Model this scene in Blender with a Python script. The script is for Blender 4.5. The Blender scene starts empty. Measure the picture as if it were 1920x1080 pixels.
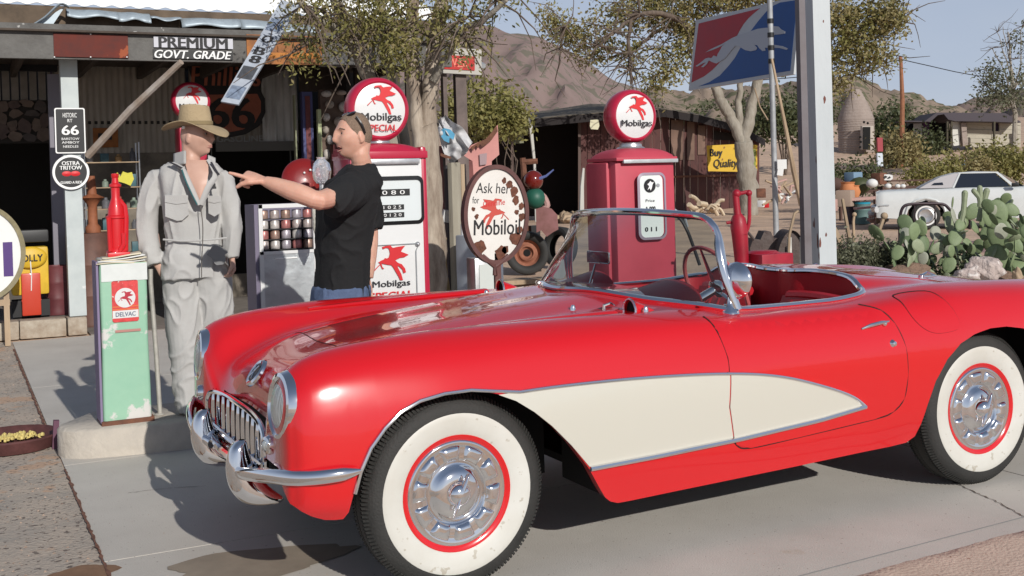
import bpy, bmesh, math, random
import numpy as np
from mathutils import Vector, Matrix, Euler
from mathutils.geometry import delaunay_2d_cdt
from mathutils import noise
from math import sin, cos, pi, radians, atan2, sqrt, hypot
random.seed(7)
SC = bpy.context.scene
COL = SC.collection
# ------------------------------------------------------------------ camera
CX, CY, CZ, YAW, ROLL, FPX, PITCH = -1.5651, -3.6585, 1.4365, .4593, .0298, 2121.7, .0088
CAMP = Vector((CX, CY, CZ))
cF = Vector((sin(YAW)*cos(PITCH), cos(YAW)*cos(PITCH), -sin(PITCH)))
cR = Vector((cos(YAW), -sin(YAW), 0))
cD = cF.cross(cR)
if cD.z > 0: cD = -cD
imR = cR*cos(ROLL)+cD*sin(ROLL)
imD = -cR*sin(ROLL)+cD*cos(ROLL)
cam = bpy.data.cameras.new('camera'); camo = bpy.data.objects.new('camera', cam); COL.objects.link(camo)
cam.sensor_width = 36; cam.lens = FPX/1920*36; cam.shift_y = -.09375
cam.clip_start = .05; cam.clip_end = 3000
m = Matrix.Identity(4)
for i in range(3):
    m[i][0] = imR[i]; m[i][1] = -imD[i]; m[i][2] = -cF[i]; m[i][3] = CAMP[i]
camo.matrix_world = m
SC.camera = camo
def ray(px, py):
    return cF + imR*((px-960)/FPX) + imD*((py-360)/FPX)
def at(px, py, d): return CAMP + ray(px, py)*d
def on(px, py, ax, v):
    r = ray(px, py); return CAMP + r*((v-CAMP[ax])/r[ax])
def gr(px, py, z=0): return on(px, py, 2, z)
# ------------------------------------------------------------------ light
SUNDIR = Vector((-.03, 1, -.475)).normalized()     # direction the light travels
world = bpy.data.worlds.new('World'); SC.world = world; world.use_nodes = True
nt = world.node_tree; nt.nodes.clear()
sky = nt.nodes.new('ShaderNodeTexSky'); sky.sky_type = 'NISHITA'; sky.sun_disc = False
sky.sun_elevation = math.asin(-SUNDIR.z)
sky.sun_rotation = atan2(-SUNDIR.x, -SUNDIR.y)
sky.altitude = 1000; sky.air_density = .9; sky.dust_density = .6; sky.ozone_density = 1.0
bg = nt.nodes.new('ShaderNodeBackground'); bg.inputs[1].default_value = .070
wo = nt.nodes.new('ShaderNodeOutputWorld')
tcw = nt.nodes.new('ShaderNodeTexCoord'); sp = nt.nodes.new('ShaderNodeSeparateXYZ'); nt.links.new(tcw.outputs['Generated'], sp.inputs[0])
mr = nt.nodes.new('ShaderNodeMapRange'); mr.interpolation_type = 'SMOOTHSTEP'; mr.inputs[1].default_value = -.1; mr.inputs[2].default_value = .75; mr.inputs[3].default_value = .88; mr.inputs[4].default_value = .12
nt.links.new(sp.outputs[2], mr.inputs[0])
wn = nt.nodes.new('ShaderNodeTexNoise'); wn.inputs['Scale'].default_value = 2.2; wn.inputs['Detail'].default_value = 5; wmp = nt.nodes.new('ShaderNodeMapping'); wmp.inputs['Scale'].default_value = (1, 1, 4)
nt.links.new(tcw.outputs['Generated'], wmp.inputs[0]); nt.links.new(wmp.outputs[0], wn.inputs['Vector'])
wr = nt.nodes.new('ShaderNodeValToRGB'); wr.color_ramp.elements[0].color = (6.3, 7.1, 8.9, 1); wr.color_ramp.elements[1].color = (7.4, 7.9, 9.2, 1); wr.color_ramp.elements[0].position = .35; wr.color_ramp.elements[1].position = .7
nt.links.new(wn.outputs[0], wr.inputs[0])
wm = nt.nodes.new('ShaderNodeMix'); wm.data_type = 'RGBA'; nt.links.new(mr.outputs[0], wm.inputs[0]); nt.links.new(sky.outputs[0], wm.inputs[6]); nt.links.new(wr.outputs[0], wm.inputs[7])
nt.links.new(wm.outputs[2], bg.inputs[0]); nt.links.new(bg.outputs[0], wo.inputs[0])
sl = bpy.data.lights.new('sun', 'SUN'); sl.energy = 3.75; sl.angle = radians(.55); sl.color = (1, .96, .90)
so = bpy.data.objects.new('sun', sl); COL.objects.link(so)
so.rotation_euler = SUNDIR.to_track_quat('-Z', 'Y').to_euler(); so.location = (0, 0, 20)
SC.view_settings.view_transform = 'Standard'; SC.view_settings.look = 'None'
SC.view_settings.exposure = 0.10; SC.view_settings.gamma = 1; SC.view_settings.use_curve_mapping = False
# ------------------------------------------------------------------ materials
MATS = {}
def mat(name, col=(.5,.5,.5), rough=.5, metal=0, coat=0, var=0, vscale=6, col2=None, bump=0, bscale=40, spec=None, trans=0, ior=1.45, alpha=1, emis=None, wear=None, stretch=None, speck=None):
    if name in MATS: return MATS[name]
    m = bpy.data.materials.new(name); m.use_nodes = True; N = m.node_tree.nodes; L = m.node_tree.links
    b = N['Principled BSDF']; b.inputs['Roughness'].default_value = rough; b.inputs['Metallic'].default_value = metal
    b.inputs['Coat Weight'].default_value = coat; b.inputs['Coat Roughness'].default_value = .03
    if spec is not None: b.inputs['Specular IOR Level'].default_value = spec
    b.inputs['Transmission Weight'].default_value = trans; b.inputs['IOR'].default_value = ior; b.inputs['Alpha'].default_value = alpha
    c4 = (*col, 1); b.inputs['Base Color'].default_value = c4
    if emis: b.inputs['Emission Color'].default_value = (*col, 1); b.inputs['Emission Strength'].default_value = emis
    tc = N.new('ShaderNodeTexCoord'); src = tc.outputs['Object']
    if stretch:
        mp = N.new('ShaderNodeMapping'); mp.inputs['Scale'].default_value = stretch; L.new(src, mp.inputs[0]); src = mp.outputs[0]
    if var or col2:
        n = N.new('ShaderNodeTexNoise'); n.inputs['Scale'].default_value = vscale; n.inputs['Detail'].default_value = 8; n.inputs['Roughness'].default_value = .65
        L.new(src, n.inputs['Vector'])
        r = N.new('ShaderNodeValToRGB'); r.color_ramp.elements[0].position = .33; r.color_ramp.elements[1].position = .68
        a = col2 if col2 else tuple(c*(1-var) for c in col); z = col if col2 else tuple(min(1, c*(1+var)) for c in col)
        r.color_ramp.elements[0].color = (*a, 1); r.color_ramp.elements[1].color = (*z, 1)
        L.new(n.outputs[0], r.inputs[0]); out = r.outputs[0]
        if wear:                              # sharp-edged worn patches of another colour
            n2 = N.new('ShaderNodeTexNoise'); n2.inputs['Scale'].default_value = wear[1]; n2.inputs['Detail'].default_value = 10; n2.inputs['Roughness'].default_value = .6
            L.new(src, n2.inputs['Vector'])
            r2 = N.new('ShaderNodeValToRGB'); r2.color_ramp.elements[0].position = wear[2]; r2.color_ramp.elements[1].position = wear[2]+.025
            L.new(n2.outputs[0], r2.inputs[0]); mx = N.new('ShaderNodeMix'); mx.data_type = 'RGBA'
            L.new(r2.outputs[0], mx.inputs[0]); L.new(out, mx.inputs[6]); mx.inputs[7].default_value = (*wear[0], 1); out = mx.outputs[2]
        if speck:
            n4 = N.new('ShaderNodeTexNoise'); n4.inputs['Scale'].default_value = speck[1]; n4.inputs['Detail'].default_value = 3; L.new(src, n4.inputs['Vector'])
            r4 = N.new('ShaderNodeValToRGB'); r4.color_ramp.elements[0].position = speck[2]; r4.color_ramp.elements[1].position = speck[2]+.04
            L.new(n4.outputs[0], r4.inputs[0]); mx = N.new('ShaderNodeMix'); mx.data_type = 'RGBA'; L.new(r4.outputs[0], mx.inputs[0]); L.new(out, mx.inputs[6]); mx.inputs[7].default_value = (*speck[0], 1); out = mx.outputs[2]
        L.new(out, b.inputs['Base Color'])
        rm = N.new('ShaderNodeMapRange'); rm.inputs[3].default_value = max(.02, rough-.12*(rough > .15)); rm.inputs[4].default_value = min(1, rough+.12*(rough > .15))
        L.new(n.outputs[0], rm.inputs[0]); L.new(rm.outputs[0], b.inputs['Roughness'])
    if bump:
        n3 = N.new('ShaderNodeTexNoise'); n3.inputs['Scale'].default_value = bscale; n3.inputs['Detail'].default_value = 6
        L.new(src, n3.inputs['Vector']); bp = N.new('ShaderNodeBump'); bp.inputs['Strength'].default_value = min(1, bump); bp.inputs['Distance'].default_value = .01 if bscale > 15 else .05
        L.new(n3.outputs[0], bp.inputs['Height']); L.new(bp.outputs[0], b.inputs['Normal'])
    MATS[name] = m; return m
# ------------------------------------------------------------------ mesh builder
class MB:
    def __init__(s): s.v = []; s.f = []
    def add(s, vs, fs):
        o = len(s.v); s.v += [tuple(v) for v in vs]; s.f += [tuple(i+o for i in f) for f in fs]; return s
    def box(s, c, d, R=None, bev=0):
        c = Vector(c); hx, hy, hz = d[0]/2, d[1]/2, d[2]/2
        R = R if R is not None else Matrix.Identity(3)
        if isinstance(R, (tuple, list)): R = Euler(R).to_matrix()
        if bev <= 0:
            P = [(x, y, z) for x in (-hx, hx) for y in (-hy, hy) for z in (-hz, hz)]
            F = [(0,1,3,2), (4,6,7,5), (0,4,5,1), (2,3,7,6), (0,2,6,4), (1,5,7,3)]
        else:
            bm = bmesh.new(); bmesh.ops.create_cube(bm, size=1)
            for v in bm.verts: v.co = Vector((v.co.x*2*hx, v.co.y*2*hy, v.co.z*2*hz))
            bmesh.ops.bevel(bm, geom=bm.edges[:], offset=bev, segments=2, affect='EDGES', profile=.6)
            bm.verts.index_update(); P = [tuple(v.co) for v in bm.verts]; F = [tuple(v.index for v in f.verts) for f in bm.faces]; bm.free()
        return s.add([c + R@Vector(p) for p in P], F)
    def tube(s, pts, r, n=8, caps=True, flat=None, closed=False):
        pts = [Vector(p) for p in pts]; k = len(pts); rs = r if isinstance(r, (list, tuple)) else [r]*k
        vs = []; fs = []; up = None
        for i, p in enumerate(pts):
            if closed: t = (pts[(i+1) % k]-pts[i-1]).normalized()
            else: t = (pts[min(i+1, k-1)]-pts[max(i-1, 0)]).normalized()
            if up is None:
                up = Vector((0,0,1)) if abs(t.z) < .9 else Vector((1,0,0))
            a = t.cross(up)
            if a.length < 1e-5: a = t.cross(Vector((0,1,0)))
            a.normalize(); b = a.cross(t).normalized(); up = b
            fa, fb = (flat if flat else (1, 1))
            for j in range(n):
                q = 2*pi*j/n; vs.append(p + a*(cos(q)*rs[i]*fa) + b*(sin(q)*rs[i]*fb))
        m = k if closed else k-1
        for i in range(m):
            for j in range(n):
                i2 = (i+1) % k; fs.append((i*n+j, i*n+(j+1) % n, i2*n+(j+1) % n, i2*n+j))
        if caps and not closed: fs.append(tuple(range(n))[::-1]); fs.append(tuple((k-1)*n+j for j in range(n)))
        return s.add(vs, fs)
    def cyl(s, p0, p1, r0, r1=None, n=16, caps=True): return s.tube([p0, p1], [r0, r0 if r1 is None else r1], n, caps)
    def lathe(s, prof, c=(0,0,0), ax=(0,0,1), n=32, sx=1, sy=1, a0=0, a1=2*pi, e1=None):
        ax = Vector(ax).normalized(); c = Vector(c)
        if e1 is None: e1 = Vector((1,0,0)) if abs(ax.x) < .9 else Vector((0,0,1))
        e1 = Vector(e1); e1 = (e1-ax*e1.dot(ax)).normalized(); e2 = ax.cross(e1); full = abs(a1-a0-2*pi) < 1e-6
        k = len(prof); m = n if full else n+1; vs = []; fs = []
        for i in range(m):
            q = a0+(a1-a0)*i/n
            for (r, h) in prof: vs.append(c + e1*(cos(q)*r*sx) + e2*(sin(q)*r*sy) + ax*h)
        for i in range(n):
            i2 = (i+1) % m
            for j in range(k-1): fs.append((i*k+j, i2*k+j, i2*k+j+1, i*k+j+1))
        return s.add(vs, fs)
    def ball(s, c, r, n=12, R=None):
        c = Vector(c); r = (r, r, r) if not isinstance(r, (tuple, list)) else r; vs = []; fs = []; h = n//2+1
        R = R if R is not None else Matrix.Identity(3)
        for i in range(h+1):
            a = pi*i/h
            for j in range(n): vs.append(c+R@Vector((r[0]*sin(a)*cos(2*pi*j/n), r[1]*sin(a)*sin(2*pi*j/n), r[2]*cos(a))))
        for i in range(h):
            for j in range(n): fs.append((i*n+j, (i+1)*n+j, (i+1)*n+(j+1) % n, i*n+(j+1) % n))
        return s.add(vs, fs)
    def poly(s, pts2, org, ux, uy, th=.004, step=None):      # filled 2-D outline, extruded towards its normal ux x uy
        org, ux, uy = Vector(org), Vector(ux), Vector(uy); nn = ux.cross(uy).normalized()
        k = len(pts2); vs, _, fs, *_ = delaunay_2d_cdt([Vector(p) for p in pts2], [(i, (i+1) % k) for i in range(k)], [], 1, 1e-6)
        P = [org+ux*v.x+uy*v.y for v in vs]; o = len(P)
        s.add([p+nn*th for p in P]+[org+ux*p[0]+uy*p[1]+nn*th for p in pts2]+[org+ux*p[0]+uy*p[1] for p in pts2],
              [tuple(f) for f in fs]+[(o+i, o+k+i, o+k+(i+1) % k, o+(i+1) % k) for i in range(k)])
        return s
    def grid(s, fn, nu, nv, cu=False):
        vs = [fn(i/nu, j/nv) for i in range(nu+(0 if cu else 1)) for j in range(nv+1)]; fs = []
        for i in range(nu):
            i2 = (i+1) % nu if cu else i+1
            for j in range(nv): fs.append((i*(nv+1)+j, i2*(nv+1)+j, i2*(nv+1)+j+1, i*(nv+1)+j+1))
        return s.add(vs, fs)
    def build(s, name, m=None, parent=None, smooth=40, world=True, fixn=True, weld=False):
        me = bpy.data.meshes.new(name); off = Vector((0,0,0))
        if parent is not None and world: off = worg(parent)
        me.from_pydata([Vector(v)-off for v in s.v] if off.length > 0 else s.v, [], s.f); me.validate()
        if fixn or weld:
            bm = bmesh.new(); bm.from_mesh(me)
            if weld: bmesh.ops.remove_doubles(bm, verts=bm.verts, dist=1e-5)
            if fixn: bmesh.ops.recalc_face_normals(bm, faces=bm.faces)
            bm.to_mesh(me); bm.free()
        if smooth:
            me.shade_smooth(); me.set_sharp_from_angle(angle=radians(smooth))
        if m: me.materials.append(m)
        o = bpy.data.objects.new(name, me); COL.objects.link(o)
        if parent is not None: o.parent = parent
        return o
def worg(o):
    v = Vector((0,0,0))
    while o is not None: v = v + o.location; o = o.parent
    return v
def tag(o, label=None, cat=None, group=None, kind=None):
    if label: o['label'] = label
    if cat: o['category'] = cat
    if group: o['group'] = group
    if kind: o['kind'] = kind
    return o
def thing(name, label, cat, loc=(0,0,0), group=None, rz=0):
    o = bpy.data.objects.new(name, None); COL.objects.link(o); o.location = loc; o.rotation_euler = (0,0,rz); o.empty_display_size = .1
    return tag(o, label, cat, group)
def copy_tree(o, parent=None):
    c = o.copy(); COL.objects.link(c); c.parent = parent
    for ch in [x for x in bpy.data.objects if x.parent == o]: copy_tree(ch, c)
    return c
def skinned(name, verts, edges, radii, m, parent, sub=2, root=0, world=True):
    """one continuous surface grown over a skeleton"""
    off = worg(parent) if (parent is not None and world) else Vector((0,0,0))
    me = bpy.data.meshes.new(name); me.from_pydata([Vector(v)-off for v in verts], edges, [])
    o = bpy.data.objects.new(name, me); COL.objects.link(o)
    md = o.modifiers.new('s', 'SKIN'); md.use_smooth_shade = True
    for i, r in enumerate(radii):
        sv = me.skin_vertices[0].data[i]; sv.radius = (r, r) if not isinstance(r, (tuple, list)) else r
        sv.use_root = (i == root)
    ss = o.modifiers.new('u', 'SUBSURF'); ss.levels = sub; ss.render_levels = sub
    dg = bpy.context.evaluated_depsgraph_get(); dg.update()
    m2 = bpy.data.meshes.new_from_object(o.evaluated_get(dg)); m2.name = name
    o.modifiers.clear(); o.data = m2; bpy.data.meshes.remove(me)
    m2.shade_smooth(); m2.materials.clear(); m2.materials.append(m)
    if parent is not None: o.parent = parent
    return o
def text(s, size, org, ux, uy, m, parent, name='lettering', ext=.0015, shear=0, fit=None, bold=0, sx=1):
    cu = bpy.data.curves.new(name, 'FONT'); cu.body = s; cu.size = 1; cu.extrude = 0; cu.shear = shear; cu.offset = 0
    cu.align_x = 'CENTER'; cu.align_y = 'CENTER'; cu.resolution_u = 3
    t = bpy.data.objects.new(name, cu); COL.objects.link(t)
    dg = bpy.context.evaluated_depsgraph_get(); dg.update(); me = bpy.data.meshes.new_from_object(t.evaluated_get(dg))
    bpy.data.objects.remove(t); bpy.data.curves.remove(cu)
    xs = [v.co.x for v in me.vertices]; ys = [v.co.y for v in me.vertices]
    if fit: kx = fit[0]/(max(xs)-min(xs)); ky = fit[1]/(max(ys)-min(ys))
    else: kx = size*sx; ky = size
    mx, my = (max(xs)+min(xs))/2, (max(ys)+min(ys))/2
    ux, uy, org = Vector(ux).normalized(), Vector(uy).normalized(), Vector(org); nn = ux.cross(uy)
    off = worg(parent) if parent else Vector((0,0,0))
    for v in me.vertices: v.co = org + ux*((v.co.x-mx)*kx) + uy*((v.co.y-my)*ky) + nn*ext - off
    if bold:                                     # heavier strokes: the same letters set again a hair to each side
        bm = bmesh.new(); bm.from_mesh(me); src = list(bm.faces); bmesh.ops.triangulate(bm, faces=src); g0 = bm.verts[:]+bm.edges[:]+bm.faces[:]
        for s_, z_ in ((-1, .0004), (1, .0008)):
            r = bmesh.ops.duplicate(bm, geom=g0); bmesh.ops.translate(bm, verts=[e for e in r['geom'] if isinstance(e, bmesh.types.BMVert)], vec=ux*s_*bold*kx*.8+nn*z_)
        bm.to_mesh(me); bm.free()
    me.name = name; me.materials.clear(); me.materials.append(m)
    o = bpy.data.objects.new(name, me); COL.objects.link(o)
    if parent is not None: o.parent = parent
    return o
def spline(pts, n, closed=False):
    pts = [Vector(p) for p in pts]; k = len(pts); out = []
    m = k if closed else k-1
    for i in range(m):
        if closed: a, b, c, d = pts[i-1], pts[i], pts[(i+1) % k], pts[(i+2) % k]
        else: a, b, c, d = pts[max(i-1,0)], pts[i], pts[i+1], pts[min(i+2, k-1)]
        for j in range(n):
            t = j/n; out.append(.5*((2*b)+(c-a)*t+(2*a-5*b+4*c-d)*t*t+(3*b-3*c+d-a)*t**3))
    if not closed: out.append(pts[-1])
    return out
X_, Y_, Z_ = Vector((1,0,0)), Vector((0,1,0)), Vector((0,0,1))
# flying-horse emblem, drawn in a unit square; faces left
PEG = [(-.46,-.20),(-.36,-.11),(-.27,-.03),(-.33,.00),(-.24,.05),(-.17,.07),(-.14,.11),(-.09,.09),(-.03,.12),(.00,.22),(-.01,.30),(-.04,.36),(-.10,.37),(-.19,.34),(-.21,.40),(-.10,.42),(.02,.43),(.06,.38),(.09,.36),(.20,.38),(.43,.40),(.34,.30),(.31,.25),(.52,.16),(.40,.10),(.28,.09),(.20,.06),(.14,.03),(.22,-.04),(.32,-.08),(.41,-.20),(.43,-.30),(.36,-.32),(.33,-.22),(.24,-.13),(.19,-.12),(.24,-.22),(.30,-.34),(.34,-.50),(.26,-.50),(.22,-.40),(.14,-.26),(.08,-.15),(.03,-.09),(-.08,-.07),(-.20,-.04),(-.24,-.02),(-.22,-.12),(-.17,-.17),(-.22,-.18),(-.26,-.10),(-.27,-.06),(-.34,-.12),(-.44,-.22)]
def pegasus(org, ux, uy, size, m, parent, name='flying_horse', th=.002):
    b = MB(); b.poly([(p[0]*size, p[1]*size) for p in PEG], org, Vector(ux).normalized(), Vector(uy).normalized(), th)
    return b.build(name, m, parent, smooth=0, fixn=False)
# ================================================================== the red roadster
RED = mat('red_paint', (.56,.007,.011), .20, 0, 1.0, bump=.0)
CREAM = mat('cream_paint', (.52,.505,.44), .35, 0, .8)
CHROME = mat('chrome', (.83,.83,.84), .07, 1)
DARK = mat('black_cavity', (.006,.006,.006), .9)
SEAM = mat('seam_shadow_gap', (.02,.002,.002), .8)
RUBBER = mat('tyre_rubber', (.032,.031,.029), .7, col2=(.020,.020,.019), vscale=7, bump=.3, bscale=120)
WHITEW = mat('whitewall', (.58,.575,.535), .5, col2=(.52,.505,.455), vscale=5, speck=((.40,.37,.31), 26, .66))
REDIN = mat('red_vinyl', (.42,.012,.02), .42, 0, .15, bump=.15, bscale=160)
GLASS = mat('windshield_glass', (.93,.97,.95), .0, 0, 0, trans=1, ior=1.02)
gb = GLASS.node_tree; 
for n in list(gb.nodes):
    if n.type == 'BSDF_PRINCIPLED': gb.nodes.remove(n)
_t = gb.nodes.new('ShaderNodeBsdfTransparent'); _t.inputs[0].default_value = (.66,.71,.69,1)
_g = gb.nodes.new('ShaderNodeBsdfGlossy'); _g.inputs['Roughness'].default_value = .02
_fr = gb.nodes.new('ShaderNodeFresnel'); _fr.inputs[0].default_value = 1.5
_mx = gb.nodes.new('ShaderNodeMixShader'); _o = [n for n in gb.nodes if n.type == 'OUTPUT_MATERIAL'][0]
gb.links.new(_fr.outputs[0], _mx.inputs[0]); gb.links.new(_t.outputs[0], _mx.inputs[1]); gb.links.new(_g.outputs[0], _mx.inputs[2]); gb.links.new(_mx.outputs[0], _o.inputs[0])
LENS = mat('headlamp_lens', (.58,.61,.60), .14, .6, .6, bump=.5, bscale=9, stretch=(.5,14,.5))
YC = .81
car = thing('red_roadster', 'glossy red open roadster with cream side coves, chrome grille teeth and whitewall tyres', 'car', (1.3, YC, 0))
# keys:            0          1(.25)     2(.45)     3(.58)     4(.70)      5(.81)      6 side      7 side      8 low       9 bottom
STN = {
 -.590: [(0,.57),(.25,.57),(.43,.585),(.55,.71),(.68,.795),(.775,.745),(.800,.66),(.810,.55),(.800,.40),(.76,.335)],
 -.565: [(0,.605),(.25,.60),(.43,.63),(.555,.755),(.69,.825),(.785,.775),(.825,.68),(.838,.55),(.830,.40),(.79,.332)],
 -.520: [(0,.690),(.25,.685),(.44,.685),(.56,.80),(.69,.853),(.795,.80),(.838,.69),(.853,.55),(.848,.40),(.81,.330)],
 -.440: [(0,.750),(.25,.745),(.445,.735),(.565,.835),(.69,.876),(.80,.82),(.848,.70),(.866,.55),(.862,.40),(.83,.330)],
 -.250: [(0,.815),(.25,.822),(.45,.800),(.57,.863),(.69,.898),(.803,.838),(.860,.71),(.880,.56),(.876,.40),(.85,.310)],
 0.000: [(0,.855),(.25,.862),(.455,.835),(.575,.882),(.69,.910),(.805,.848),(.868,.72),(.888,.58),(.884,.40),(.86,.240)],
 0.350: [(0,.895),(.25,.902),(.46,.868),(.58,.893),(.69,.910),(.805,.850),(.864,.72),(.884,.60),(.874,.40),(.845,.224)],
 0.700: [(0,.930),(.25,.935),(.465,.895),(.58,.900),(.69,.906),(.80,.850),(.858,.72),(.874,.60),(.864,.40),(.835,.222)],
 1.000: [(0,.955),(.25,.955),(.47,.920),(.58,.905),(.69,.892),(.79,.848),(.852,.72),(.868,.60),(.856,.40),(.83,.228)],
 1.400: [(0,.930),(.25,.930),(.47,.912),(.58,.896),(.68,.872),(.785,.838),(.850,.72),(.866,.60),(.852,.40),(.83,.236)],
 1.800: [(0,.930),(.25,.930),(.47,.905),(.58,.893),(.68,.872),(.785,.838),(.852,.72),(.868,.60),(.852,.40),(.83,.246)],
 2.120: [(0,.955),(.25,.965),(.47,.950),(.58,.905),(.68,.892),(.795,.850),(.862,.73),(.880,.60),(.868,.40),(.84,.256)],
 2.450: [(0,.930),(.25,.955),(.47,.930),(.58,.905),(.69,.915),(.81,.865),(.885,.74),(.905,.60),(.895,.42),(.86,.280)],
 2.800: [(0,.895),(.25,.910),(.47,.880),(.58,.890),(.69,.907),(.81,.860),(.888,.74),(.908,.60),(.898,.42),(.86,.300)],
 3.200: [(0,.850),(.25,.858),(.47,.845),(.58,.868),(.69,.885),(.80,.840),(.876,.72),(.893,.58),(.880,.42),(.84,.310)],
 3.550: [(0,.760),(.25,.765),(.47,.780),(.58,.812),(.68,.830),(.775,.780),(.840,.68),(.855,.56),(.840,.42),(.80,.320)],
 3.680: [(0,.62),(.25,.62),(.45,.65),(.56,.70),(.66,.72),(.74,.69),(.79,.62),(.80,.53),(.79,.42),(.76,.34)],
}
SX = sorted(STN); SK = np.array([STN[x] for x in SX])    # (n,10,2)
SXa = np.array(SX)
def pchip(x, xs, ys):
    h = np.diff(xs); d = np.diff(ys, axis=0)/h.reshape(-1, *([1]*(ys.ndim-1)))
    m = np.zeros_like(ys); m[0] = d[0]; m[-1] = d[-1]
    a, b = d[:-1], d[1:]; ok = a*b > 0
    m[1:-1] = np.where(ok, 2*a*b/np.where(ok, a+b, 1), 0)
    i = int(np.clip(np.searchsorted(xs, x)-1, 0, len(xs)-2)); t = (x-xs[i])/h[i]
    return ((2*t**3-3*t**2+1)*ys[i]+(t**3-2*t**2+t)*h[i]*m[i]+(-2*t**3+3*t**2)*ys[i+1]+(t**3-t**2)*h[i]*m[i+1])
_pc = {}
TT = np.linspace(0, 9, 271)
def profile(x):
    k = round(float(x), 4)
    if k in _pc: return _pc[k]
    K = pchip(k, SXa, SK); n = 10
    m = np.zeros_like(K); m[1:-1] = (K[2:]-K[:-2])/2; m[0] = (0, 0); m[0][0] = K[1][0]-K[0][0]; m[-1] = K[-1]-K[-2]
    i = np.clip(TT.astype(int), 0, n-2); t = (TT-i)[:, None]
    P = ((2*t**3-3*t**2+1)*K[i]+(t**3-2*t**2+t)*m[i]+(-2*t**3+3*t**2)*K[i+1]+(t**3-t**2)*m[i+1])
    _pc[k] = P; return P
iT5 = int(np.argmin(abs(TT-4.2)))
def side_w(x, z):
    P = profile(x)[iT5:]; return float(np.interp(-z, -P[:, 1], P[:, 0]))
def side_t(x, z):
    P = profile(x)[iT5:]; return float(np.interp(-z, -P[:, 1], TT[iT5:]))
def top_z(x, w):
    P = profile(x); j = int(np.argmax(P[:, 0])); return float(np.interp(w, P[:j+1, 0], P[:j+1, 1]))
def top_t(x, w):
    P = profile(x); j = int(np.argmax(P[:, 0])); return float(np.interp(w, P[:j+1, 0], TT[:j+1]))
def warp(x, w): return x+.055*max(0, 1-(abs(w)/.54)**2.5)*min(1, max(0, (-.50-x)/.09))
def PT(x, w, z, sd=-1): return Vector((x, YC+sd*w, z))
def S_side(x, z, sd=-1, off=0): return PT(x, side_w(x, z)+off, z, sd)
def S_top(x, w, off=0):
    z = top_z(x, abs(w)); e = .01; n = Vector((-(top_z(x+e, abs(w))-z)/e, 0, 1)); dw = -(top_z(x, abs(w)+e)-z)/e*(1 if w > 0 else -1)
    n = Vector((n.x, dw, 1)).normalized(); return Vector((x, YC+w, z))+n*off
# lower edge of the side: valance, front arch, rocker, rear arch
ZB = [(-.62,.405),(-.59,.392),(-.565,.372),(-.53,.350),(-.49,.334),(-.455,.324),(-.43,.328),(-.412,.36),(-.405,.41),(-.385,.48),(-.345,.555),(-.30,.61),(-.24,.658),(-.17,.690),(-.08,.709),(0,.714),(.07,.708),(.135,.692),(.20,.662),(.27,.615),(.34,.556),(.42,.475),(.498,.377),(.545,.300),(.578,.252),(.605,.230),(.64,.221),
 (1.0,.228),(1.5,.240),(2.0,.255),(2.09,.262),(2.135,.285),(2.16,.34),(2.185,.42),(2.225,.52),(2.29,.61),(2.37,.672),(2.46,.706),(2.56,.722),(2.66,.722),(2.76,.706),(2.86,.67),(2.94,.61),(3.00,.53),(3.04,.43),(3.06,.35),(3.08,.315),(3.3,.315),(3.7,.33)]
zbx = np.array([a for a, b in ZB]); zby = np.array([b for a, b in ZB])
def zb(x): return float(np.interp(x, zbx, zby))
XS = sorted(set([round(x, 4) for x in list(np.arange(-.59, 3.681, .035))+list(zbx[2:-1])+[-.59,-.58,-.55,-.535,3.6,3.64,3.66,3.68]]))
XS = [x for i, x in enumerate(XS) if i == 0 or x-XS[i-1] > .006]
# openings cut from the loft: cockpit and grille mouth, in (x, w)
COCK = [(1.22,0),(1.20,.35),(1.22,.52),(1.30,.63),(1.40,.665),(1.70,.668),(1.93,.664),(2.04,.645),(2.10,.58),(2.13,.45),(2.12,.25),(2.10,.12),(2.12,0)]
COCKF = COCK + [(x, -w) for x, w in COCK[::-1]]
def inpoly(x, y, P):
    c = False; n = len(P); j = n-1
    for i in range(n):
        if (P[i][1] > y) != (P[j][1] > y) and x < (P[j][0]-P[i][0])*(y-P[i][1])/(P[j][1]-P[i][1])+P[i][0]: c = not c
        j = i
    return c
def nearpoly(x, y, P):
    best = None
    for i in range(len(P)):
        a = Vector(P[i]); b = Vector(P[(i+1) % len(P)]); d = b-a; t = 0 if d.length < 1e-9 else max(0, min(1, (Vector((x, y))-a).dot(d)/d.length_squared)); q = a+d*t
        r = (Vector((x, y))-q).length
        if best is None or r < best[0]: best = (r, q)
    return best
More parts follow.
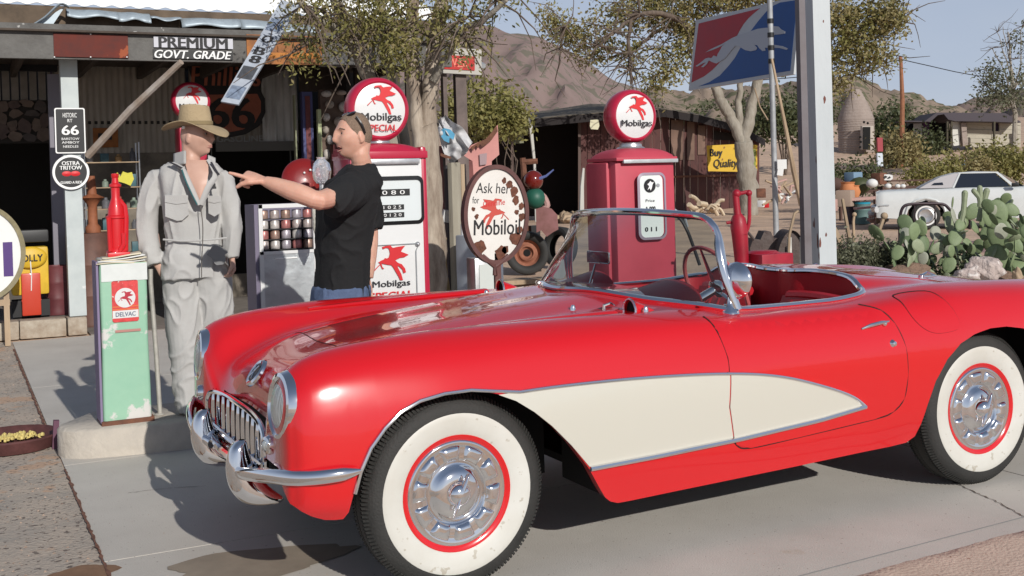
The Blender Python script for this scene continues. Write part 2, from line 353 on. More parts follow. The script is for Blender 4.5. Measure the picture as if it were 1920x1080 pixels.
def body_mesh(sd):
    NT, NS = 40, 34
    b = MB(); rows = []
    for x in XS:
        row = []; P = profile(x); te = side_t(x, zb(x))
        ts = list(np.linspace(0, 5, NT+1))+list(5+(te-5)*np.linspace(0, 1, NS+1)[1:])
        for t in ts: row.append([x, float(np.interp(t, TT, P[:, 0])), float(np.interp(t, TT, P[:, 1]))])
        rows.append(row)
    nr = len(rows)
    # snap to the cockpit outline
    for i in range(1, nr-1):
        if .9 < XS[i] < 2.4:
            hx = min(XS[i+1]-XS[i], XS[i]-XS[i-1])*.5
            for j in range(NT+1):
                x, w, z = rows[i][j]; r, q = nearpoly(x, w, COCKF)
                hw = .5*(rows[i][j+1][1]-rows[i][j][1])
                if r < max(hx, hw)*.95 and j < NT:
                    q2 = (q.x, abs(q.y)); rows[i][j] = [q2[0], 0 if j == 0 else q2[1], top_z(q2[0], q2[1])]
    # rounded front face: successive rings pulled in
    nose = []
    for k in range(1, 6):
        a = k/5*pi/2; c = cos(a)
        ring = []
        for (x, w, z) in rows[0]:
            zc = .50; wc = min(w, .66)
            ring.append([-.59-.022*sin(a), wc+(w-wc)*(.35+.65*c) if w > wc else w, zc+(z-zc)*(.12+.88*c if k < 5 else .0)])
        nose.append(ring)
    tail = []
    for k in range(1, 5):
        a = k/4*pi/2; c = cos(a); tail.append([[3.68+.05*sin(a), w*(.9+.1*c), .5+(z-.5)*c] for (x, w, z) in rows[-1]])
    allr = nose[::-1]+rows+tail
    nn = len(nose); vs = [PT(warp(p[0], p[1]), p[1], p[2], sd) for r in allr for p in r]; m = len(allr[0]); fs = []
    for i in range(len(allr)-1):
        for j in range(m-1):
            q = (allr[i][j], allr[i+1][j], allr[i+1][j+1], allr[i][j+1])
            cx = sum(p[0] for p in q)/4; cw = sum(p[1] for p in q)/4; cz = sum(p[2] for p in q)/4
            if j < NT and inpoly(cx, cw, COCKF) : continue
            if i < nn+2 and cx < -.575 and cw < .475 and .395 < cz < .582 and j < NT+NS: continue
            fs.append((i*m+j, (i+1)*m+j, (i+1)*m+j+1, i*m+j+1))
    b.add(vs, fs)
    # inward lip along the lower edge and arches
    o = len(b.v); lv = []; lf = []
    for i, x in enumerate(XS):
        p = rows[i][-1]; lv += [PT(p[0], p[1], p[2], sd), PT(p[0], p[1]-.045, p[2]+.006, sd)]
    for i in range(len(XS)-1): lf.append((2*i, 2*i+1, 2*i+3, 2*i+2))
    b.add(lv, lf)
    return b
bb = body_mesh(-1); b2 = body_mesh(1); bb.add(b2.v, b2.f)
body = bb.build('body', RED, car, smooth=50, weld=True)
bb = b2 = None
# dark underside and wheel wells
b = MB()
b.box((1.35, YC, .28), (1.35, 1.50, .03)); b.box((1.3, YC, .52), (.02, 1.5, .45)); b.box((-.05, YC, .36), (.60, 1.10, .02))
b.box((-.40, YC, .46), (.02, 1.3, .24)); b.box((3.3, YC, .34), (.6, 1.4, .02)); b.box((2.10, YC, .52), (.02, 1.5, .46)); b.box((3.12, YC, .52), (.02, 1.5, .4))
for s_ in (-1, 1):
    b.box((.06, YC+s_*.52, .54), (.86, .02, .50)); b.box((2.6, YC+s_*.50, .52), (1.1, .02, .55)); b.box((.60, YC+s_*.66, .45), (.02, .34, .40)); b.box((-.41, YC+s_*.66, .48), (.012, .26, .24))
b.build('underbody', DARK, car, smooth=0)
# ---- patches that follow the body surface
def patch(poly, fn, h=.03, th=.0025, closed=True):
    k = len(poly); P = [Vector(p) for p in poly]
    E = []; V = []
    for i in range(k):
        a, c = P[i], P[(i+1) % k]; n = max(1, int((c-a).length/h+.5))
        for j in range(n): V.append(a+(c-a)*(j/n))
    nb = len(V); E = [(i, (i+1) % nb) for i in range(nb)]
    x0, x1 = min(p.x for p in P), max(p.x for p in P); y0, y1 = min(p.y for p in P), max(p.y for p in P)
    PP = [tuple(v) for v in V]; x = x0+h/2; row = 0
    while x < x1:
        y = y0+h/2+(h/2 if row % 2 else 0)
        while y < y1:
            if inpoly(x, y, PP) and nearpoly(x, y, PP)[0] > h*.45: V.append(Vector((x, y)))
            y += h
        x += h*.87; row += 1
    vs, _, fs, *_ = delaunay_2d_cdt(V, E, [], 1, 1e-7)
    m = MB(); m.add([fn(v.x, v.y, th) for v in vs], [tuple(f) for f in fs])
    m.add([fn(v.x, v.y, th) for v in V[:nb]]+[fn(v.x, v.y, -.004) for v in V[:nb]], [(i, nb+i, nb+(i+1) % nb, (i+1) % nb) for i in range(nb)])
    return m
def s2(pts, n=6, closed=False): return [(p.x, p.y) for p in spline([(a, b, 0) for a, b in pts], n, closed)]
covetop = s2([(.135,.690),(.40,.694),(.75,.686),(1.141,.661),(1.40,.622),(1.63,.555),(1.77,.500),(1.844,.450)], 5)
coveF = [(.20,.662),(.27,.615),(.34,.556),(.42,.475),(.498,.377)]
cbot = [(1.844,.450),(1.60,.418),(1.183,.388),(.80,.372),(.505,.366)]
XD = 1.150
def botz(x): return float(np.interp(x, [.505,.80,1.183,1.60,1.844], [.377,.382,.395,.422,.450]))
def topz(x): return float(np.interp(x, [a for a, c in covetop], [c for a, c in covetop]))
cov1 = [(x, z) for x, z in covetop if x < XD-.01]+[(XD-.004, topz(XD))]+[(XD-.014,.53),(XD+.012, botz(XD))]+[(.80,.382),(.505,.377)]+coveF[::-1][1:]
cov2 = [(XD, topz(XD))]+[(x, z) for x, z in covetop if x > XD+.02]+[(1.60,.422),(1.30,.400),(XD+.016, botz(XD)),(XD-.010,.53)]
for sd in (-1, 1):
    patch(cov1, lambda x, z, o: S_side(x, z, sd, o+.0005), .05, .003).build('cove_panel', CREAM, car, smooth=60)
    tr = [S_side(x, z, sd, .006) for x, z in [(-.40,.42),(-.380,.49),(-.342,.565),(-.29,.625),(-.23,.672),(-.16,.701),(-.07,.716),(.03,.718),(.10,.708)]+covetop[2:]]
    MB().tube(tr, .0068, 8, flat=(1.0, 1.0)).build('cove_trim', CHROME, car)
    tr = [S_side(x, botz(x), sd, .006) for x in np.linspace(1.844, .50, 30)]
    MB().tube(tr, .0105, 8).build('cove_trim', CHROME, car)
    # door: raised 2.5 mm, dark gap around it
    door = [(XD-.03,.872),(XD-.012,.80),(XD,.72),(XD-.004,.66),(XD-.012,.58),(XD-.010,.50),(XD+.006,.42),(XD+.03,.372),(XD+.10,.350),(1.5,.362),(1.9,.388),(2.00,.41),(2.055,.46),(2.073,.56),(2.07,.68),(2.045,.78),(2.005,.836),(1.93,.862)]
    dr = patch(door, lambda x, z, o: S_side(x, z, sd, o), .04, .0022).build('door', RED, car, smooth=60)
    dl = [S_side(x, z, sd, -.0035) for x, z in s2(door, 4)]
    MB().tube(dl, .0052, 6).build('door_gap', SEAM, car)
    patch(cov2, lambda x, z, o: S_side(x, z, sd, o+.003), .05, .003).build('cove_panel', CREAM, dr, smooth=60)
    # handle, lock
    hz = [(1.86,.772),(1.90,.785),(1.96,.792),(2.01,.793)]
    MB().tube([S_side(x, z, sd, .004+.018*k) for (x, z), k in zip(hz, (0,.9,1,.4))], [.004,.008,.008,.004], 8).build('door_handle', CHROME, dr)
    p = S_side(1.985, .785, sd, .008); MB().ball(p, .012, 10).build('handle_button', CHROME, dr)
    p = S_side(2.005, .700, sd, 0); MB().lathe([(0,.016),(.010,.013),(.015,.004),(.018,0)], p, (0, sd, .1), 16).build('door_lock', CHROME, dr)
# fuel lid on the near rear fender
fuel = s2([(2.14,.862),(2.15,.80),(2.19,.75),(2.25,.725),(2.34,.728),(2.385,.745),(2.385,.80),(2.36,.862),(2.32,.893),(2.16,.885)], 4, True)
patch(fuel, lambda x, z, o: S_side(x, z, -1, o), .03, .002).build('fuel_lid', RED, car, smooth=60)
MB().tube([S_side(x, z, -1, -.003) for x, z in fuel], .0042, 6, closed=True).build('fuel_lid_gap', SEAM, car)
# hood with its shut line
hood = s2([(-.255,0),(-.25,.25),(-.235,.40),(-.15,.445),(.3,.48),(.72,.52),(.84,.53),(.86,.48),(.82,.3),(.79,.1),(.785,0)], 4)
hf = hood + [(x, -w) for x, w in hood[::-1][1:-1]]
patch(hf, lambda x, w, o: S_top(x, w, o), .05, .0022).build('hood', RED, car, smooth=60)
MB().tube([S_top(x, w, -.0038) for x, w in hf], .0055, 6, closed=True).build('hood_gap', SEAM, car)
deck = s2([(2.22,0),(2.23,.30),(2.27,.44),(2.5,.47),(3.2,.48),(3.32,.42),(3.36,0)], 5); df = deck+[(x, -w) for x, w in deck[::-1][1:-1]]
patch(df, lambda x, w, o: S_top(x, w, o), .06, .0022).build('rear_deck_lid', RED, car, smooth=60)
MB().tube([S_top(x, w, -.0035) for x, w in df], .005, 6, closed=True).build('deck_gap', SEAM, car)
# raised creases on the fenders with dummy air scoops
for sd in (-1, 1):
    b = MB(); n = 26
    for w0 in (.60,):
        pts = []; rr = []
        for i in range(n+1):
            x = -.12+.90*i/n; k = sin(pi*min(1, .15+.85*i/n)/2)
            pts.append(S_top(x, sd*w0, -.006+.004*k)); rr.append(.006+.010*k)
        b.tube(pts, rr, 10, flat=(2.6, 1))
    b.build('fender_crease', RED, car, smooth=70)
    c = S_top(.86, sd*.60, -.003)
    b = MB(); b.grid(lambda u, v: c+Vector((.11*u, (.046*(1-.5*u))*cos(pi*v), (.052*(1-u)**.8+.0)*sin(pi*v))), 8, 14); b.build('fender_scoop', RED, car, smooth=70)
    MB().tube([c+Vector((0, .046*cos(pi*v), .053*sin(pi*v))) for v in np.linspace(0, 1, 15)], .0045, 6).build('scoop_trim', CHROME, car)
    MB().add([c+Vector((.012,.044*cos(pi*v),.049*sin(pi*v))) for v in np.linspace(0,1,13)], [tuple(range(13))]).build('scoop_mouth', DARK, car)
# windshield
def wsb(w): a = abs(w)/.70; return Vector((.86+.46*a**2.3, YC+w, top_z(min(.86+.46*a**2.3, 1.30), min(abs(w), .70))+.012))
def wst(w):
    a = abs(w)/.575; return Vector((1.235+.055*a**2, YC+w, 1.288-.018*a**2))
NW = 40
bw = [wsb(w) for w in np.linspace(-.70, .70, NW+1)]
def wtop(u):      # top edge with rounded upper corners running down into the pillars
    w = -.62+1.24*u; a = abs(w)
    p = wst(max(-.575, min(.575, w)))
    if a > .50: t = (a-.50)/.12; return Vector((1.265+.03*t, YC+math.copysign(.50+.105*sin(t*pi/2)+.01*t, w), 1.272-.085*(1-cos(t*pi/2))))
    return Vector((1.235+.04*(a/.5)**2, YC+w, 1.288-.016*(a/.5)**2))
tw = [wtop(i/NW) for i in range(NW+1)]
def wsurf(u, v):
    i = u*NW; a = int(min(i, NW-1)); f = i-a; A = bw[a].lerp(bw[a+1], f); B = tw[a].lerp(tw[a+1], f)
    bul = sin(pi*v)*.022; return A.lerp(B, v)+Vector((-bul, 0, bul*.7))
MB().grid(lambda u, v: wsurf(u, v), NW, 8).build('windshield_glass', GLASS, car, smooth=80)
fr = [wsurf(0, v) for v in np.linspace(0, 1, 9)]+[wsurf(u, 1) for u in np.linspace(0, 1, NW+1)[1:-1]]+[wsurf(1, v) for v in np.linspace(1, 0, 9)]
MB().tube(fr, [.019,.020,.021,.022,.023,.023,.023,.022]+[.0165]*(len(fr)-16)+[.022,.023,.023,.023,.022,.021,.020,.019], 10, flat=(.8, 1.0)).build('windshield_frame', CHROME, car)
MB().tube([wsurf(u, 0)+Vector((0,0,-.004)) for u in np.linspace(0, 1, NW+1)], .015, 8, flat=(1.5, .9)).build('windshield_base_trim', CHROME, car)
MB().tube([f+Vector((.012,0,-.016)) for f in fr[6:-6]], .006, 6).build('windshield_seal', mat('seal_rubber', (.015,.015,.015), .6), car)
# cockpit rim
rim = [Vector((x, YC+w, top_z(x, abs(w))+.004)) for x, w in [(a, -c) for a, c in s2(COCK[3:], 4)]]
rim2 = rim + [Vector((p.x, 2*YC-p.y, p.z)) for p in rim[::-1][1:]]
MB().tube(rim2, .014, 8, flat=(1.1, .8)).build('cockpit_trim', CHROME, car)
# cockpit interior
b = MB(); n = len(rim2)
b.add([p-Vector((0,0,.0)) for p in rim2]+[Vector((p.x*.98+.03, YC+(p.y-YC)*.96, .36)) for p in rim2], [(i, n+i, n+i+1, i+1) for i in range(n-1)])
b.add([(1.1,.1,.36),(2.12,.1,.36),(2.12,1.52,.36),(1.1,1.52,.36)], [(0,1,2,3)])
b.build('cockpit_lining', REDIN, car)
b = MB(); b.grid(lambda u, v: Vector((1.19+.13*sin(v*pi*.5)-.02, YC-.64+1.28*u, .905-.26*v*v+.022*max(0, cos((u-.25)*2*pi*1.15))*(1-v))), 30, 8); b.build('dashboard', REDIN, car, smooth=80)
for sd, r in ((-1, .20), (1, .16)):      # padded dash cowls
    MB().grid(lambda u, v: Vector((1.02+.24*v, YC+sd*.33+r*cos(pi*u)*(1.0+.05*v), .925+(.085*v**.7)*sin(pi*u)-.02)), 16, 8).build('dash_cowl', REDIN, car, smooth=80)
for sd in (-1, 1):
    st = MB(); yc = YC+sd*.34
    st.box((1.78, yc, .52), (.46, .50, .16), bev=.05)
    st.build('seat_cushion', REDIN, car)
    st = MB(); st.grid(lambda u, v: Vector((1.97+.06*v-.05*sin(pi*v)*sin(pi*u), yc+(u-.5)*.52*(1-.18*v**3), .48+.37*v)), 14, 12)
    st.grid(lambda u, v: Vector((2.10, yc+(u-.5)*.52*(1-.18*v**3), .48+.37*v)), 14, 12)
    st.tube([Vector((2.06-.01, yc+(u-.5)*.52*.83, .845+.012*sin(pi*u))) for u in np.linspace(0.06, .94, 11)], .025, 8)
    for k in range(1, 6): st.tube([Vector((1.965+.06*v-.05*sin(pi*v)*sin(pi*k/6), yc+(k/6-.5)*.50*(1-.18*v**3), .50+.33*v)) for v in np.linspace(0, 1, 8)], .008, 5)
    st.build('seat_back', REDIN, car)
# steering wheel
sc = Vector((1.455, YC-.37, .935)); sa = Vector((1, 0, .42)).normalized(); e1 = Y_; e2 = sa.cross(e1)
sw = MB().tube([sc+e1*cos(q)*.205+e2*sin(q)*.205 for q in np.linspace(0, 2*pi, 40)[:-1]], .0095, 8, closed=True).build('steering_wheel', mat('wheel_red', (.45,.10,.10), .3, 0, .5), car)
b = MB()
for q in (radians(90), radians(210), radians(330)): b.tube([sc, sc+(e1*cos(q)+e2*sin(q))*.2], [.02,.009], 6, flat=(1, .3))
b.lathe([(0,.02),(.035,.012),(.045,0),(.03,-.03)], sc-sa*.0, -sa, 16); b.cyl(sc, sc-sa*.25, .02, .02)
b.build('spokes', CHROME, sw)
# mirrors
b = MB(); c = S_side(1.295, .868, -1, -.03); 
b.lathe([(0,0),(.040,0),(.036,.012),(.016,.03),(.011,.06),(.010,.10)], c, (0.02,0,1), 14)
mc = c+Vector((.03, -.005, .135)); ma = Vector((-1, -.25, .05)).normalized()
b.lathe([(0,.028),(.034,.025),(.062,.012),(.073,0),(.076,-.008)], mc, ma, 24)
mm = b.build('door_mirror', CHROME, car)
MB().lathe([(0,-.004),(.068,-.004)], mc, ma, 24).build('mirror_glass', mat('mirror_red_reflection', (.5,.06,.06), .05, .9), mm)  # a red reflection put into the mirror's own colour
b = MB(); c = Vector((1.03, YC, .965)); b.cyl(c, c+Vector((.03,0,.085)), .008, .006, 8); b.box(c+Vector((.045,0,.115)), (.014,.19,.055), bev=.006); b.build('rear_view_mirror', CHROME, car)
for x, w in ((.70, -.42), (.90, -.655), (.70, .42)):
    p = S_top(x, w, 0); b = MB(); b.lathe([(.012,0),(.011,.012),(.007,.022),(0,.024)], p, Z_, 10); b.build('washer_nozzle', CHROME, car)
p = S_top(.80, -.50, 0); b = MB(); b.tube([p, p+Vector((0,0,.02)), p+Vector((.028,-.005,.028)), p+Vector((.045,-.008,.018))], [.008,.008,.006,.004], 8); b.build('wiper_pivot', CHROME, car)
for w in (-.40, .40):
    p = S_top(2.70, w, .002); b = MB(); b.box(p+Vector((0,0,.006)), (.11,.022,.010), bev=.003); b.lathe([(.014,0),(.014,.018),(0,.024)], p+Vector((-.05,-.01,0)), Z_, 10); b.tube([p+Vector((-.05,0,.012)), p+Vector((.0,.0,.028)), p+Vector((.05,0,.010))], .005, 6); b.build('deck_latch', CHROME, car)
# nose emblem
c = Vector((-.508, YC, .712)); nz = Vector((-.80, 0, .60)).normalized(); ey = Y_; ez = nz.cross(ey)*-1
if ez.z < 0: ez = -ez
em = MB(); em.lathe([(0,.006),(.04,.006),(.052,.010),(.060,.004),(.062,-.006)], c, nz, 28); eo = em.build('nose_emblem', CHROME, car)
MB().lathe([(0,.0075),(.040,.0075)], c, nz, 24).build('emblem_face', mat('emblem_black', (.03,.03,.035), .3), eo)
b = MB()
for a, col in ((.6, 1), (-.6, 1)):
    d = (ey*sin(a)+ez*cos(a)); b.tube([c+nz*.010-d*.034, c+nz*.010+d*.034], .004, 5)
b.build('crossed_flags', CHROME, eo)
# headlights
for sd in (-1, 1):
    c = PT(-.567, .690, .702, sd); ax = Vector((-1, sd*.06, .10)).normalized()
    hb = MB().lathe([(.090,.030),(.098,.040),(.110,.036),(.121,.012),(.126,-.03),(.122,-.07)], c, ax, 40).build('headlight_bezel', CHROME, car)
    MB().lathe([(0,.052),(.03,.050),(.06,.043),(.08,.034),(.092,.026)], c, ax, 40).build('headlight_lens', LENS, car)
    # parking lamp below
    c = PT(-.600, .590, .555, sd); pb = MB().lathe([(.020,.03),(.030,.026),(.036,.008),(.034,-.03)], c, (-1, sd*.25, 0), 24).build('parking_lamp', CHROME, car)
    MB().lathe([(0,.038),(.012,.036),(.022,.026)], c, (-1, sd*.25, 0), 20).build('lamp_lens', LENS, pb)
# grille: dark cavity, chrome surround, teeth
MB().box((-.49, YC, .49), (.03, .96, .20)).build('grille_cavity', DARK, car)
mo = []
for q in np.linspace(0, 2*pi, 48)[:-1]:
    cw = cos(q); sw_ = sin(q); w = .505*math.copysign(abs(cw)**.42, cw); z = .492+.103*math.copysign(abs(sw_)**.5, sw_)
    mo.append(Vector((-.605+.030*(1-(w/.515)**2), YC+w, z)))
MB().tube(mo, .011, 8, closed=True).build('grille_surround', CHROME, car)
MB().tube([Vector((-.600, YC+w, .440)) for w in np.linspace(-.42, .42, 20)], .012, 8).build('grille_bar', CHROME, car)
for i in range(11):
    w = -.425+.85*i/10; x = -.590+.010*(1-(w/.44)**2); h = 1.04-.14*(abs(w)/.42)**4
    b = MB(); prof = [(-.001,.092*h,.005),(-.009,.080*h,.010),(-.014,.046*h,.0130),(-.016,0,.0140),(-.015,-.044*h,.013),(-.009,-.080*h,.010),(-.001,-.100*h,.005)]
    b.grid(lambda u, v: (lambda p: Vector((x+p[0]*(1-.75*abs(2*v-1)**1.6), YC+w+p[2]*(2*v-1)*1.05, .503+p[1])))(prof[int(round(u*6))]), 6, 6)
    b.build('grille_tooth', CHROME, car, smooth=75)
# lower bumper bars, wrap-round tips and guards
for sd in (-1, 1):
    pts = spline([PT(-.650,.22,.405,sd), PT(-.675,.40,.425,sd), PT(-.668,.56,.452,sd), PT(-.640,.70,.474,sd), PT(-.590,.815,.486,sd), PT(-.52,.872,.492,sd), PT(-.44,.892,.496,sd), PT(-.385,.897,.500,sd)], 4)
    MB().tube(pts, list(np.interp(np.linspace(0, 1, len(pts)), [0,.3,.6,.85,1], [.017,.020,.023,.020,.005])), 12, flat=(.8, 1.15)).build('bumper_bar', CHROME, car)
    yc = YC+sd*.335
    lv = [(.528,-.690,-.668,.012),(.520,-.705,-.662,.026),(.50,-.722,-.658,.036),(.46,-.735,-.648,.044),(.41,-.738,-.628,.052),(.36,-.728,-.596,.058),(.325,-.708,-.563,.059),(.300,-.680,-.535,.053),(.286,-.640,-.538,.036),(.283,-.610,-.565,.012)]
    A_ = spline([Vector((l[1], l[2], l[3])) for l in lv], 3); Zs = spline([Vector((l[0],0,0)) for l in lv], 3); n = len(A_)
    def gf(u, v):
        i = min(n-1, int(round(u*(n-1)))); xf, xb, hy = A_[i]; a = 2*pi*v
        return Vector((.030+(xf+xb)/2-(xb-xf)/2*math.copysign(abs(cos(a))**.8, cos(a)), yc+hy*math.copysign(abs(sin(a))**.8, sin(a)), Zs[i].x))
    b = MB(); b.grid(gf, n-1, 24); b.build('bumper_guard', CHROME, car, smooth=80, weld=True)
MB().tube([Vector((-.62-.03*(1-(w/.3)**2), YC+w, .420)) for w in np.linspace(-.42, .42, 12)], .015, 8).build('bumper_centre_bar', CHROME, car)
MB().grid(lambda u, v: Vector((-.605+.16*v+.04*(abs(2*u-1))**2, YC+(-.66+1.32*u), .42-.125*v**.8+.05*(abs(2*u-1))**3)), 20, 6).build('front_valance', RED, car, smooth=80)
# wheels
TREAD = mat('tyre_tread', (.026,.026,.024), .7, bump=.5, bscale=60)
def wheel(cx, sd, steer=0):
    yo = YC+sd*.81; c = Vector((cx, yo-sd*.085, .345)); ax = Vector((sd*-sin(steer)*1.0, sd*cos(steer), 0)); 
    w = bpy.data.objects.new('wheel', None); COL.objects.link(w); w.parent = car; w.location = c-worg(car)
    e1 = Z_
    prof = [(.185,.055),(.200,.072),(.240,.083),(.283,.085),(.305,.082),(.322,.073),(.334,.060),(.341,.045),(.345,.02),(.345,-.02),(.341,-.045),(.334,-.060),(.31,-.08),(.24,-.083),(.19,-.06)]
    ty = MB().lathe(prof, c, ax, 72, e1=e1).build('tyre', RUBBER, w, smooth=50)
    MB().lathe([(.204,.0745),(.215,.0795),(.240,.0850),(.262,.0868),(.280,.0868),(.284,.0845)], c, ax, 72, e1=e1).build('whitewall', WHITEW, ty)
    e2 = ax.cross(e1)
    b = MB(); nb = 150                                  # fine tread blocks round the shoulders
    for k in range(nb):
        q = 2*pi*k/nb; d = e1*cos(q)+e2*sin(q); t = e2*cos(q)-e1*sin(q)
        R3 = Matrix((t, ax, d)).transposed()
        for s_ in (-1, 1):
            b.box(c+d*.3365+ax*s_*.0575, (.0085, .026, .007), R3@Euler((s_*-.75, 0, 0)).to_matrix())
            b.box(c+d*.3445+ax*s_*.026, (.0100, .022, .004), R3@Euler((0, 0, s_*.5)).to_matrix())
    tag(b.build('tread', TREAD, ty, smooth=0), kind='stuff')
    MB().lathe([(.168,.055),(.185,.068),(.196,.077),(.206,.078),(.208,.070)], c, ax, 64, e1=e1).build('rim', RED, w)
    hc = MB().lathe([(0,.085),(.045,.085),(.060,.083),(.085,.074),(.094,.060),(.104,.057),(.110,.066),(.120,.071),(.150,.069),(.165,.070),(.176,.076),(.186,.074),(.190,.064)], c, ax, 64, e1=e1).build('hubcap', CHROME, w, smooth=70)
    b = MB()
    for k in range(10):                                 # ten raised pads
        q = 2*pi*k/10+.15
        def pd(u, v):
            a = q+(u-.5)*.50; r = .114+.056*v; k2 = (1-(2*u-1)**6)*(1-(2*v-1)**4)
            return c+(e1*cos(a)+e2*sin(a))*r+ax*(.069+.013*k2)
        b.grid(pd, 10, 8)
    b.build('hubcap_pads', CHROME, hc, smooth=80)
    b = MB(); b.lathe([(.046,.083),(.040,.100),(.030,.112),(.012,.118),(0,.119)], c, ax, 24, e1=e1)
    b.build('spinner_cone', CHROME, hc, smooth=60)
    for s_ in (-1, 1):
        d = (e1*.85+e2*.35*sd).normalized()*s_; b = MB(); b.tube([c+ax*.098, c+ax*.103+d*.035, c+ax*.108+d*.066, c+ax*.110+d*.080], [.020,.017,.012,.005], 8, flat=(1, .55)); b.build('spinner_ear', CHROME, hc, smooth=70)
    return w
for cx in (0, 2.591):
    for sd in (-1, 1): wheel(cx, sd, 0)
# ================================================================== the setting
def struct(o): o['kind'] = 'structure'; return o
def hor(px): return 360-.0298*(px-960)-18.7
def terr_d(d):
    return float(np.interp(d, [0, 44, 52, 62, 75, 90, 110, 140, 200, 500], [0, 0, .12, .55, 1.8, 3.3, 5.2, 7.5, 10, 14]))
def terr(x, y):
    d = (x-CX)*sin(YAW)+(y-CY)*cos(YAW); k = min(1, max(0, (d-30)/30))
    return terr_d(d)+.25*k*(sin(x*.21+1)*cos(y*.17)+.5*sin(x*.5+y*.4))
DIRT = mat('desert_dirt', (.66,.46,.32), .95, var=.2, vscale=.8, col2=(.42,.30,.22), bump=.5, bscale=14)
b = MB()
us = [-30,-10,-4,-1.5,0,1.5,3,5,8,12,17,23,30,38,46,54,62,70,78,86,95,105,118,135,155,180,215,260,330,480]
lat = [-600,-300,-160,-90,-60,-44,-32,-24,-18,-13,-9,-6,-3,0,3,6,9,13,18,24,32,44,60,90,160,300,600]
Fh = Vector((sin(YAW), cos(YAW), 0)); Rh = Vector((cos(YAW), -sin(YAW), 0))
pt = []
for u in us:
    for l in lat:
        p = Vector((CX, CY, 0))+Fh*u+Rh*l; p.z = terr(p.x, p.y)-.012; pt.append(p)
b.add(pt, [(i*len(lat)+j, i*len(lat)+j+1, (i+1)*len(lat)+j+1, (i+1)*len(lat)+j) for i in range(len(us)-1) for j in range(len(lat)-1)])
struct(b.build('ground', DIRT, smooth=80))
CONC = mat('slab_concrete', (.53,.50,.45), .88, col2=(.46,.43,.385), vscale=1.6, bump=.22, bscale=150, wear=((.44,.395,.33), 1.1, .70), speck=((.25,.215,.185), 60, .68))
APRON = mat('aggregate_apron', (.50,.41,.325), .95, col2=(.33,.295,.255), vscale=2.6, bump=.8, bscale=55, wear=((.48,.33,.23), 2.2, .56), speck=((.15,.12,.10), 38, .60))
sl_ = bpy.data.objects.new('concrete_slab', None); COL.objects.link(sl_); sl_['kind'] = 'structure'
def nearY(x): return -.663+.052*x
xsp = [-1.075, 2.86, 6.2, 9.5]; ysp = [None, 1.02, 2.80, 5.55, 8.60]
for i in range(3):
    for j in range(4):
        x0, x1 = xsp[i]+(.004 if i else 0), xsp[i+1]-.004; g = .004
        ya0 = nearY(x0) if ysp[j] is None else ysp[j]+g; ya1 = nearY(x1) if ysp[j] is None else ysp[j]+g; yb = ysp[j+1]-g
        skew = .05
        b = MB(); P = [(x0, ya0), (x1, ya1), (x1, yb), (x0, yb)]
        b.add([(x, y, .0) for x, y in P]+[(x, y, -.10) for x, y in P], [(0,1,2,3), (0,4,5,1), (1,5,6,2), (2,6,7,3), (3,7,4,0)])
        b.build('slab_panel', CONC, sl_, smooth=0)
struct(MB().add([(-1.0,-.60,.002),(9,-.08,.002),(9,-.074,.002),(-1.0,-.594,.002)], [(0,1,2,3)]).build('score_line', mat('score_grey', (.26,.27,.27), .9), smooth=0))
# cracks: thin ragged strips of dirt lying in the slab
def ragged(pts, w, z=.004, seed=1):
    rnd = random.Random(seed); P = spline([(p[0], p[1], z) for p in pts], 10); vs = []; fs = []
    for i, p in enumerate(P):
        t = (P[min(i+1, len(P)-1)]-P[max(i-1, 0)]).normalized(); n = Vector((-t.y, t.x, 0)); q = p+n*rnd.uniform(-w, w)*(1.6 if w < .008 else .35); ww = w*rnd.uniform(.25, 1)
        vs += [q+n*ww, q-n*ww]
    for i in range(len(P)-1): fs.append((2*i, 2*i+1, 2*i+3, 2*i+2))
    return MB().add(vs, fs)
CRK = mat('crack_dirt', (.10,.07,.05), .95)
def g2(px, py): p = gr(px, py); return (p.x, p.y)
for i, pl in enumerate([[(1785,903),(1830,925),(1870,942),(1925,972)], [(150,617),(230,596),(300,585),(420,570)], [(175,664),(250,660),(300,655)], [(240,925),(310,917),(385,912)]]):
    struct(ragged([g2(*p) for p in pl], .0026 if i else .0036, .003, i).build('crack', CRK, smooth=0))
b = ragged([(-1.08, y) for y in np.linspace(.3, 2.7, 8)], .009, .004, 9); struct(b.build('rusty_edge', mat('rust_edge', (.16,.075,.05), .9, var=.4, vscale=30), smooth=0))
b = ragged([(-1.09, y) for y in np.linspace(3.3, 8.0, 10)], .012, .004, 10); struct(b.build('rusty_edge', MATS['rust_edge'], smooth=0))
b = MB(); b.add([(-14,-3,-.006),(-1.08,-3,-.006),(-1.08,8.7,-.006),(-14,8.7,-.006)], [(0,1,2,3)]); struct(b.build('gravel_apron', APRON, smooth=0))
rnd = random.Random(41); vs = []; fs = []; n_ = 160          # sand that has drifted over the slab's near edge
for i in range(n_+1):
    x = .55+7.5*i/n_; e_ = nearY(x); w1 = .004+.012*abs(noise.noise(Vector((x*2.3, 0, 0))))*2+.006*noise.noise(Vector((x*11, 3, 0)))+rnd.uniform(-.004,.004)
    vs += [(x, e_-1.6, -.009), (x, e_-.04, -.002), (x, e_+w1*.4, .0035), (x, e_+w1, .0008)]
for i in range(n_):
    for j in range(3): fs.append((4*i+j, 4*i+4+j, 4*i+5+j, 4*i+1+j))
struct(MB().add(vs, fs).build('sand_drift', mat('pale_sand', (.55,.425,.34), .95, col2=(.47,.36,.285), vscale=7, bump=.6, bscale=70, speck=((.30,.17,.12), 30, .66)), smooth=80))
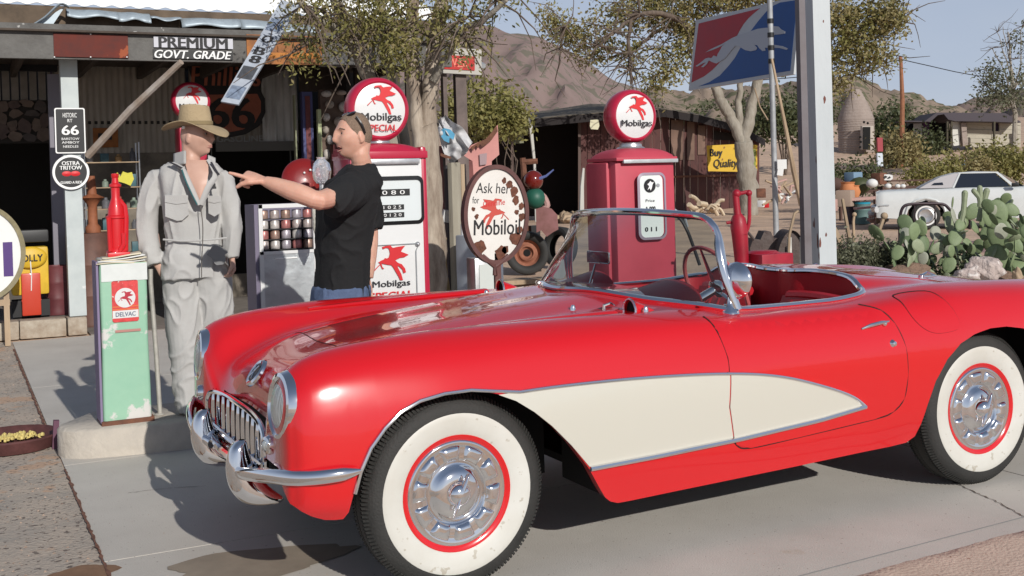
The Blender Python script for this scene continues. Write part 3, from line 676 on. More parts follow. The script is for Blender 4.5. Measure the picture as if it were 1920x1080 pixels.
# stains
def blot(cx, cy, rx, ry, z, seed, n=40):
    rnd = random.Random(seed); ph = [rnd.uniform(0, 6.28) for _ in range(5)]
    return MB().add([(cx+rx*cos(q)*(1+.18*sin(3*q+ph[0])+.10*sin(7*q+ph[1])+.05*sin(13*q+ph[2])), cy+ry*sin(q)*(1+.18*sin(2*q+ph[3])+.10*sin(5*q+ph[4])), z) for q in np.linspace(0, 2*pi, n+1)[:-1]], [tuple(range(n))])
c = gr(450, 1062); struct(blot(c.x+.06, c.y, .34, .17, .003, 3).build('stain', mat('damp_stain', (.26,.215,.165), .8, var=.15, vscale=5), smooth=0))
c = gr(150, 1078); struct(blot(c.x, c.y, .12, .12, .001, 4).build('stain', mat('rust_stain', (.21,.12,.07), .9, var=.2, vscale=8), smooth=0))
# loose grit and pebbles on the near ground
rnd = random.Random(5); b = MB()
for i in range(2600):
    if i < 1500: x = rnd.uniform(-2.6, -1.10); y = rnd.uniform(.0, 8.2); r = rnd.uniform(.003, .010)
    elif i < 2300: x = rnd.uniform(.6, 4.6); y = nearY(x)-abs(rnd.gauss(0, .22)); r = rnd.uniform(.002, .006)
    else: x = rnd.uniform(-1, 3.5); y = rnd.uniform(nearY(x), 2.6); r = rnd.uniform(.0015, .0035)
    z = -.006 if x < -1.08 else (-.010 if y < nearY(x) else 0)
    a = rnd.uniform(0, 6.28); h = r*rnd.uniform(.5, .9)
    vs = [(x+r*cos(a+k*2.1)*rnd.uniform(.7, 1.1), y+r*sin(a+k*2.1)*rnd.uniform(.7, 1.1), z) for k in range(3)]+[(x+rnd.uniform(-.3,.3)*r, y, z+h)]
    b.add(vs, [(0,1,3), (1,2,3), (2,0,3)])
tag(b.build('grit', mat('grit_stone', (.30,.22,.17), .95, var=.5, vscale=50), smooth=0, fixn=False), kind='stuff', label=None)
# the raised pump island
def rrect(x0, y0, x1, y1, r, n=8):
    P = []
    for cx, cy, a in ((x1-r, y0+r, -pi/2), (x1-r, y1-r, 0), (x0+r, y1-r, pi/2), (x0+r, y0+r, pi)):
        for k in range(n+1): P.append((cx+r*cos(a+k*pi/2/n), cy+r*sin(a+k*pi/2/n)))
    return P
PADM = mat('island_concrete', (.50,.45,.38), .9, col2=(.38,.345,.30), vscale=4, bump=.7, bscale=30)
def island(P, label=None):
    n = len(P); cx_ = sum(x for x, y in P)/n; cy_ = sum(y for x, y in P)/n; b = MB()
    P2 = [(x+(.014 if x < cx_ else -.014), y+(.014 if y < cy_ else -.014)) for x, y in P]
    b.add([(x, y, 0) for x, y in P]+[(x, y, .145) for x, y in P]+[(x, y, .160) for x, y in P2], [(i, (i+1) % n, n+(i+1) % n, n+i) for i in range(n)]+[(n+i, n+(i+1) % n, 2*n+(i+1) % n, 2*n+i) for i in range(n)]+[tuple(range(2*n, 3*n))])
    return struct(b.build('pump_island', PADM, smooth=50))
island([(-1.085,3.08),(-1.075,3.01),(-1.04,2.95),(-.97,2.90),(-.86,2.865),(-.70,2.84),(-.50,2.815),(-.20,2.80),(.30,2.80),(.30,3.42),(-.30,3.42),(-.84,3.44),(-.90,3.38),(-1.07,3.14)])
island(rrect(.50, 3.48, 4.4, 4.80, .12))
PE = bpy.data.objects.new('porch_edge', None); COL.objects.link(PE); PE['kind'] = 'structure'; rnd = random.Random(8)
x = -1.75; PEM = mat('porch_stone', (.42,.37,.30), .95, col2=(.27,.21,.155), vscale=9, bump=1, bscale=22)
while x < -.40:                                      # rough stone edge of the porch
    w = min(rnd.uniform(.30, .62), max(.15, -.36-x)); b = MB()
    b.box((x+w/2, 8.86+rnd.uniform(-.012, .012), .09), (w-.006, .26, .185), (rnd.uniform(-.02,.02), rnd.uniform(-.008,.008), rnd.uniform(-.03,.03)), bev=.018); x += w
    b.build('edge_stone', PEM, PE, smooth=50)
b = MB(); b.box((-1.68, 12.5, .08), (2.64, 7.0, .17)); b.box((2.33, 12.1, -.04), (5.34, 7.0, .10)); struct(b.build('porch_floor', mat('porch_floor', (.20,.175,.15), .9, var=.2), smooth=0))
# ------------------------------------------------------------------ hills
def hnoise(x, y): return sin(x*1.3+sin(y*1.7))*.5+sin(x*3.1+y*2.3+1)*.3+sin(x*7.3-y*5.1)*.18+sin(x*15+y*13)*.1
HILL = {}
def hillmat(name, c1, c2, c3, sc):
    m = mat(name, c1, 1, col2=c2, vscale=sc, bump=1, bscale=1.1, wear=(c3, sc*6, .53), spec=.1)
    return m
def ridge(name, pts, d0, d1, m, nu=150, nv=40, seed=0, amp=3.0, zoff=-1.5):
    px0, px1 = pts[0][0], pts[-1][0]; xs = [p[0] for p in pts]; ys = [p[1] for p in pts]
    def f(u, v):
        px = px0+(px1-px0)*u; py = float(np.interp(px, xs, ys)); r = ray(px, py)
        if v <= .85:
            t = v/.85; d = d0+(d1-d0)*t**.8; zt = CZ+ray(px, py).z*d1; q = CAMP+Vector((r.x, r.y, 0))*d
            z = (terr_d(d0)+zoff)*(1-t)+zt*t
            z += amp*.8*sin(pi*t)*hnoise(px*.012+seed, t*4+seed)+amp*.16*hnoise(px*.05+seed, t*17)*(t > 0)*min(1, t*4)
            z -= .4*amp*sin(pi*t)
        else:
            t = (v-.85)/.15; d = d1*(1+.5*t); zt = CZ+r.z*d1; q = CAMP+Vector((r.x, r.y, 0))*d; z = zt*(1-t*.6)+amp*.25*hnoise(px*.05+seed, 17)
        return Vector((q.x, q.y, z))
    b = MB(); b.grid(f, nu, nv); return struct(b.build(name, m, smooth=80))
M1 = hillmat('mountain_rock', (.30,.222,.200), (.235,.172,.152), (.175,.155,.12), .02)
M2 = hillmat('hill_scrub', (.31,.235,.18), (.225,.175,.135), (.13,.125,.075), .05)
def jag(pts, a, seed, step=8):
    rnd = random.Random(seed); xs = [p[0] for p in pts]; ys = [p[1] for p in pts]; out = []; x = xs[0]
    while x < xs[-1]: out.append((x, float(np.interp(x, xs, ys))+rnd.uniform(-a, a))); x += step
    return out
ridge('mountain', jag([(-900,120),(-300,70),(300,45),(700,35),(860,44),(905,46),(960,60),(1010,70),(1040,76),(1090,110),(1130,133),(1170,158),(1230,180),(1400,235),(1700,260)], 2, 1, 14), 170, 470, M1, 180, 44, 0, 9)
ridge('scrub_hill', jag([(1080,240),(1150,200),(1200,172),(1240,163),(1290,172),(1330,166),(1430,160),(1520,145),(1560,141),(1590,140),(1625,152),(1650,160),(1690,172),(1740,184),(1780,197),(1850,222),(2000,245),(2300,270)], 2, 2, 7), 108, 230, M2, 200, 40, 3, 4)
ridge('far_hill', jag([(1560,240),(1700,222),(1770,203),(1800,190),(1830,182),(1880,170),(1940,163),(2200,120),(2700,100)], 2, 3, 8), 120, 300, hillmat('hill_far', (.31,.22,.185), (.24,.18,.15), (.17,.15,.11), .04), 120, 36, 6, 5)
# shrubs dotted over the slopes, past counting
# ================================================================== plants
def leaf_mesh(name, blobs, n, size, m, parent, seed=1, flat=.5, droop=0):
    """n small leaf faces spread through ellipsoid blobs (c, (rx,ry,rz), weight)"""
    R = np.random.RandomState(seed); W = np.array([b_[2] for b_ in blobs], float); W /= W.sum()
    idx = R.choice(len(blobs), n, p=W); C = np.array([list(b_[0]) for b_ in blobs])[idx]; RR = np.array([list(b_[1]) for b_ in blobs])[idx]
    d = R.normal(size=(n, 3)); d /= np.linalg.norm(d, axis=1)[:, None]; r = R.uniform(.25, 1, n)**.55
    # gather into sprigs so gaps show through
    P = C+d*r[:, None]*RR; ns = max(8, n//14); S = P[:ns]; k = R.randint(0, ns, n); P = S[k]+R.normal(size=(n, 3))*size*2.6*np.array([1, 1, 1.2])
    a = R.normal(size=(n, 3)); a /= np.linalg.norm(a, axis=1)[:, None]; a[:, 2] -= droop; a /= np.linalg.norm(a, axis=1)[:, None]
    t = R.normal(size=(n, 3)); b_ = np.cross(a, t); b_ /= np.linalg.norm(b_, axis=1)[:, None]
    s = size*R.uniform(.6, 1.3, n)[:, None]; V = np.empty((n, 4, 3))
    V[:, 0] = P-a*s; V[:, 1] = P+b_*s*flat; V[:, 2] = P+a*s; V[:, 3] = P-b_*s*flat
    off = np.array(worg(parent)) if parent else np.zeros(3)
    me = bpy.data.meshes.new(name); me.vertices.add(4*n); me.vertices.foreach_set('co', (V-off).reshape(-1).astype(np.float32))
    me.loops.add(4*n); me.loops.foreach_set('vertex_index', np.arange(4*n, dtype=np.int32)); me.polygons.add(n)
    me.polygons.foreach_set('loop_start', np.arange(0, 4*n, 4, dtype=np.int32)); me.update(); me.validate()
    me.materials.append(m); o = bpy.data.objects.new(name, me); COL.objects.link(o)
    if parent is not None: o.parent = parent
    o['kind'] = 'stuff'
    return o
def leafmat(name, c, c2):
    if name in MATS: return MATS[name]
    m = bpy.data.materials.new(name); m.use_nodes = True; N = m.node_tree.nodes; L = m.node_tree.links; b = N['Principled BSDF']
    b.inputs['Roughness'].default_value = .6
    g = N.new('ShaderNodeTexNoise'); g.inputs['Scale'].default_value = 3.5; tc = N.new('ShaderNodeTexCoord'); L.new(tc.outputs['Object'], g.inputs[0])
    w = N.new('ShaderNodeTexWhiteNoise'); L.new(tc.outputs['Object'], w.inputs[0])
    r = N.new('ShaderNodeValToRGB'); r.color_ramp.elements[0].color = (*c, 1); r.color_ramp.elements[1].color = (*c2, 1); r.color_ramp.elements[0].position = .3; r.color_ramp.elements[1].position = .7
    L.new(g.outputs[0], r.inputs[0]); L.new(r.outputs[0], b.inputs['Base Color'])
    tr = N.new('ShaderNodeBsdfTranslucent'); L.new(r.outputs[0], tr.inputs[0]); mx = N.new('ShaderNodeMixShader'); mx.inputs[0].default_value = .25
    o = [n for n in N if n.type == 'OUTPUT_MATERIAL'][0]; L.new(b.outputs[0], mx.inputs[1]); L.new(tr.outputs[0], mx.inputs[2]); L.new(mx.outputs[0], o.inputs[0])
    MATS[name] = m; return m
OLIVE = leafmat('olive_leaves', (.14,.14,.035), (.28,.25,.085)); YEL = leafmat('dry_leaves', (.20,.165,.06), (.34,.28,.13)); DGRN = leafmat('dusty_green', (.05,.065,.025), (.10,.11,.045))
GREYL = leafmat('grey_green_leaves', (.085,.095,.05), (.19,.19,.12))
BARK = mat('pale_bark', (.46,.39,.31), .95, col2=(.15,.105,.075), vscale=9, bump=1, bscale=26, stretch=(1,1,.22))
BARKD = mat('dark_bark', (.17,.13,.10), .95, col2=(.07,.05,.04), vscale=8, bump=1, bscale=30, stretch=(1,1,.3))
BARKG = mat('grey_bark', (.34,.31,.26), .95, col2=(.22,.19,.15), vscale=5, bump=.6, bscale=12, stretch=(1,1,.4))
def limb(b, pts, r0, r1, n=9, wob=.0, seed=0):
    P = spline(pts, 5); rnd = random.Random(seed); k = len(P)
    P = [p+Vector((rnd.uniform(-wob, wob), rnd.uniform(-wob, wob), 0)) for p in P]
    b.tube(P, [(r0+(r1-r0)*i/(k-1))*rnd.uniform(.92, 1.08) for i in range(k)], n)
def twigs(b, ends, n, L_, r, seed=0, down=.2):
    rnd = random.Random(seed); tips = []
    for p in ends:
        for _ in range(n):
            d = Vector((rnd.gauss(0, 1), rnd.gauss(0, 1), rnd.gauss(.15, .7))).normalized(); q = p; pts = [p]; l = L_*rnd.uniform(.5, 1.2)
            for k in range(3): d = (d+Vector((rnd.gauss(0,.3), rnd.gauss(0,.3), rnd.gauss(-down,.3)))).normalized(); q = q+d*l/3; pts.append(q)
            b.tube(pts, [r, r*.7, r*.5, r*.25], 4, caps=False); tips.append(q)
    return tips
# --- the bark tree behind the white pump
t1 = thing('shade_tree', 'many-stemmed shade tree with peeling bark and hanging leaves behind the white pump', 'tree', tuple(gr(815, 560, 0)*0+Vector((at(815,520,10.8).x, at(815,520,10.8).y, 0))))
D = 10.8
def A(px, py, d=D): return at(px, py, d)
b = MB()
base = A(812, 700); base.z = -.05
limb(b, [base, A(812,520), A(806,400), A(800,300), A(795,235)], .140, .125, 14, .010)
limb(b, [A(797,330), A(800,240), A(808,160), A(818,70), A(832,-30), A(845,-160)], .095, .055, 12, .01, 1)
limb(b, [A(792,300,10.9), A(790,225,10.9), A(780,150,10.9), A(772,60,10.95), A(778,-60,11)], .085, .05, 10, .012, 2)
limb(b, [A(790,290,10.7), A(778,190,10.7), A(768,120,10.6), A(765,60,10.6)], .07, .035, 8, .01, 3)
b.build('trunk', BARK, t1, smooth=70)
b = MB()
limb(b, [A(770,420,11), A(735,270,11), A(702,175,11), A(678,115,10.9), A(652,60,10.8), A(634,10,10.7), A(600,-60,10.6)], .085, .05, 9, .01, 4)
limb(b, [A(780,400,11.1), A(752,230,11.1), A(733,150,11), A(722,80,11), A(716,20,11), A(700,-60,11)], .055, .035, 8, .01, 5)
limb(b, [A(560,0,10.3), A(590,30,10.4), A(625,52,10.6), A(655,80,10.8)], .03, .045, 7, .008, 6)
limb(b, [A(668,108,10.9), A(620,82,10.6), A(590,72,10.5), A(575,100,10.5)], .022, .008, 6, .004, 7)
limb(b, [A(815,150,10.7), A(865,60,10.4), A(905,40,10.2), A(950,0,10)], .04, .02, 7, .01, 8)
b.build('limb', BARKG, t1, smooth=70)
b = MB(); ends = [A(x, y, d) for x, y, d in ((640,10,10.6),(600,20,10.5),(700,30,11),(750,20,11),(840,20,10.6),(880,30,10.3),(930,0,10.1),(570,10,10.3),(660,70,10.8),(590,75,10.5),(870,70,10.3),(720,60,10.8))]
twigs(b, ends, 7, .75, .012, 3, .5); tag(b.build('twigs', BARKD, t1, smooth=60), kind='stuff')
bl = []
rnd = random.Random(4)
for (x, y, d, rx, rz, w) in ((600,45,10.4,.32,.28,3),(650,30,10.6,.32,.30,4),(700,20,10.8,.36,.30,5),(750,45,10.6,.30,.40,5),(690,65,10.9,.26,.22,3),(740,85,10.5,.16,.26,3),(755,115,10.5,.10,.14,1.6),(850,40,10.5,.24,.3,3),(890,20,10.3,.22,.22,2.4),(940,-10,10.1,.25,.2,2),(560,10,10.3,.22,.18,1.2),(600,95,10.5,.14,.13,1.4),(575,115,10.5,.12,.05,.5),(860,75,10.3,.12,.14,1),(640,-60,10.6,.8,.4,5),(800,-70,10.8,.9,.45,5),(900,105,11.5,.22,.10,1)):
    bl.append((A(x, y, d), (rx, rx, rz), w))
leaf_mesh('crown', bl, 5200, .028, OLIVE, t1, 3, .36, .5)
leaf_mesh('crown', bl, 2200, .026, YEL, t1, 5, .38, .5)
# --- the big pale forked tree beyond the barn front
t2 = thing('forked_tree', 'tall pale forked tree standing before the long dark shed', 'tree', tuple(Vector((at(1400,395,40).x, at(1400,395,40).y, 0))))
def A2(px, py, d=40): return at(px, py, d)
b = MB(); bs = A2(1402, 400); bs.z = 0
limb(b, [bs, A2(1404,360), A2(1398,310), A2(1394,265)], .36, .31, 14, .03, 1)
limb(b, [A2(1396,290), A2(1380,240), A2(1358,200), A2(1342,165), A2(1330,120)], .22, .15, 12, .05, 2)
limb(b, [A2(1396,290), A2(1402,230), A2(1415,175), A2(1428,120), A2(1450,60), A2(1480,10), A2(1500,-40)], .22, .10, 12, .05, 3)
limb(b, [A2(1388,262), A2(1385,210), A2(1388,160), A2(1400,90)], .14, .09, 8, .04, 4)
limb(b, [A2(1425,130), A2(1490,90), A2(1560,110), A2(1610,60), A2(1650,20)], .13, .05, 8, .04, 5)
b.build('trunk', BARKG, t2, smooth=70); b = MB()
b = MB(); limb(b, [A2(1334,130), A2(1316,85), A2(1290,52,39), A2(1255,30,38), A2(1215,24,37), A2(1180,38,37), A2(1150,62,36), A2(1120,85,36)], .15, .03, 8, .05, 2); b.build('limb', BARKG if '1425,130' in 'limb(b, [A2(1334,130), A2(1316,85), A2(1290,52,39), A2(1255,' else BARKD, t2, smooth=70)
b = MB(); limb(b, [A2(1325,100), A2(1290,70,41), A2(1250,50,42), A2(1190,90,42), A2(1140,110,42)], .12, .04, 8, .05, 6); b.build('limb', BARKG if '1425,130' in 'limb(b, [A2(1325,100), A2(1290,70,41), A2(1250,50,42), A2(11' else BARKD, t2, smooth=70)
b = MB(); limb(b, [A2(1560,110), A2(1580,80), A2(1640,70), A2(1690,40)], .06, .03, 6, .04, 7); b.build('limb', BARKG if '1425,130' in 'limb(b, [A2(1560,110), A2(1580,80), A2(1640,70), A2(1690,40)' else BARKD, t2, smooth=70)
b = MB(); limb(b, [A2(1184,158,37), A2(1182,110,37), A2(1178,60,37), A2(1190,25,37)], .04, .07, 6, .04, 7); b.build('limb', BARKG if '1425,130' in 'limb(b, [A2(1184,158,37), A2(1182,110,37), A2(1178,60,37), A' else BARKD, t2, smooth=70)

b = MB(); ends = [A2(x, y, d) for x, y, d in ((1120,85,36),(1150,60,36),(1200,25,37),(1180,100,37),(1260,30,38),(1300,60,39),(1060,50,36),(1240,90,40),(1290,100,40),(1330,10,39),(1400,0,40),(1560,110,40),(1610,60,40),(1650,20,40),(1690,40,40),(1580,20,40),(1600,140,40),(1640,110,40),(1480,10,40),(1050,90,36),(1180,130,37),(1230,140,39))]
twigs(b, ends, 9, 1.9, .03, 5, .25); tag(b.build('twigs', BARKD, t2, smooth=60), kind='stuff')
bl = []
for (x, y, rx, rz, w) in ((1060,60,.8,.45,1.4),(1110,85,.9,.6,1.8),(1150,30,.9,.6,2),(1200,20,1.0,.6,2.4),(1180,100,.6,.6,1),(1260,20,1.0,.7,3),(1300,70,.8,.8,1.6),(1260,120,.7,.7,1.2),(1230,150,.5,.4,.7),(1350,0,1.2,.5,3),(1420,-10,1.2,.5,3),(1560,30,1.0,.8,3),(1610,50,1.0,.8,3.4),(1650,30,.8,.7,2.6),(1590,100,.9,.6,2.2),(1640,110,.7,.5,1.4),(1570,160,.6,.4,.8),(1680,40,.4,.5,.9),(1030,40,.4,.3,.5),(1300,-60,2.5,.6,3),(1560,-60,2.5,.7,4)):
    bl.append((A2(x, y, 38+rx), (rx, rx, rz), w))
leaf_mesh('crown', bl, 14000, .075, YEL, t2, 7, .5, .3)
leaf_mesh('crown', bl, 9000, .075, OLIVE, t2, 8, .5, .3)
# --- bushes and trees further off
def bush(label, px, py, d, rx, rz, m, n, size, seed, name='bush', group=None, stems=5):
    c = at(px, py, d); g = Vector((c.x, c.y, terr(c.x, c.y))); t = thing(name, label, 'bush', tuple(g), group)
    b = MB(); rnd = random.Random(seed)
    for k in range(stems): b.tube([g, g.lerp(c, .6)+Vector((rnd.uniform(-.4,.4)*rx, rnd.uniform(-.4,.4)*rx, 0)), c+Vector((rnd.uniform(-.7,.7)*rx, rnd.uniform(-.5,.5)*rx, rnd.uniform(.1,.7)*rz))], [.03*rx+.01, .02*rx, .008], 5)
    b.build('stems', BARKD, t)
    leaf_mesh('foliage', [(c, (rx, rx*.7, rz), 2), (c+Vector((rx*.5, 0, -rz*.4)), (rx*.6, rx*.5, rz*.5), 1), (c-Vector((rx*.5, 0, rz*.4)), (rx*.6, rx*.5, rz*.5), 1)], n, size, m, t, seed, .5)
    return t
bush('olive bushy tree rising behind the shed roof, left of the red sign board', 900, 198, 36, 1.35, .85, OLIVE, 3600, .09, 21)
bush('green leaf clump against the mountain above the shed roof edge', 945, 215, 34, .8, .4, OLIVE, 1800, .08, 22)
bush('dark green scrub behind the forked tree', 1470, 215, 70, 2.6, 1.3, DGRN, 3000, .16, 23)
bush('rounded green shrub left of the dark shed doorway', 1735, 268, 84, 1.7, .9, DGRN, 2500, .13, 24)
bush('yellowish desert bush beside the utility pole foot', 1685, 280, 72, 1.5, 1.0, YEL, 2500, .14, 25)
bush('tall green reeds behind the white car roof', 1870, 305, 52, 1.9, .62, OLIVE, 5000, .10, 26)
bush('spiky light green plant behind the rear of the white car', 1780, 318, 48, .5, .45, OLIVE, 900, .10, 27)
bush('brownish dry bush between the person and the reeds', 1835, 315, 50, .6, .4, YEL, 1200, .09, 28)
bush('low grey green shrub just right of the white square post', 1605, 478, 12.6, .34, .16, GREYL, 3500, .022, 29)
bush('low grey green shrub left of the cactus', 1660, 482, 12.8, .28, .13, GREYL, 2500, .022, 30)
bush('sparse brushy shrub behind the junk table', 1600, 330, 40, 1.3, .45, DGRN, 1500, .08, 31)
bush('pale brush on the slope right of the stone tower', 1665, 240, 92, 2.2, 1.6, DGRN, 2200, .2, 32)
bush('grassy clump right of the junk table', 1735, 325, 46, 1.0, .35, OLIVE, 1500, .08, 33)
# scattered scrub on the slopes
R = np.random.RandomState(3); vs = []; 
bl = []
for i in range(240):
    px = R.uniform(1180, 1930); d = R.uniform(100, 200); tpy = float(np.interp(px, [1180,1330,1560,1780,1930], [185,170,146,200,240])); 
    t = ((d-108)/(230-108)); 
    if t <= 0: t = 0
    zr = CZ+ray(px, tpy).z*230; z = (terr_d(108)-1.5)*(1-t**1.25)+zr*t**1.25
    q = CAMP+Vector((ray(px, 300).x, ray(px, 300).y, 0))*d; bl.append((Vector((q.x, q.y, z)), (1.0, 1.0, .7), 1))
leaf_mesh('scrub', bl, 7000, .28, DGRN, None, 9, .6)
t3 = thing('bare_tree', 'thin half-bare tree on the slope at the right edge', 'tree', tuple(Vector((at(1900,230,62).x, at(1900,230,62).y, terr(at(1900,230,62).x, at(1900,230,62).y)))))
def A3(px, py, d=62): return at(px, py, d)
b = MB()
g = Vector(t3.location)
limb(b, [g, A3(1902,230), A3(1900,170), A3(1895,120), A3(1890,60)], .16, .03, 7, .05, 1)
for k, (x, y) in enumerate(((1845,130),(1860,90),(1870,60),(1915,50),(1930,90),(1850,160),(1880,50),(1925,130))): limb(b, [A3(1900,200-k*8), A3((1900+x)/2+5, (y+190)/2), A3(x, y)], .06, .015, 5, .04, k+2)
b.build('trunk', BARKG, t3); b = MB()
twigs(b, [A3(x, y) for x, y in ((1845,130),(1860,90),(1870,60),(1915,50),(1930,90),(1850,160),(1890,80),(1905,110))], 7, 1.4, .02, 6, 0); tag(b.build('twigs', BARKD, t3), kind='stuff')
leaf_mesh('crown', [(A3(1900,160), (1.8,1.8,.8), 3), (A3(1860,140), (1,1,.5), 1.2), (A3(1920,80), (1,1,.9), 1), (A3(1890,185), (2,2,.4), 3)], 2600, .10, GREYL, t3, 11, .5)
# ================================================================== filling station
WHITEP = mat('white_enamel', (.66,.66,.65), .3, 0, .3, var=.03, vscale=4)
MAGR = mat('pump_red', (.42,.014,.045), .35, 0, .4)
FADR = mat('faded_pump_red', (.48,.055,.085), .55, col2=(.40,.045,.07), vscale=2.5)
BLK = mat('black_paint', (.012,.012,.013), .5); BLKT = mat('black_print', (.015,.014,.016), .6); REDP = mat('red_print', (.55,.015,.02), .5)
WHT = mat('white_print', (.78,.78,.76), .5); SILV = mat('dull_metal', (.55,.56,.57), .35, .8, var=.1, vscale=9)
GREYM = mat('galvanised', (.42,.44,.45), .5, .4, var=.15, vscale=4, bump=.2, bscale=8)
PLANKD = mat('dark_planks', (.085,.065,.05), .9, col2=(.045,.035,.028), vscale=5, bump=.6, bscale=20, stretch=(1,1,.15))
RUSTR = mat('rusty_red', (.14,.025,.015), .8, col2=(.075,.018,.014), vscale=6, wear=((.30,.075,.03), 5, .60))
RUST = mat('rust', (.20,.085,.05), .9, col2=(.10,.045,.03), vscale=9, bump=.6, bscale=30)
WOODT = mat('tan_wood', (.44,.33,.22), .85, col2=(.28,.20,.13), vscale=6, bump=.4, bscale=20, stretch=(1,1,.2))
YELP = mat('yellow_paint', (.62,.40,.03), .5, var=.12, vscale=6)
def quad(px4, d):
    return [at(px, py, dd) for (px, py), dd in zip(px4, d if isinstance(d, (list, tuple)) else [d]*4)]
# ---- a pump globe: red drum, white lenses, flying horse and lettering
def globe(c, r, dep, parent, words, nn=(0,-1,0), name='globe'):
    nn = Vector(nn).normalized(); ux = Vector((-nn.y, nn.x, 0)); c = Vector(c)
    if ux.dot(imR) < 0: ux = -ux
    g = MB(); h = dep/2
    g.lathe([(r*.80,h*1.0),(r*.86,h*1.12),(r*.93,h*1.0),(r*.98,h*.6),(r,0),(r*.98,-h*.6),(r*.93,-h),(r*.86,-h*1.12),(r*.8,-h)], c, nn, 48)
    go = g.build(name, MAGR, parent, smooth=60)
    ln = MB(); ln.lathe([(0,h*1.28),(r*.3,h*1.26),(r*.6,h*1.16),(r*.82,h*1.0)], c, nn, 48); ln.lathe([(0,-h*1.28),(r*.3,-h*1.26),(r*.6,-h*1.16),(r*.82,-h*1.0)], c, nn, 48)
    ln.build('globe_lens', WHITEP, go, smooth=60)
    f = c+nn*h*1.30
    pegasus(f+Z_*r*.32, ux, Z_, r*.95, mat('horse_red', (.60,.025,.03), .5), go)
    for s_, dz, w, hh, m_ in words: text(s_, 1, f+Z_*r*dz, ux, Z_, m_, go, fit=(r*w, r*hh), bold=.025)
    return go
# ---- white pump
def white_pump():
    x0, x1, yf, yb = .825, 1.372, 3.60, 3.96; xc = (x0+x1)/2; t = thing('gas_pump', 'white gas pump with magenta top and edges, behind the man in black', 'gas pump', (xc, 3.82, .16), 'old gas pumps')
    b = MB(); b.box((xc, 3.785, .90), (x1-x0-.060, .37, 1.46), bev=.012); b.build('cabinet', WHITEP, t)
    b = MB(); b.box((x1-.020, 3.79, .93), (.046, .385, 1.54), bev=.02); b.build('side_panel', MAGR, t)
    b = MB(); b.box((x0+.020, 3.79, .93), (.046, .385, 1.54), bev=.02); b.build('side_panel', MAGR, t)
    b = MB(); b.box((xc, 3.785, .22), (x1-x0+.02, .42, .11), bev=.01); b.build('base', MAGR, t)
    b = MB()
    for i in range(1): b.grid(lambda u, v: Vector((xc+(x1-x0)/2*1.0*(2*u-1), 3.585+.41*v, 1.668+.062*(1-abs(2*u-1)**3.2)*(1-abs(2*v-1)**4)**.6)), 20, 12)
    b.box((xc, 3.785, 1.645), (x1-x0+.012, .405, .05), bev=.006); b.build('top_cap', MAGR, t)
    b = MB(); b.box((xc, 3.59, 1.600), (x1-x0-.115, .03, .036), bev=.004); b.build('trim_strip', SILV, t)
    b = MB(); b.lathe([(.11,0),(.10,.012),(.085,.02),(.08,.045),(.095,.06)], (1.085, 3.78, 1.715), Z_, 28); b.build('globe_collar', SILV, t)
    globe((1.078, 3.76, 1.960), .226, .15, t, [('Mobilgas', -.26, 1.28, .30, BLKT), ('SPECIAL', -.56, 1.0, .20, REDP)])
    # display window
    P = rrect(-.235, -.165, .235, .165, .045); f = MB(); n = len(P); o = Vector((xc+.01, 3.594, 1.335)); P2 = rrect(-.212, -.14, .212, .14, .03)
    f.add([o+Vector((x, 0, y)) for x, y in P]+[o+Vector((x, -.016, y)) for x, y in P2]+[o+Vector((x, .0, y)) for x, y in P2], [(i, (i+1) % n, n+(i+1) % n, n+i) for i in range(n)]+[(n+i, n+(i+1) % n, 2*n+(i+1) % n, 2*n+i) for i in range(n)])
    fo = f.build('display_frame', BLK, t, smooth=50)
    MB().add([o+Vector((x, -.004, y)) for x, y in P2], [tuple(range(n))]).build('dial_face', mat('dial_face', (.62,.66,.66), .4), fo)
    for (dx, dz, w, h, s_) in ((-.02, .055, .30, .045, '0 0 8 0'), (.0, -.045, .17, .034, '1 0 2 5'), (.0, -.098, .17, .034, '0 1 2 0')):
        MB().box(o+Vector((dx, -.006, dz)), (w, .006, h)).build('counter', BLK, fo, smooth=0)
        text(s_, 1, o+Vector((dx, -.0095, dz)), X_, Z_, WHT, fo, fit=(w*.75, h*.62))
    # lower plate
    o = Vector((xc-.015, 3.597, .835)); p = MB(); P = [(-.215,.20),(.215,.20),(.19,.15),(.19,-.16),(.215,-.20),(.17,-.20),(0,-.225),(-.17,-.20),(-.215,-.20)]
    p.tube([o+Vector((x, -.003, y)) for x, y in P], .0042, 5, closed=True); po = p.build('badge_plate', GREYM, t)
    pegasus(o+Vector((.0, -.004, .085)), X_, Z_, .26, REDP, po); text('Mobilgas', 1, o+Vector((.005, -.004, -.068)), X_, Z_, BLKT, po, fit=(.27,.055), bold=.02); text('SPECIAL', 1, o+Vector((.005,-.004,-.145)), X_, Z_, REDP, po, fit=(.31,.055), bold=.03)
    b = MB(); b.lathe([(.018,0),(.018,.008),(.008,.02),(0,.022)], (x1-.085, 3.60, 1.03), (0,-1,0), 14); b.build('door_knob', SILV, t)
    return t
white_pump()
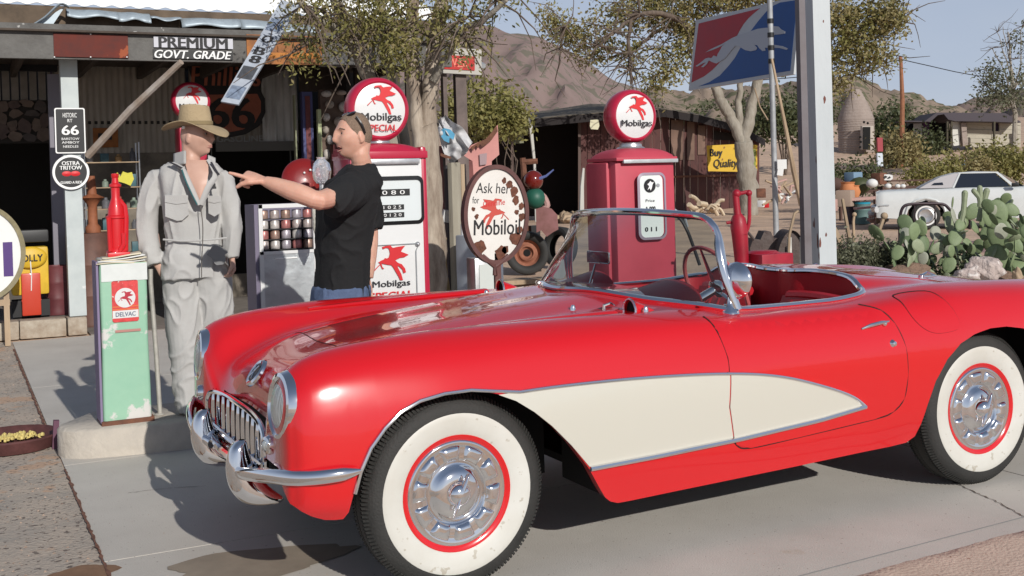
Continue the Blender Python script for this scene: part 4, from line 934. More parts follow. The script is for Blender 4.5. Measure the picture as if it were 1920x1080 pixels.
def red_pump():
    x0, x1, yf, yb = 3.165, 3.735, 4.0, 4.46; xc = (x0+x1)/2; t = thing('gas_pump', 'faded red gas pump with tall white dial window, seen through and above the windshield', 'gas pump', (xc, 4.2, .16), 'old gas pumps')
    b = MB(); b.box((xc, 4.245, .86), (x1-x0, .40, 1.44), bev=.035); b.build('cabinet', FADR, t)
    b = MB(); b.box((x0-.004, 4.30, .86), (.05, .33, 1.42), bev=.022); b.build('side_panel', FADR, t)
    b = MB(); b.box((x1+.004, 4.30, .86), (.05, .33, 1.42), bev=.022); b.build('side_panel', FADR, t)
    b = MB(); b.grid(lambda u, v: Vector((xc+(x1-x0)/2*1.01*(2*u-1), 4.01+.47*v, 1.595+.090*((1-abs(2*u-1)**3.5)*(1-abs(2*v-1)**3.5))**.55)), 22, 14)
    b.box((xc, 4.245, 1.592), (x1-x0+.01, .47, .03), bev=.005); b.build('top_cap', FADR, t, smooth=60)
    b = MB(); b.box((xc+.03, 4.012, 1.573), (x1-x0-.05, .03, .03), bev=.005); b.build('trim_strip', GREYM, t)
    b = MB(); b.lathe([(.12,0),(.11,.01),(.095,.015),(.09,.035),(.10,.045)], (3.44, 4.24, 1.682), Z_, 28); b.build('globe_collar', SILV, t)
    globe((3.44, 4.24, 1.945), .222, .16, t, [('Mobilgas', -.30, 1.30, .30, BLKT)])
    o = Vector((xc+.025, 4.001, 1.21)); P = rrect(-.135, -.27, .135, .27, .06); P2 = rrect(-.115, -.25, .115, .25, .045); n = len(P)
    f = MB(); f.add([o+Vector((x, -.004, y)) for x, y in P]+[o+Vector((x, -.010, y)) for x, y in P2]+[o+Vector((x, -.001, y)) for x, y in P2], [(i, (i+1) % n, n+(i+1) % n, n+i) for i in range(n)]+[(n+i, n+(i+1) % n, 2*n+(i+1) % n, 2*n+i) for i in range(n)])
    fo = f.build('window_frame', mat('window_lilac_grey', (.30,.24,.30), .4), t, smooth=50)
    MB().add([o+Vector((x-.01, -.003, y)) for x, y in P2], [tuple(range(n))]).build('dial_face', mat('dial_white', (.70,.74,.72), .35), fo)
    c = o+Vector((-.02, -.010, .165)); MB().lathe([(0,.006),(.050,.006),(.055,0)], c, (0,-1,0), 28).build('badge', BLK, fo)
    b = MB(); b.poly([(-.03,-.035),(-.012,-.005),(-.03,.012),(-.015,.02),(0,.038),(.012,.025),(.032,.028),(.018,.005),(.012,-.02),(.0,-.040),(-.008,-.02)], c+Vector((0,-.007,0)), X_, Z_, .001); b.build('badge_emblem', WHT, fo, smooth=0)
    MB().lathe([(.0,.004),(.014,.004),(.016,0)], o+Vector((.06,-.006,.165)), (0,-1,0), 14).build('small_dial', SILV, fo)
    text('Price', 1, o+Vector((-.02,-.006,.045)), X_, Z_, BLKT, fo, fit=(.085,.022)); text('A 000', 1, o+Vector((-.02,-.006,-.02)), X_, Z_, BLKT, fo, fit=(.095,.035), bold=.04)
    for k, s_ in enumerate(('0 1 1',)): text(s_, 1, o+Vector((-.02,-.006,-.185)), X_, Z_, BLKT, fo, fit=(.11,.036), bold=.04)
    b = MB(); b.tube(spline([Vector((x1+.03,4.2,1.12)), Vector((x1+.10,4.15,1.10)), Vector((x1+.14,4.1,1.0)), Vector((x1+.20,4.1,.86)), Vector((x1+.26,4.1,.7))], 5), .014, 8); b.build('hose', mat('hose_black', (.02,.02,.02), .5), t)
    b = MB(); b.box((x1+.045, 4.2, 1.12), (.07,.06,.05), bev=.01); b.tube([Vector((x1+.05,4.15,1.16)), Vector((x1+.14,4.13,1.10)), Vector((x1+.16,4.12,1.02))], [.022,.018,.012], 8); b.build('nozzle', SILV, t)
    b = MB(); b.ball((x1+.05, 4.2, .83), (.03,.03,.06), 10); b.tube([(x1+.04,4.2,.85),(x1+.05,4.2,.3)], .022, 8); b.build('hose_clip', BLK, t)
red_pump()
# green pedestal, its papers and the red hand pump on top
GRN = mat('peeling_mint_paint', (.30,.50,.36), .6, col2=(.25,.46,.33), vscale=3, wear=((.58,.57,.54), 4.2, .555), bump=.15, bscale=20)
def green_base():
    x0, x1, yf, yb = -.852, -.602, 2.935, 3.13; t = thing('pump_pedestal', 'peeling mint green metal pedestal with a red and white decal on the island edge', 'pedestal', ((x0+x1)/2, 3.03, .16)); xc = (x0+x1)/2
    b = MB()
    def s(u, v):
        P = rrect(x0, yf, x1, yb, .018, 4); k = len(P); p = P[int(round(u*k)) % k]; w = 1+.03*(1-v)**3+.012*sin(v*9)
        return Vector((xc+(p[0]-xc)*w, 3.03+(p[1]-3.03)*w, .165+.885*v))
    k = len(rrect(x0, yf, x1, yb, .018, 4)); b.grid(s, k, 10, cu=True); b.box((xc, 3.03, 1.045), (x1-x0-.005, yb-yf-.005, .012)); b.build('cabinet', GRN, t, smooth=40)
    b = MB(); b.box((xc, 3.03, .172), (x1-x0+.03, yb-yf+.03, .024)); b.build('rusty_foot', RUST, t)
    b = MB(); b.box((xc+.005, yf-.002, 1.0), (x1-x0-.006, .006, .095)); b.build('white_band', mat('chalk_white', (.60,.62,.60), .7, var=.08), t, smooth=0)
    b = MB(); b.box((x0-.012, 3.03, .62), (.012, yb-yf, .89)); b.build('side_strip', mat('dull_purple_grey', (.20,.16,.26), .6), t)
    # decal
    o = Vector((xc+.005, yf-.004, .84)); P = rrect(-.070,-.115,.070,.115,.012); d = MB().poly(P, o, X_, Z_, .001).build('decal', mat('decal_red', (.58,.05,.05), .5, var=.25, vscale=30, wear=((.7,.66,.6), 22, .62)), t, smooth=0)
    MB().lathe([(0,.0025),(.054,.0025),(.055,.001)], o+Vector((0,0,.018)), (0,-1,0), 32).build('decal_disc', WHITEP, d)
    pegasus(o+Vector((0,-.0026,.018)), X_, Z_, .085, mat('horse_dark_red', (.40,.02,.04), .6), d, th=.0012)
    MB().box(o+Vector((0,-.0016,-.072)), (.136,.002,.042)).build('decal_band', WHITEP, d, smooth=0); text('DELVAC', 1, o+Vector((0,-.003,-.072)), X_, Z_, mat('slate_print', (.10,.13,.20), .6), d, fit=(.105,.024), bold=.03)
    for dz in (-.03,-.045): MB().box(o+Vector((0,-.0013,dz)), (.136,.0014,.006)).build('decal_stripe', mat('stripe_orange', (.62,.16,.04), .5), d, smooth=0)
    MB().box(o+Vector((.01,-.001,-.165)), (.135,.002,.014)).build('decal_strip', mat('strip_pink', (.42,.20,.17), .6), t, smooth=0)
    # folded papers on top
    p = thing('folded_papers', 'stack of weathered folded papers lying on the green pedestal', 'papers', (xc, 3.03, 1.052)); rnd = random.Random(2)
    for k in range(5):
        b = MB(); a = rnd.uniform(-.1,.1); b.grid(lambda u, v: Vector((xc+.0+(u-.5)*(.27-.015*k)*cos(a)+(v-.5)*.15*sin(a), 3.015+(v-.5)*.17+(u-.5)*.2*sin(a), 1.055+.0085*k+.012*k/4*u**3*(1+.5*v)+.004*sin(u*5+k))), 10, 4)
        s2_ = b.build('paper', mat('paper_%s' % ('cream', 'grey')[k % 2], ((.62,.56,.42),(.66,.66,.64))[k % 2], .8, var=.1), p, smooth=60)
        m_ = s2_.modifiers.new('s', 'SOLIDIFY'); m_.thickness = .006
    # red hand pump
    r = thing('hand_pump', 'bright red cast hand pump standing on the papers of the green pedestal', 'hand pump', (xc-.01, 3.06, 1.095)); c = Vector((xc-.012, 3.06, 1.095))
    CR = mat('bright_red_paint', (.55,.012,.018), .4, 0, .4)
    b = MB(); b.lathe([(.0,0),(.060,0),(.058,.02),(.048,.035),(.050,.05),(.050,.20),(.058,.205),(.058,.215),(.046,.222),(.043,.26),(.030,.30),(.024,.32),(.024,.375),(.033,.382),(.033,.395),(.020,.402),(.017,.43),(.021,.435),(.021,.455),(0,.458)], c, Z_, 24)
    b.build('barrel', CR, r)
    b = MB(); b.tube([c+Vector((-.040,-.04,.02)), c+Vector((-.045,-.045,.21))], .014, 8); b.tube([c+Vector((.042,-.03,.02)), c+Vector((.050,-.03,.21)), c+Vector((.046,-.02,.27)), c+Vector((.02,0,.31))], [.014,.014,.013,.010], 8); b.tube([c+Vector((.0,-.05,.01)), c+Vector((.03,-.055,.06)), c+Vector((.028,-.05,.12))], .013, 8); b.build('frame', CR, r)
    b = MB(); b.box(c+Vector((0,-.03,.0)), (.12,.10,.03), bev=.008); b.build('foot', CR, r)
green_base()
b = MB(); b.tube([(-.535,3.06,.16),(-.545,3.06,.5),(-.562,3.07,.92),(-.560,3.07,1.0)], .0135, 10); b.ball((-.540,3.06,.165),(.03,.03,.01),10); tag(b.build('pipe_stand', mat('pale_pipe', (.42,.40,.36), .5, .2, var=.2, vscale=10)), 'thin pale pipe standing upright between the green pedestal and the mannequin', 'pipe')
# the oval sign on its post
def oval_sign(cx, cy, d, hw, hh, label, frame_m, tilt=0):
    c = at(cx, cy, d); t = thing('oval_sign', label, 'sign', (c.x, c.y+.05, 0)); n = 48
    ux = Vector((cos(tilt), 0, sin(tilt))); uz = Vector((-sin(tilt), 0, cos(tilt)))
    b = MB(); b.lathe([(1,0),(1.10,0),(1.13,.025),(1.10,.05),(1,.05),(1,0)], c, (0,1,0), n, sx=hw, sy=hh, e1=ux); 
    # profile radii are scaled by the half axes, so depth is separate
    return t, c, ux, uz
t, c, ux, uz = oval_sign(930, 402, 9.3, .262, .375, 'white oval sign with chipped edges and a brown frame on a post', RUST, -.05)
FRB = mat('brown_frame', (.11,.045,.040), .6, var=.25, vscale=8)
b = MB(); n = 56; ring = []
for k in range(n):
    q = 2*pi*k/n
    for (s_, y) in ((1.0,.0),(1.0,-.02),(1.13,-.02),(1.13,.05),(1.0,.05)): ring.append(c+ux*cos(q)*.262*s_+uz*sin(q)*(.375+.262*(s_-1))+Y_*y)
b.add(ring, [(k*5+j, k*5+(j+1) % 5, ((k+1) % n)*5+(j+1) % 5, ((k+1) % n)*5+j) for k in range(n) for j in range(5)]); b.build('frame', FRB, t, smooth=40)
P = [(cos(2*pi*k/n)*.264, sin(2*pi*k/n)*.377) for k in range(n)]
fo = MB().poly(P, c+Y_*.004, ux, uz, .004).build('sign_face', mat('chipped_enamel', (.72,.70,.66), .4, var=.05, vscale=5, col2=(.66,.63,.58), wear=((.14,.06,.035), 7, .70)), t, smooth=0)
f = c+Y_*-.001
text('Ask her', 1, f+ux*-.03+uz*.215, ux, uz+ux*.0, BLKT, fo, fit=(.31,.085), shear=.1); text('for', 1, f+ux*-.185+uz*.115, ux, uz, BLKT, fo, fit=(.06,.055)); text('Genuine', 1, f+ux*-.04+uz*.095+ux*.02, (ux+uz*.12), uz, REDP, fo, fit=(.20,.05))
text('Mobiloil', 1, f+ux*.012+uz*-.105, (ux+uz*.03), uz, BLKT, fo, fit=(.42,.125), bold=.015)
pegasus(f+ux*-.005+uz*.015-Y_*.0025, -ux, uz, .27, mat('horse_faded', (.50,.07,.05), .6), fo)
CHIP = mat('rust_chip', (.13,.05,.03), .9, var=.4, vscale=30); rnd = random.Random(6)
for (x, y, r) in ((-.205,.04,.016),(-.175,-.02,.018),(.12,.25,.03),(.16,.19,.035),(.18,.12,.03),(.23,.07,.025),(.235,-.02,.03),(.07,.28,.02),(.19,.02,.02),(.215,-.13,.03),(-.15,-.28,.055),(.05,-.32,.05),(.09,-.29,.03),(.18,-.2,.05)):
    B_ = blot(0, 0, r, r*1.2, 0, rnd.randint(0, 999), 16); MB().add([f+ux*(x+v[0])+uz*(y+v[1])-Y_*.002 for v in B_.v], [tuple(range(16))]).build('rust_chip', CHIP, fo, smooth=0)
b = MB(); p0 = c-uz*.36+ux*.01+Y_*.015; b.box((p0.x+.012, p0.y, (p0.z+.1)/2), (.055,.03,p0.z-.02)); b.tube([c-uz*.34-ux*.12, c-uz*.43, c-uz*.50], .022, 8); b.tube([c-uz*.34+ux*.12, c-uz*.43, c-uz*.50], .022, 8); b.build('post', FRB, t)
# far left oval sign, only its right end in view
cl = at(-38, 475, 10.8); t = thing('oval_sign', 'white oval sign with a dark letter and worn olive rim at the left edge', 'sign', (cl.x, cl.y, 0)); b = MB(); ring = []
for k in range(n):
    q = 2*pi*k/n
    for (s_, y) in ((1.0,.0),(1.0,-.02),(1.12,-.03),(1.12,.06),(1.0,.06)): ring.append(cl+X_*cos(q)*.36*s_+Z_*sin(q)*(.43+.36*(s_-1))+Y_*y)
b.add(ring, [(k*5+j, k*5+(j+1) % 5, ((k+1) % n)*5+(j+1) % 5, ((k+1) % n)*5+j) for k in range(n) for j in range(5)]); b.build('frame', mat('olive_rim', (.22,.19,.11), .7, var=.3, vscale=8), t)
fo = MB().poly([(cos(2*pi*k/n)*.362, sin(2*pi*k/n)*.432) for k in range(n)], cl+Y_*.004, X_, Z_, .004).build('sign_face', mat('sign_white2', (.70,.70,.68), .4, var=.04), t, smooth=0)
text('l', 1, cl+X_*.245+Z_*-.07-Y_*.001, X_, Z_, mat('purple_print', (.07,.03,.16), .5), fo, fit=(.055,.33), bold=.03); text('Mobi', 1, cl+X_*-.05+Z_*-.09-Y_*.001, X_, Z_, MATS['purple_print'], fo, fit=(.42,.30))
b = MB(); b.box((cl.x+.22, cl.y+.04, .42), (.05,.05,.84)); b.box((cl.x-.22, cl.y+.04, .42), (.05,.05,.84)); b.box((cl.x, cl.y+.04, .42), (.5,.04,.06)); b.build('wood_stand', WOODT, t)
# can cabinet
t = thing('oil_cabinet', 'white framed glass cabinet of oil cans beside the pointing man', 'cabinet', tuple(gr(530, 800))); d = 7.55
c0 = at(528, 480, d); t.location = (c0.x, c0.y, .16); Yf = c0.y
def W2(px, py): return on(px, py, 1, Yf)
x0, x1 = W2(484, 400).x, W2(592, 400).x; zt = W2(484, 384).z; zm = W2(530, 470).z
b = MB(); w = x1-x0; xc = (x0+x1)/2
for (cx_, cz_, sx_, sz_) in ((x0+.012, (zt+.2)/2, .026, zt-.2), (x1-.012, (zt+.2)/2, .026, zt-.2), (xc, zt-.012, w, .026), (xc, zm-.01, w, .02)): b.box((cx_, Yf, cz_), (sx_, .03, sz_))
b.build('frame', WHITEP, t, smooth=0)
b = MB(); b.box((x0-.012, Yf+.13, (zt+.16)/2), (.03, .26, zt-.16)); b.box((x1+.0, Yf+.15, (zt+.16)/2), (.01, .24, zt-.16)); b.box((xc, Yf+.27, (zt+.16)/2), (w, .01, zt-.16)); b.build('side_panel', mat('purple_grey_side', (.16,.14,.20), .5), t, smooth=0)
b = MB(); b.box((xc+.006, Yf-.004, (zm+.18)/2), (w-.03, .012, zm-.20)); b.build('door', mat('satin_panel', (.50,.53,.54), .32, .55, var=.12, vscale=3, bump=.2, bscale=5), t, smooth=0)
MB().box((xc-.02, Yf-.014, zm-.05), (.15,.008,.008)).build('pull', WHT, t)
cmats = [mat('can_%d' % i, c_, .35, .3, var=.25, vscale=40) for i, c_ in enumerate([(.42,.36,.34),(.40,.16,.15),(.5,.47,.44),(.30,.20,.16),(.36,.33,.36)])]
rnd = random.Random(12); rows = 4; ch = (zt-zm-.04)/rows
for r_ in range(rows):
    b = MB(); b.box((xc, Yf+.12, zm+.008+r_*ch), (w-.03, .22, .005)); b.build('shelf', BLK, t, smooth=0)
    for k in range(5):
        cx_ = x0+.045+k*(w-.09)/4; b = MB(); b.lathe([(0,0),(.031,0),(.032,.004),(.032,ch*.80),(.030,ch*.83),(.029,ch*.80),(0,ch*.80)], (cx_, Yf+.05, zm+.012+r_*ch), Z_, 14)
        g_ = b.build('oil_can', cmats[(k*2+r_) % 5] if rnd.random() < .8 else cmats[rnd.randint(0,4)], None, smooth=50); tag(g_, 'oil can in row %s, column %s of the glass cabinet' % (('four (lowest)', 'three', 'two', 'one (topmost)')[r_], ('one (leftmost)','two','three (middle)','four','five (rightmost)')[k]), 'oil can', 'oil cans in the glass cabinet')
# round red sign and glassware behind the man's arm
c = at(572, 338, 8.4); t = thing('disc_sign', 'round dark red convex sign behind the pointing arm', 'sign', tuple(c)); 
b = MB(); b.lathe([(0,.045),(.08,.040),(.13,.025),(.165,.004),(.172,-.012),(.165,-.015)], c, (-.1,-1,.25), 40); so_ = b.build('disc', mat('deep_red_enamel', (.20,.010,.008), .25, 0, .6), t)
text('Coca', 1, c+Vector((-.06,-.052,-.055)), X_, Z_, WHT, t, fit=(.15,.05), shear=.4)
for k, (x, y) in enumerate(((-.015,.055),(.03,.075),(.075,.088))): MB().ball(c+Vector((x, -.040-.002*k, y)), .009, 8).build('highlight_dot', WHT, t)  # small white balls stand in for highlight dots on the glossy disc
b = MB(); b.tube([(c.x, c.y+.05, c.z), (c.x, c.y+.05, .2)], .02, 8); b.build('post', BLK, t)
c = at(603, 320, 8.0); t = thing('glass_jar', 'shiny clear glass globe between the round red sign and the man in black', 'jar', (c.x, c.y, 1.2))
b = MB(); b.lathe([(.0,-.09),(.04,-.09),(.06,-.06),(.07,0),(.058,.05),(.03,.08),(.035,.095)], c, Z_, 24); b.build('glass_bowl', mat('thin_glass', (.9,.9,.95), .04, 0, trans=.75, ior=1.3), t)
b = MB(); b.cyl((c.x, c.y, .16), c-Z_*.09, .02, .02, 10); b.build('stem', SILV, t)
c = at(598, 410, 7.3); b = MB(); b.grid(lambda u, v: c+Vector((.05*sin(pi*v)*cos(2*pi*u)*(1+.15*sin(9*v)), .03*sin(2*pi*u)*sin(pi*v), .16*(1-2*v)*1.0)), 16, 14); tag(b.build('plastic_bag', mat('crinkled_plastic', (.66,.63,.55), .12, .25, bump=1, bscale=45)), 'crinkled shiny plastic bag hanging between the cabinet and the man', 'bag')
# dish on the ground
c = gr(22, 838, 0); t = thing('rusty_pan', 'shallow rusty round pan holding yellow scraps on the gravel', 'pan', tuple(c))
b = MB(); b.lathe([(0,.015),(.20,.015),(.240,.07),(.255,.075),(.262,.066),(.235,.0),(0,0)], c, Z_, 40); b.build('pan', mat('pan_rust', (.085,.030,.028), .7, var=.3, vscale=12), t)
b = MB(); rnd = random.Random(3)
for k in range(160):
    a = rnd.uniform(0, 6.28); r = .17*sqrt(rnd.random()); b.ball(c+Vector((r*cos(a), abs(r*sin(a))*.9+.02, .030+rnd.uniform(0,.02))), rnd.uniform(.006,.014), 5)
tag(b.build('yellow_scraps', mat('yellow_scrap', (.62,.50,.18), .7, var=.4, vscale=60), t), kind='stuff')
c = gr(112, 838, 0)+Vector((-.02,0,0)); b = MB(); b.box(c+Vector((0,0,.075)), (.03,.04,.16), (0,.08,0)); tag(b.build('rusty_stake', mat('stake_purple', (.12,.05,.08), .7)), 'short dark stake at the left corner of the island', 'stake')
# ------------------------------------------------------------------ the store front
st = thing('store_building', 'weathered store front with corrugated walls under a deep porch roof', 'building', (1, 11.5, 0))
YF = 8.5; YW = 11.6
def F(px, py, y=YF): return on(px, py, 1, y)
def panel(name, px0, py0, px1, py1, y, m, parent=st, th=.05, sm=0):
    a = F(px0, py0, y); c = F(px1, py1, y); b = MB(); b.box(((a.x+c.x)/2, y+th/2, (a.z+c.z)/2), (abs(c.x-a.x), th, abs(a.z-c.z))); return b.build(name, m, parent, smooth=sm)
FASC = mat('weathered_fascia', (.15,.145,.135), .8, col2=(.08,.075,.07), vscale=3.5, bump=.4, bscale=15, wear=((.40,.39,.37), 6, .66))
b = MB(); b.box((.9, YF, 2.95), (5.6, .07, .30)); b.build('fascia', FASC, st, smooth=0)
b = MB(); b.box((.9, YF+.06, 3.13), (5.6, .10, .05)); b.build('fascia_cap', FASC, st, smooth=0)
for k in range(8):
    b = MB(); b.box((-1.6+.75*k, (YF+YW)/2, 2.98), (.06, YW-YF, .14)); b.build('rafter', PLANKD, st, smooth=0)
b = MB(); b.box((.9, YF+1.6, 3.075), (5.7, 3.4, .02)); b.build('porch_ceiling', PLANKD, st, smooth=0)
b = MB(); b.box((.9, YF+.45, 3.25), (5.6, .06, .30)); b.build('gable_board', mat('brown_board', (.11,.08,.055), .9, var=.3, vscale=5), st, smooth=0)
ROOFM = mat('bright_tin', (.80,.80,.79), .45, .0, var=.03, vscale=3); bR = MB(); nR = 70
bR.grid(lambda u, v: Vector((-2.6+6.4*u, YF+.40+3.4*v, 3.42+1.5*v+.012*sin(u*2*pi*nR/2))), nR*4, 2); o_ = bR.build('tin_roof', ROOFM, st, smooth=80); o_.modifiers.new('s', 'SOLIDIFY').thickness = .01
b = MB(); b.tube([Vector((-2.6, YF+1.0, 3.72)), Vector((1, YF+1.0, 3.70)), Vector((3.8, YF+1.0, 3.72))], .012, 6); b.build('roof_wire', BLK, st)
EAV = mat('bent_eave_tin', (.36,.42,.46), .5, .3, var=.2, vscale=5)
for k, (pxa, pya, pxb, pyb, h) in enumerate(((125,12,222,18,20),(222,18,282,22,22),(340,30,450,32,22),(450,32,600,45,26),(282,28,340,30,10))):
    a = F(pxa, pya, YF+.30); c = F(pxb, pyb, YF+.30); hh = h/190
    b = MB(); b.grid(lambda u, v: Vector((a.x+(c.x-a.x)*u, YF+.46-.20*sin(v*1.5)+.015*sin(u*9+k), a.z+(c.z-a.z)*u-hh*(1-cos(v*1.5))*1.05-.015*sin(u*7+k)*v)), 14, 6)
    o_ = b.build('eave_sheet', EAV, st, smooth=60); o_.modifiers.new('s', 'SOLIDIFY').thickness = .006
b = MB(); a = F(60,48,YF+.2); c = F(112,8,YF+.2); e = F(130,14,YF+.2)
b.tube(spline([a, F(85,32,YF+.2), c, e], 4), .035, 8, flat=(1,.35)); b.add([F(62,49,YF+.25), F(98,48,YF+.25), F(122,12,YF+.25)], [(0,1,2)]); b.build('eave_sheet', EAV, st)
# corrugated walls
CORR = mat('corrugated_grey', (.40,.355,.29), .6, 0, col2=(.29,.255,.21), vscale=2.5, stretch=(3,1,.6))
CORL = mat('corrugated_light', (.78,.76,.70), .5, .1, col2=(.48,.46,.42), vscale=2.5, stretch=(3,1,.6))
def corr(name, px0, px1, py0, py1, y, m, pitch=.076, amp=.011):
    a = F(px0, py0, y); c = F(px1, py1, y); w = c.x-a.x; k = max(2, int(w/pitch))
    b = MB(); b.grid(lambda u, v: Vector((a.x+w*u, y+amp*sin(u*2*pi*k), a.z+(c.z-a.z)*v)), k*6, 1); return b.build(name, m, st, smooth=80)
corr('corrugated_wall', 100, 352, 100, 290, YW, CORR); corr('corrugated_wall', 352, 500, 100, 268, YW+.02, CORR); corr('corrugated_wall', 488, 560, 100, 268, YW-.02, CORL, .085, .014)
# upper left planks and stone panel
for k in range(7):
    xa = -14+17*k; panel('plank', xa, 132, xa+15.5, 188, YW-.02+.004*(k % 2), mat('pale_planks', (.22,.20,.17), .85, var=.2, vscale=4))
panel('door_header', -60, 108, 108, 134, YW-.1, BLK)
rnd = random.Random(31); so_ = panel('stone_panel', -30, 188, 94, 268, YW-.02, mat('mortar_dark', (.03,.025,.02), .9))
STM = [mat('flagstone_%d' % i, c_, .9, var=.2, vscale=12) for i, c_ in enumerate([(.13,.095,.075),(.10,.07,.06),(.15,.11,.085),(.08,.065,.058)])]
for k, (x, y, w, h) in enumerate([(4,200,20,22),(26,196,22,14),(50,194,24,13),(76,200,22,20),(4,222,16,20),(5,246,22,24),(28,256,26,16),(56,258,24,14),(82,252,20,24),(84,226,18,26),(28,213,22,14),(62,212,26,14),(24,236,16,22),(46,236,22,26),(68,234,18,22)]):
    c = F(x, y, YW-.04); s_ = .0072; B_ = blot(0, 0, w*s_/2*1.05, h*s_/2*1.05, 0, k+50, 7)
    MB().poly([(v[0], v[1]) for v in B_.v], c, X_, Z_, .006).build('flagstone', STM[k % 4], so_, smooth=0)
# deep rooms behind the openings, their gloom put into near-black wall colour
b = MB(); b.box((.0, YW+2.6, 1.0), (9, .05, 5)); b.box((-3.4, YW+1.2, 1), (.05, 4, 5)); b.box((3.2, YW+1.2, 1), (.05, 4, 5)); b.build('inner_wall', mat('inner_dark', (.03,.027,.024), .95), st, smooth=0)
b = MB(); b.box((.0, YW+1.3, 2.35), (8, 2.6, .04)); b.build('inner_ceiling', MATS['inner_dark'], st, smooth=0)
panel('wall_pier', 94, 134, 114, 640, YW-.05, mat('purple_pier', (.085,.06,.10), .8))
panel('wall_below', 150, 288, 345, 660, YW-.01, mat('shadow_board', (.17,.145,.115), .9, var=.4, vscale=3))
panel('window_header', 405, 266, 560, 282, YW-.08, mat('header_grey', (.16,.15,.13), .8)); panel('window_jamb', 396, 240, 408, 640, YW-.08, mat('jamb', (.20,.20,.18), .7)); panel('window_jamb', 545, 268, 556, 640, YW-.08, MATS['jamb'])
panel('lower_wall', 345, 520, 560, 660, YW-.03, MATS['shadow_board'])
# the porch post
POSTM = mat('painted_post', (.50,.54,.53), .6, col2=(.40,.44,.44), vscale=4, wear=((.60,.61,.60), 5, .64))
a = F(127, 110, 8.86); c = F(147, 632, 8.86)
b = MB(); b.tube([Vector((a.x, 8.86, a.z+.1)), Vector((c.x+.01, 8.86, .19))], .112, 4, caps=True); 
po = MB(); po.box(((a.x+c.x)/2, 8.86, (a.z+.19)/2), (.165,.15,a.z-.19), (0, (c.x-a.x)/(a.z-.19)*-1, 0)); po.build('porch_post', POSTM, st, smooth=0)
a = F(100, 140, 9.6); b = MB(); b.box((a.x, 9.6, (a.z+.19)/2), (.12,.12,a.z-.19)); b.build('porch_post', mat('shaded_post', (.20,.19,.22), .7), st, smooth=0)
# right hand stretch of the building behind the tree
panel('awning', 598, 72, 782, 128, YF+1.2, mat('grey_awning', (.22,.22,.22), .8, var=.25, vscale=4)); panel('upper_wall', 560, 112, 640, 172, YW-.4, PLANKD); panel('red_roof_patch', 655, 62, 725, 86, YF+1.1, mat('dark_red_tin', (.16,.03,.03), .6))
for k in range(6): panel('wall_board', 640+24*k, 118, 662+24*k, 420, YW-.5+.012*(k % 2), PLANKD)
b = MB(); b.box((3.6, YW+.6, 3.5), (3.6, 2.2, .06), (.35,0,0)); b.build('rear_roof', GREYM, st, smooth=0)
# blue and red doorway column
t = thing('shutter_column', 'narrow dark blue column with a dull red inset beside the corrugated wall', 'column', tuple(F(580, 600, 9.8)*1)); t.location.z = .17
panel('blue_frame', 566, 172, 600, 640, 9.8, mat('navy_paint', (.06,.065,.17), .6), t, .10); panel('red_inset', 572, 180, 594, 600, 9.79, mat('oxblood', (.13,.028,.03), .6, var=.3, vscale=5), t, .02); panel('side_post', 554, 178, 566, 640, 9.85, mat('olive_post', (.26,.27,.17), .7), t, .08); panel('light_post', 602, 205, 609, 640, 9.7, mat('lime_post', (.42,.46,.26), .7), t, .06)
# pale stones piled in the wall to the right
t = thing('stone_pier', 'pale rough stone pier behind the man and the white globe', 'pier', tuple(F(632, 600, 9.6)*1)); t.location.z = 0
rnd = random.Random(77); LST = [mat('pale_stone_%d' % i, c_, .9, var=.15, vscale=9, bump=.8, bscale=18) for i, c_ in enumerate([(.50,.46,.42),(.40,.33,.28),(.30,.26,.22),(.56,.53,.50)])]
panel('core', 600, 168, 660, 660, 9.78, mat('mortar_brown', (.13,.09,.07), .9), t, .1)
for k, (x, y, w, h) in enumerate([(612,176,26,16),(640,174,26,12),(618,196,22,20),(645,200,26,26),(612,220,18,20),(636,228,26,24),(610,244,16,20),(618,262,14,22),(612,290,16,26),(618,320,18,26),(612,352,18,28)]):
    c = F(x, y, 9.72); b = MB(); b.ball(c, (w*.0026, .07, h*.0026), 9); b.build('stone', LST[k % 4], t, smooth=60)
c = F(632, 300, 9.5); b = MB(); b.box((c.x+.05, 9.5, 1.0), (.22,.12,1.9)); tag(b.build('maroon_board', mat('maroon', (.10,.02,.02), .7)), 'dark maroon upright board behind the man\'s face', 'board')
# ---- signs on the fascia
t = thing('panel_sign', 'blank rust red metal panel hanging on the porch fascia', 'sign', tuple(F(170, 108, YF-.05))); panel('sign_plate', 100, 62, 241, 109, YF-.055, RUSTR, t, .02)
for x, y in ((102,107),(170,107),(238,107),(170,64)): MB().ball(F(x, y, YF-.06), .008, 6).build('screw', WHT, t)
t = thing('lettered_sign', 'black and white two-line sign reading PREMIUM GOVT. GRADE on the fascia', 'sign', tuple(F(362, 110, YF-.06)))
panel('upper_panel', 288, 68, 437, 92, YF-.06, mat('sign_grey_white', (.50,.50,.54), .5, var=.1, vscale=8), t, .025); panel('lower_panel', 287, 92, 437, 112, YF-.06, BLK, t, .025)
e = F(438, 90, YF)-F(287, 90, YF); ux = X_
text('PREMIUM', 1, F(363, 80.5, YF-.0625), ux, Z_, BLKT, t, fit=(F(426,80,YF).x-F(299,80,YF).x, .105), bold=.05); text('GOVT. GRADE', 1, F(363, 102.5, YF-.0625), ux, Z_, WHT, t, fit=(F(433,80,YF).x-F(290,80,YF).x, .085), shear=.25, bold=.03)
t = thing('orange_sign', 'worn orange sign half hidden by leaves at the right of the fascia', 'sign', tuple(F(530, 110, YF-.05))); panel('sign_plate', 462, 64, 604, 122, YF-.052, mat('worn_orange', (.40,.15,.035), .7, col2=(.12,.05,.025), vscale=7), t, .02)
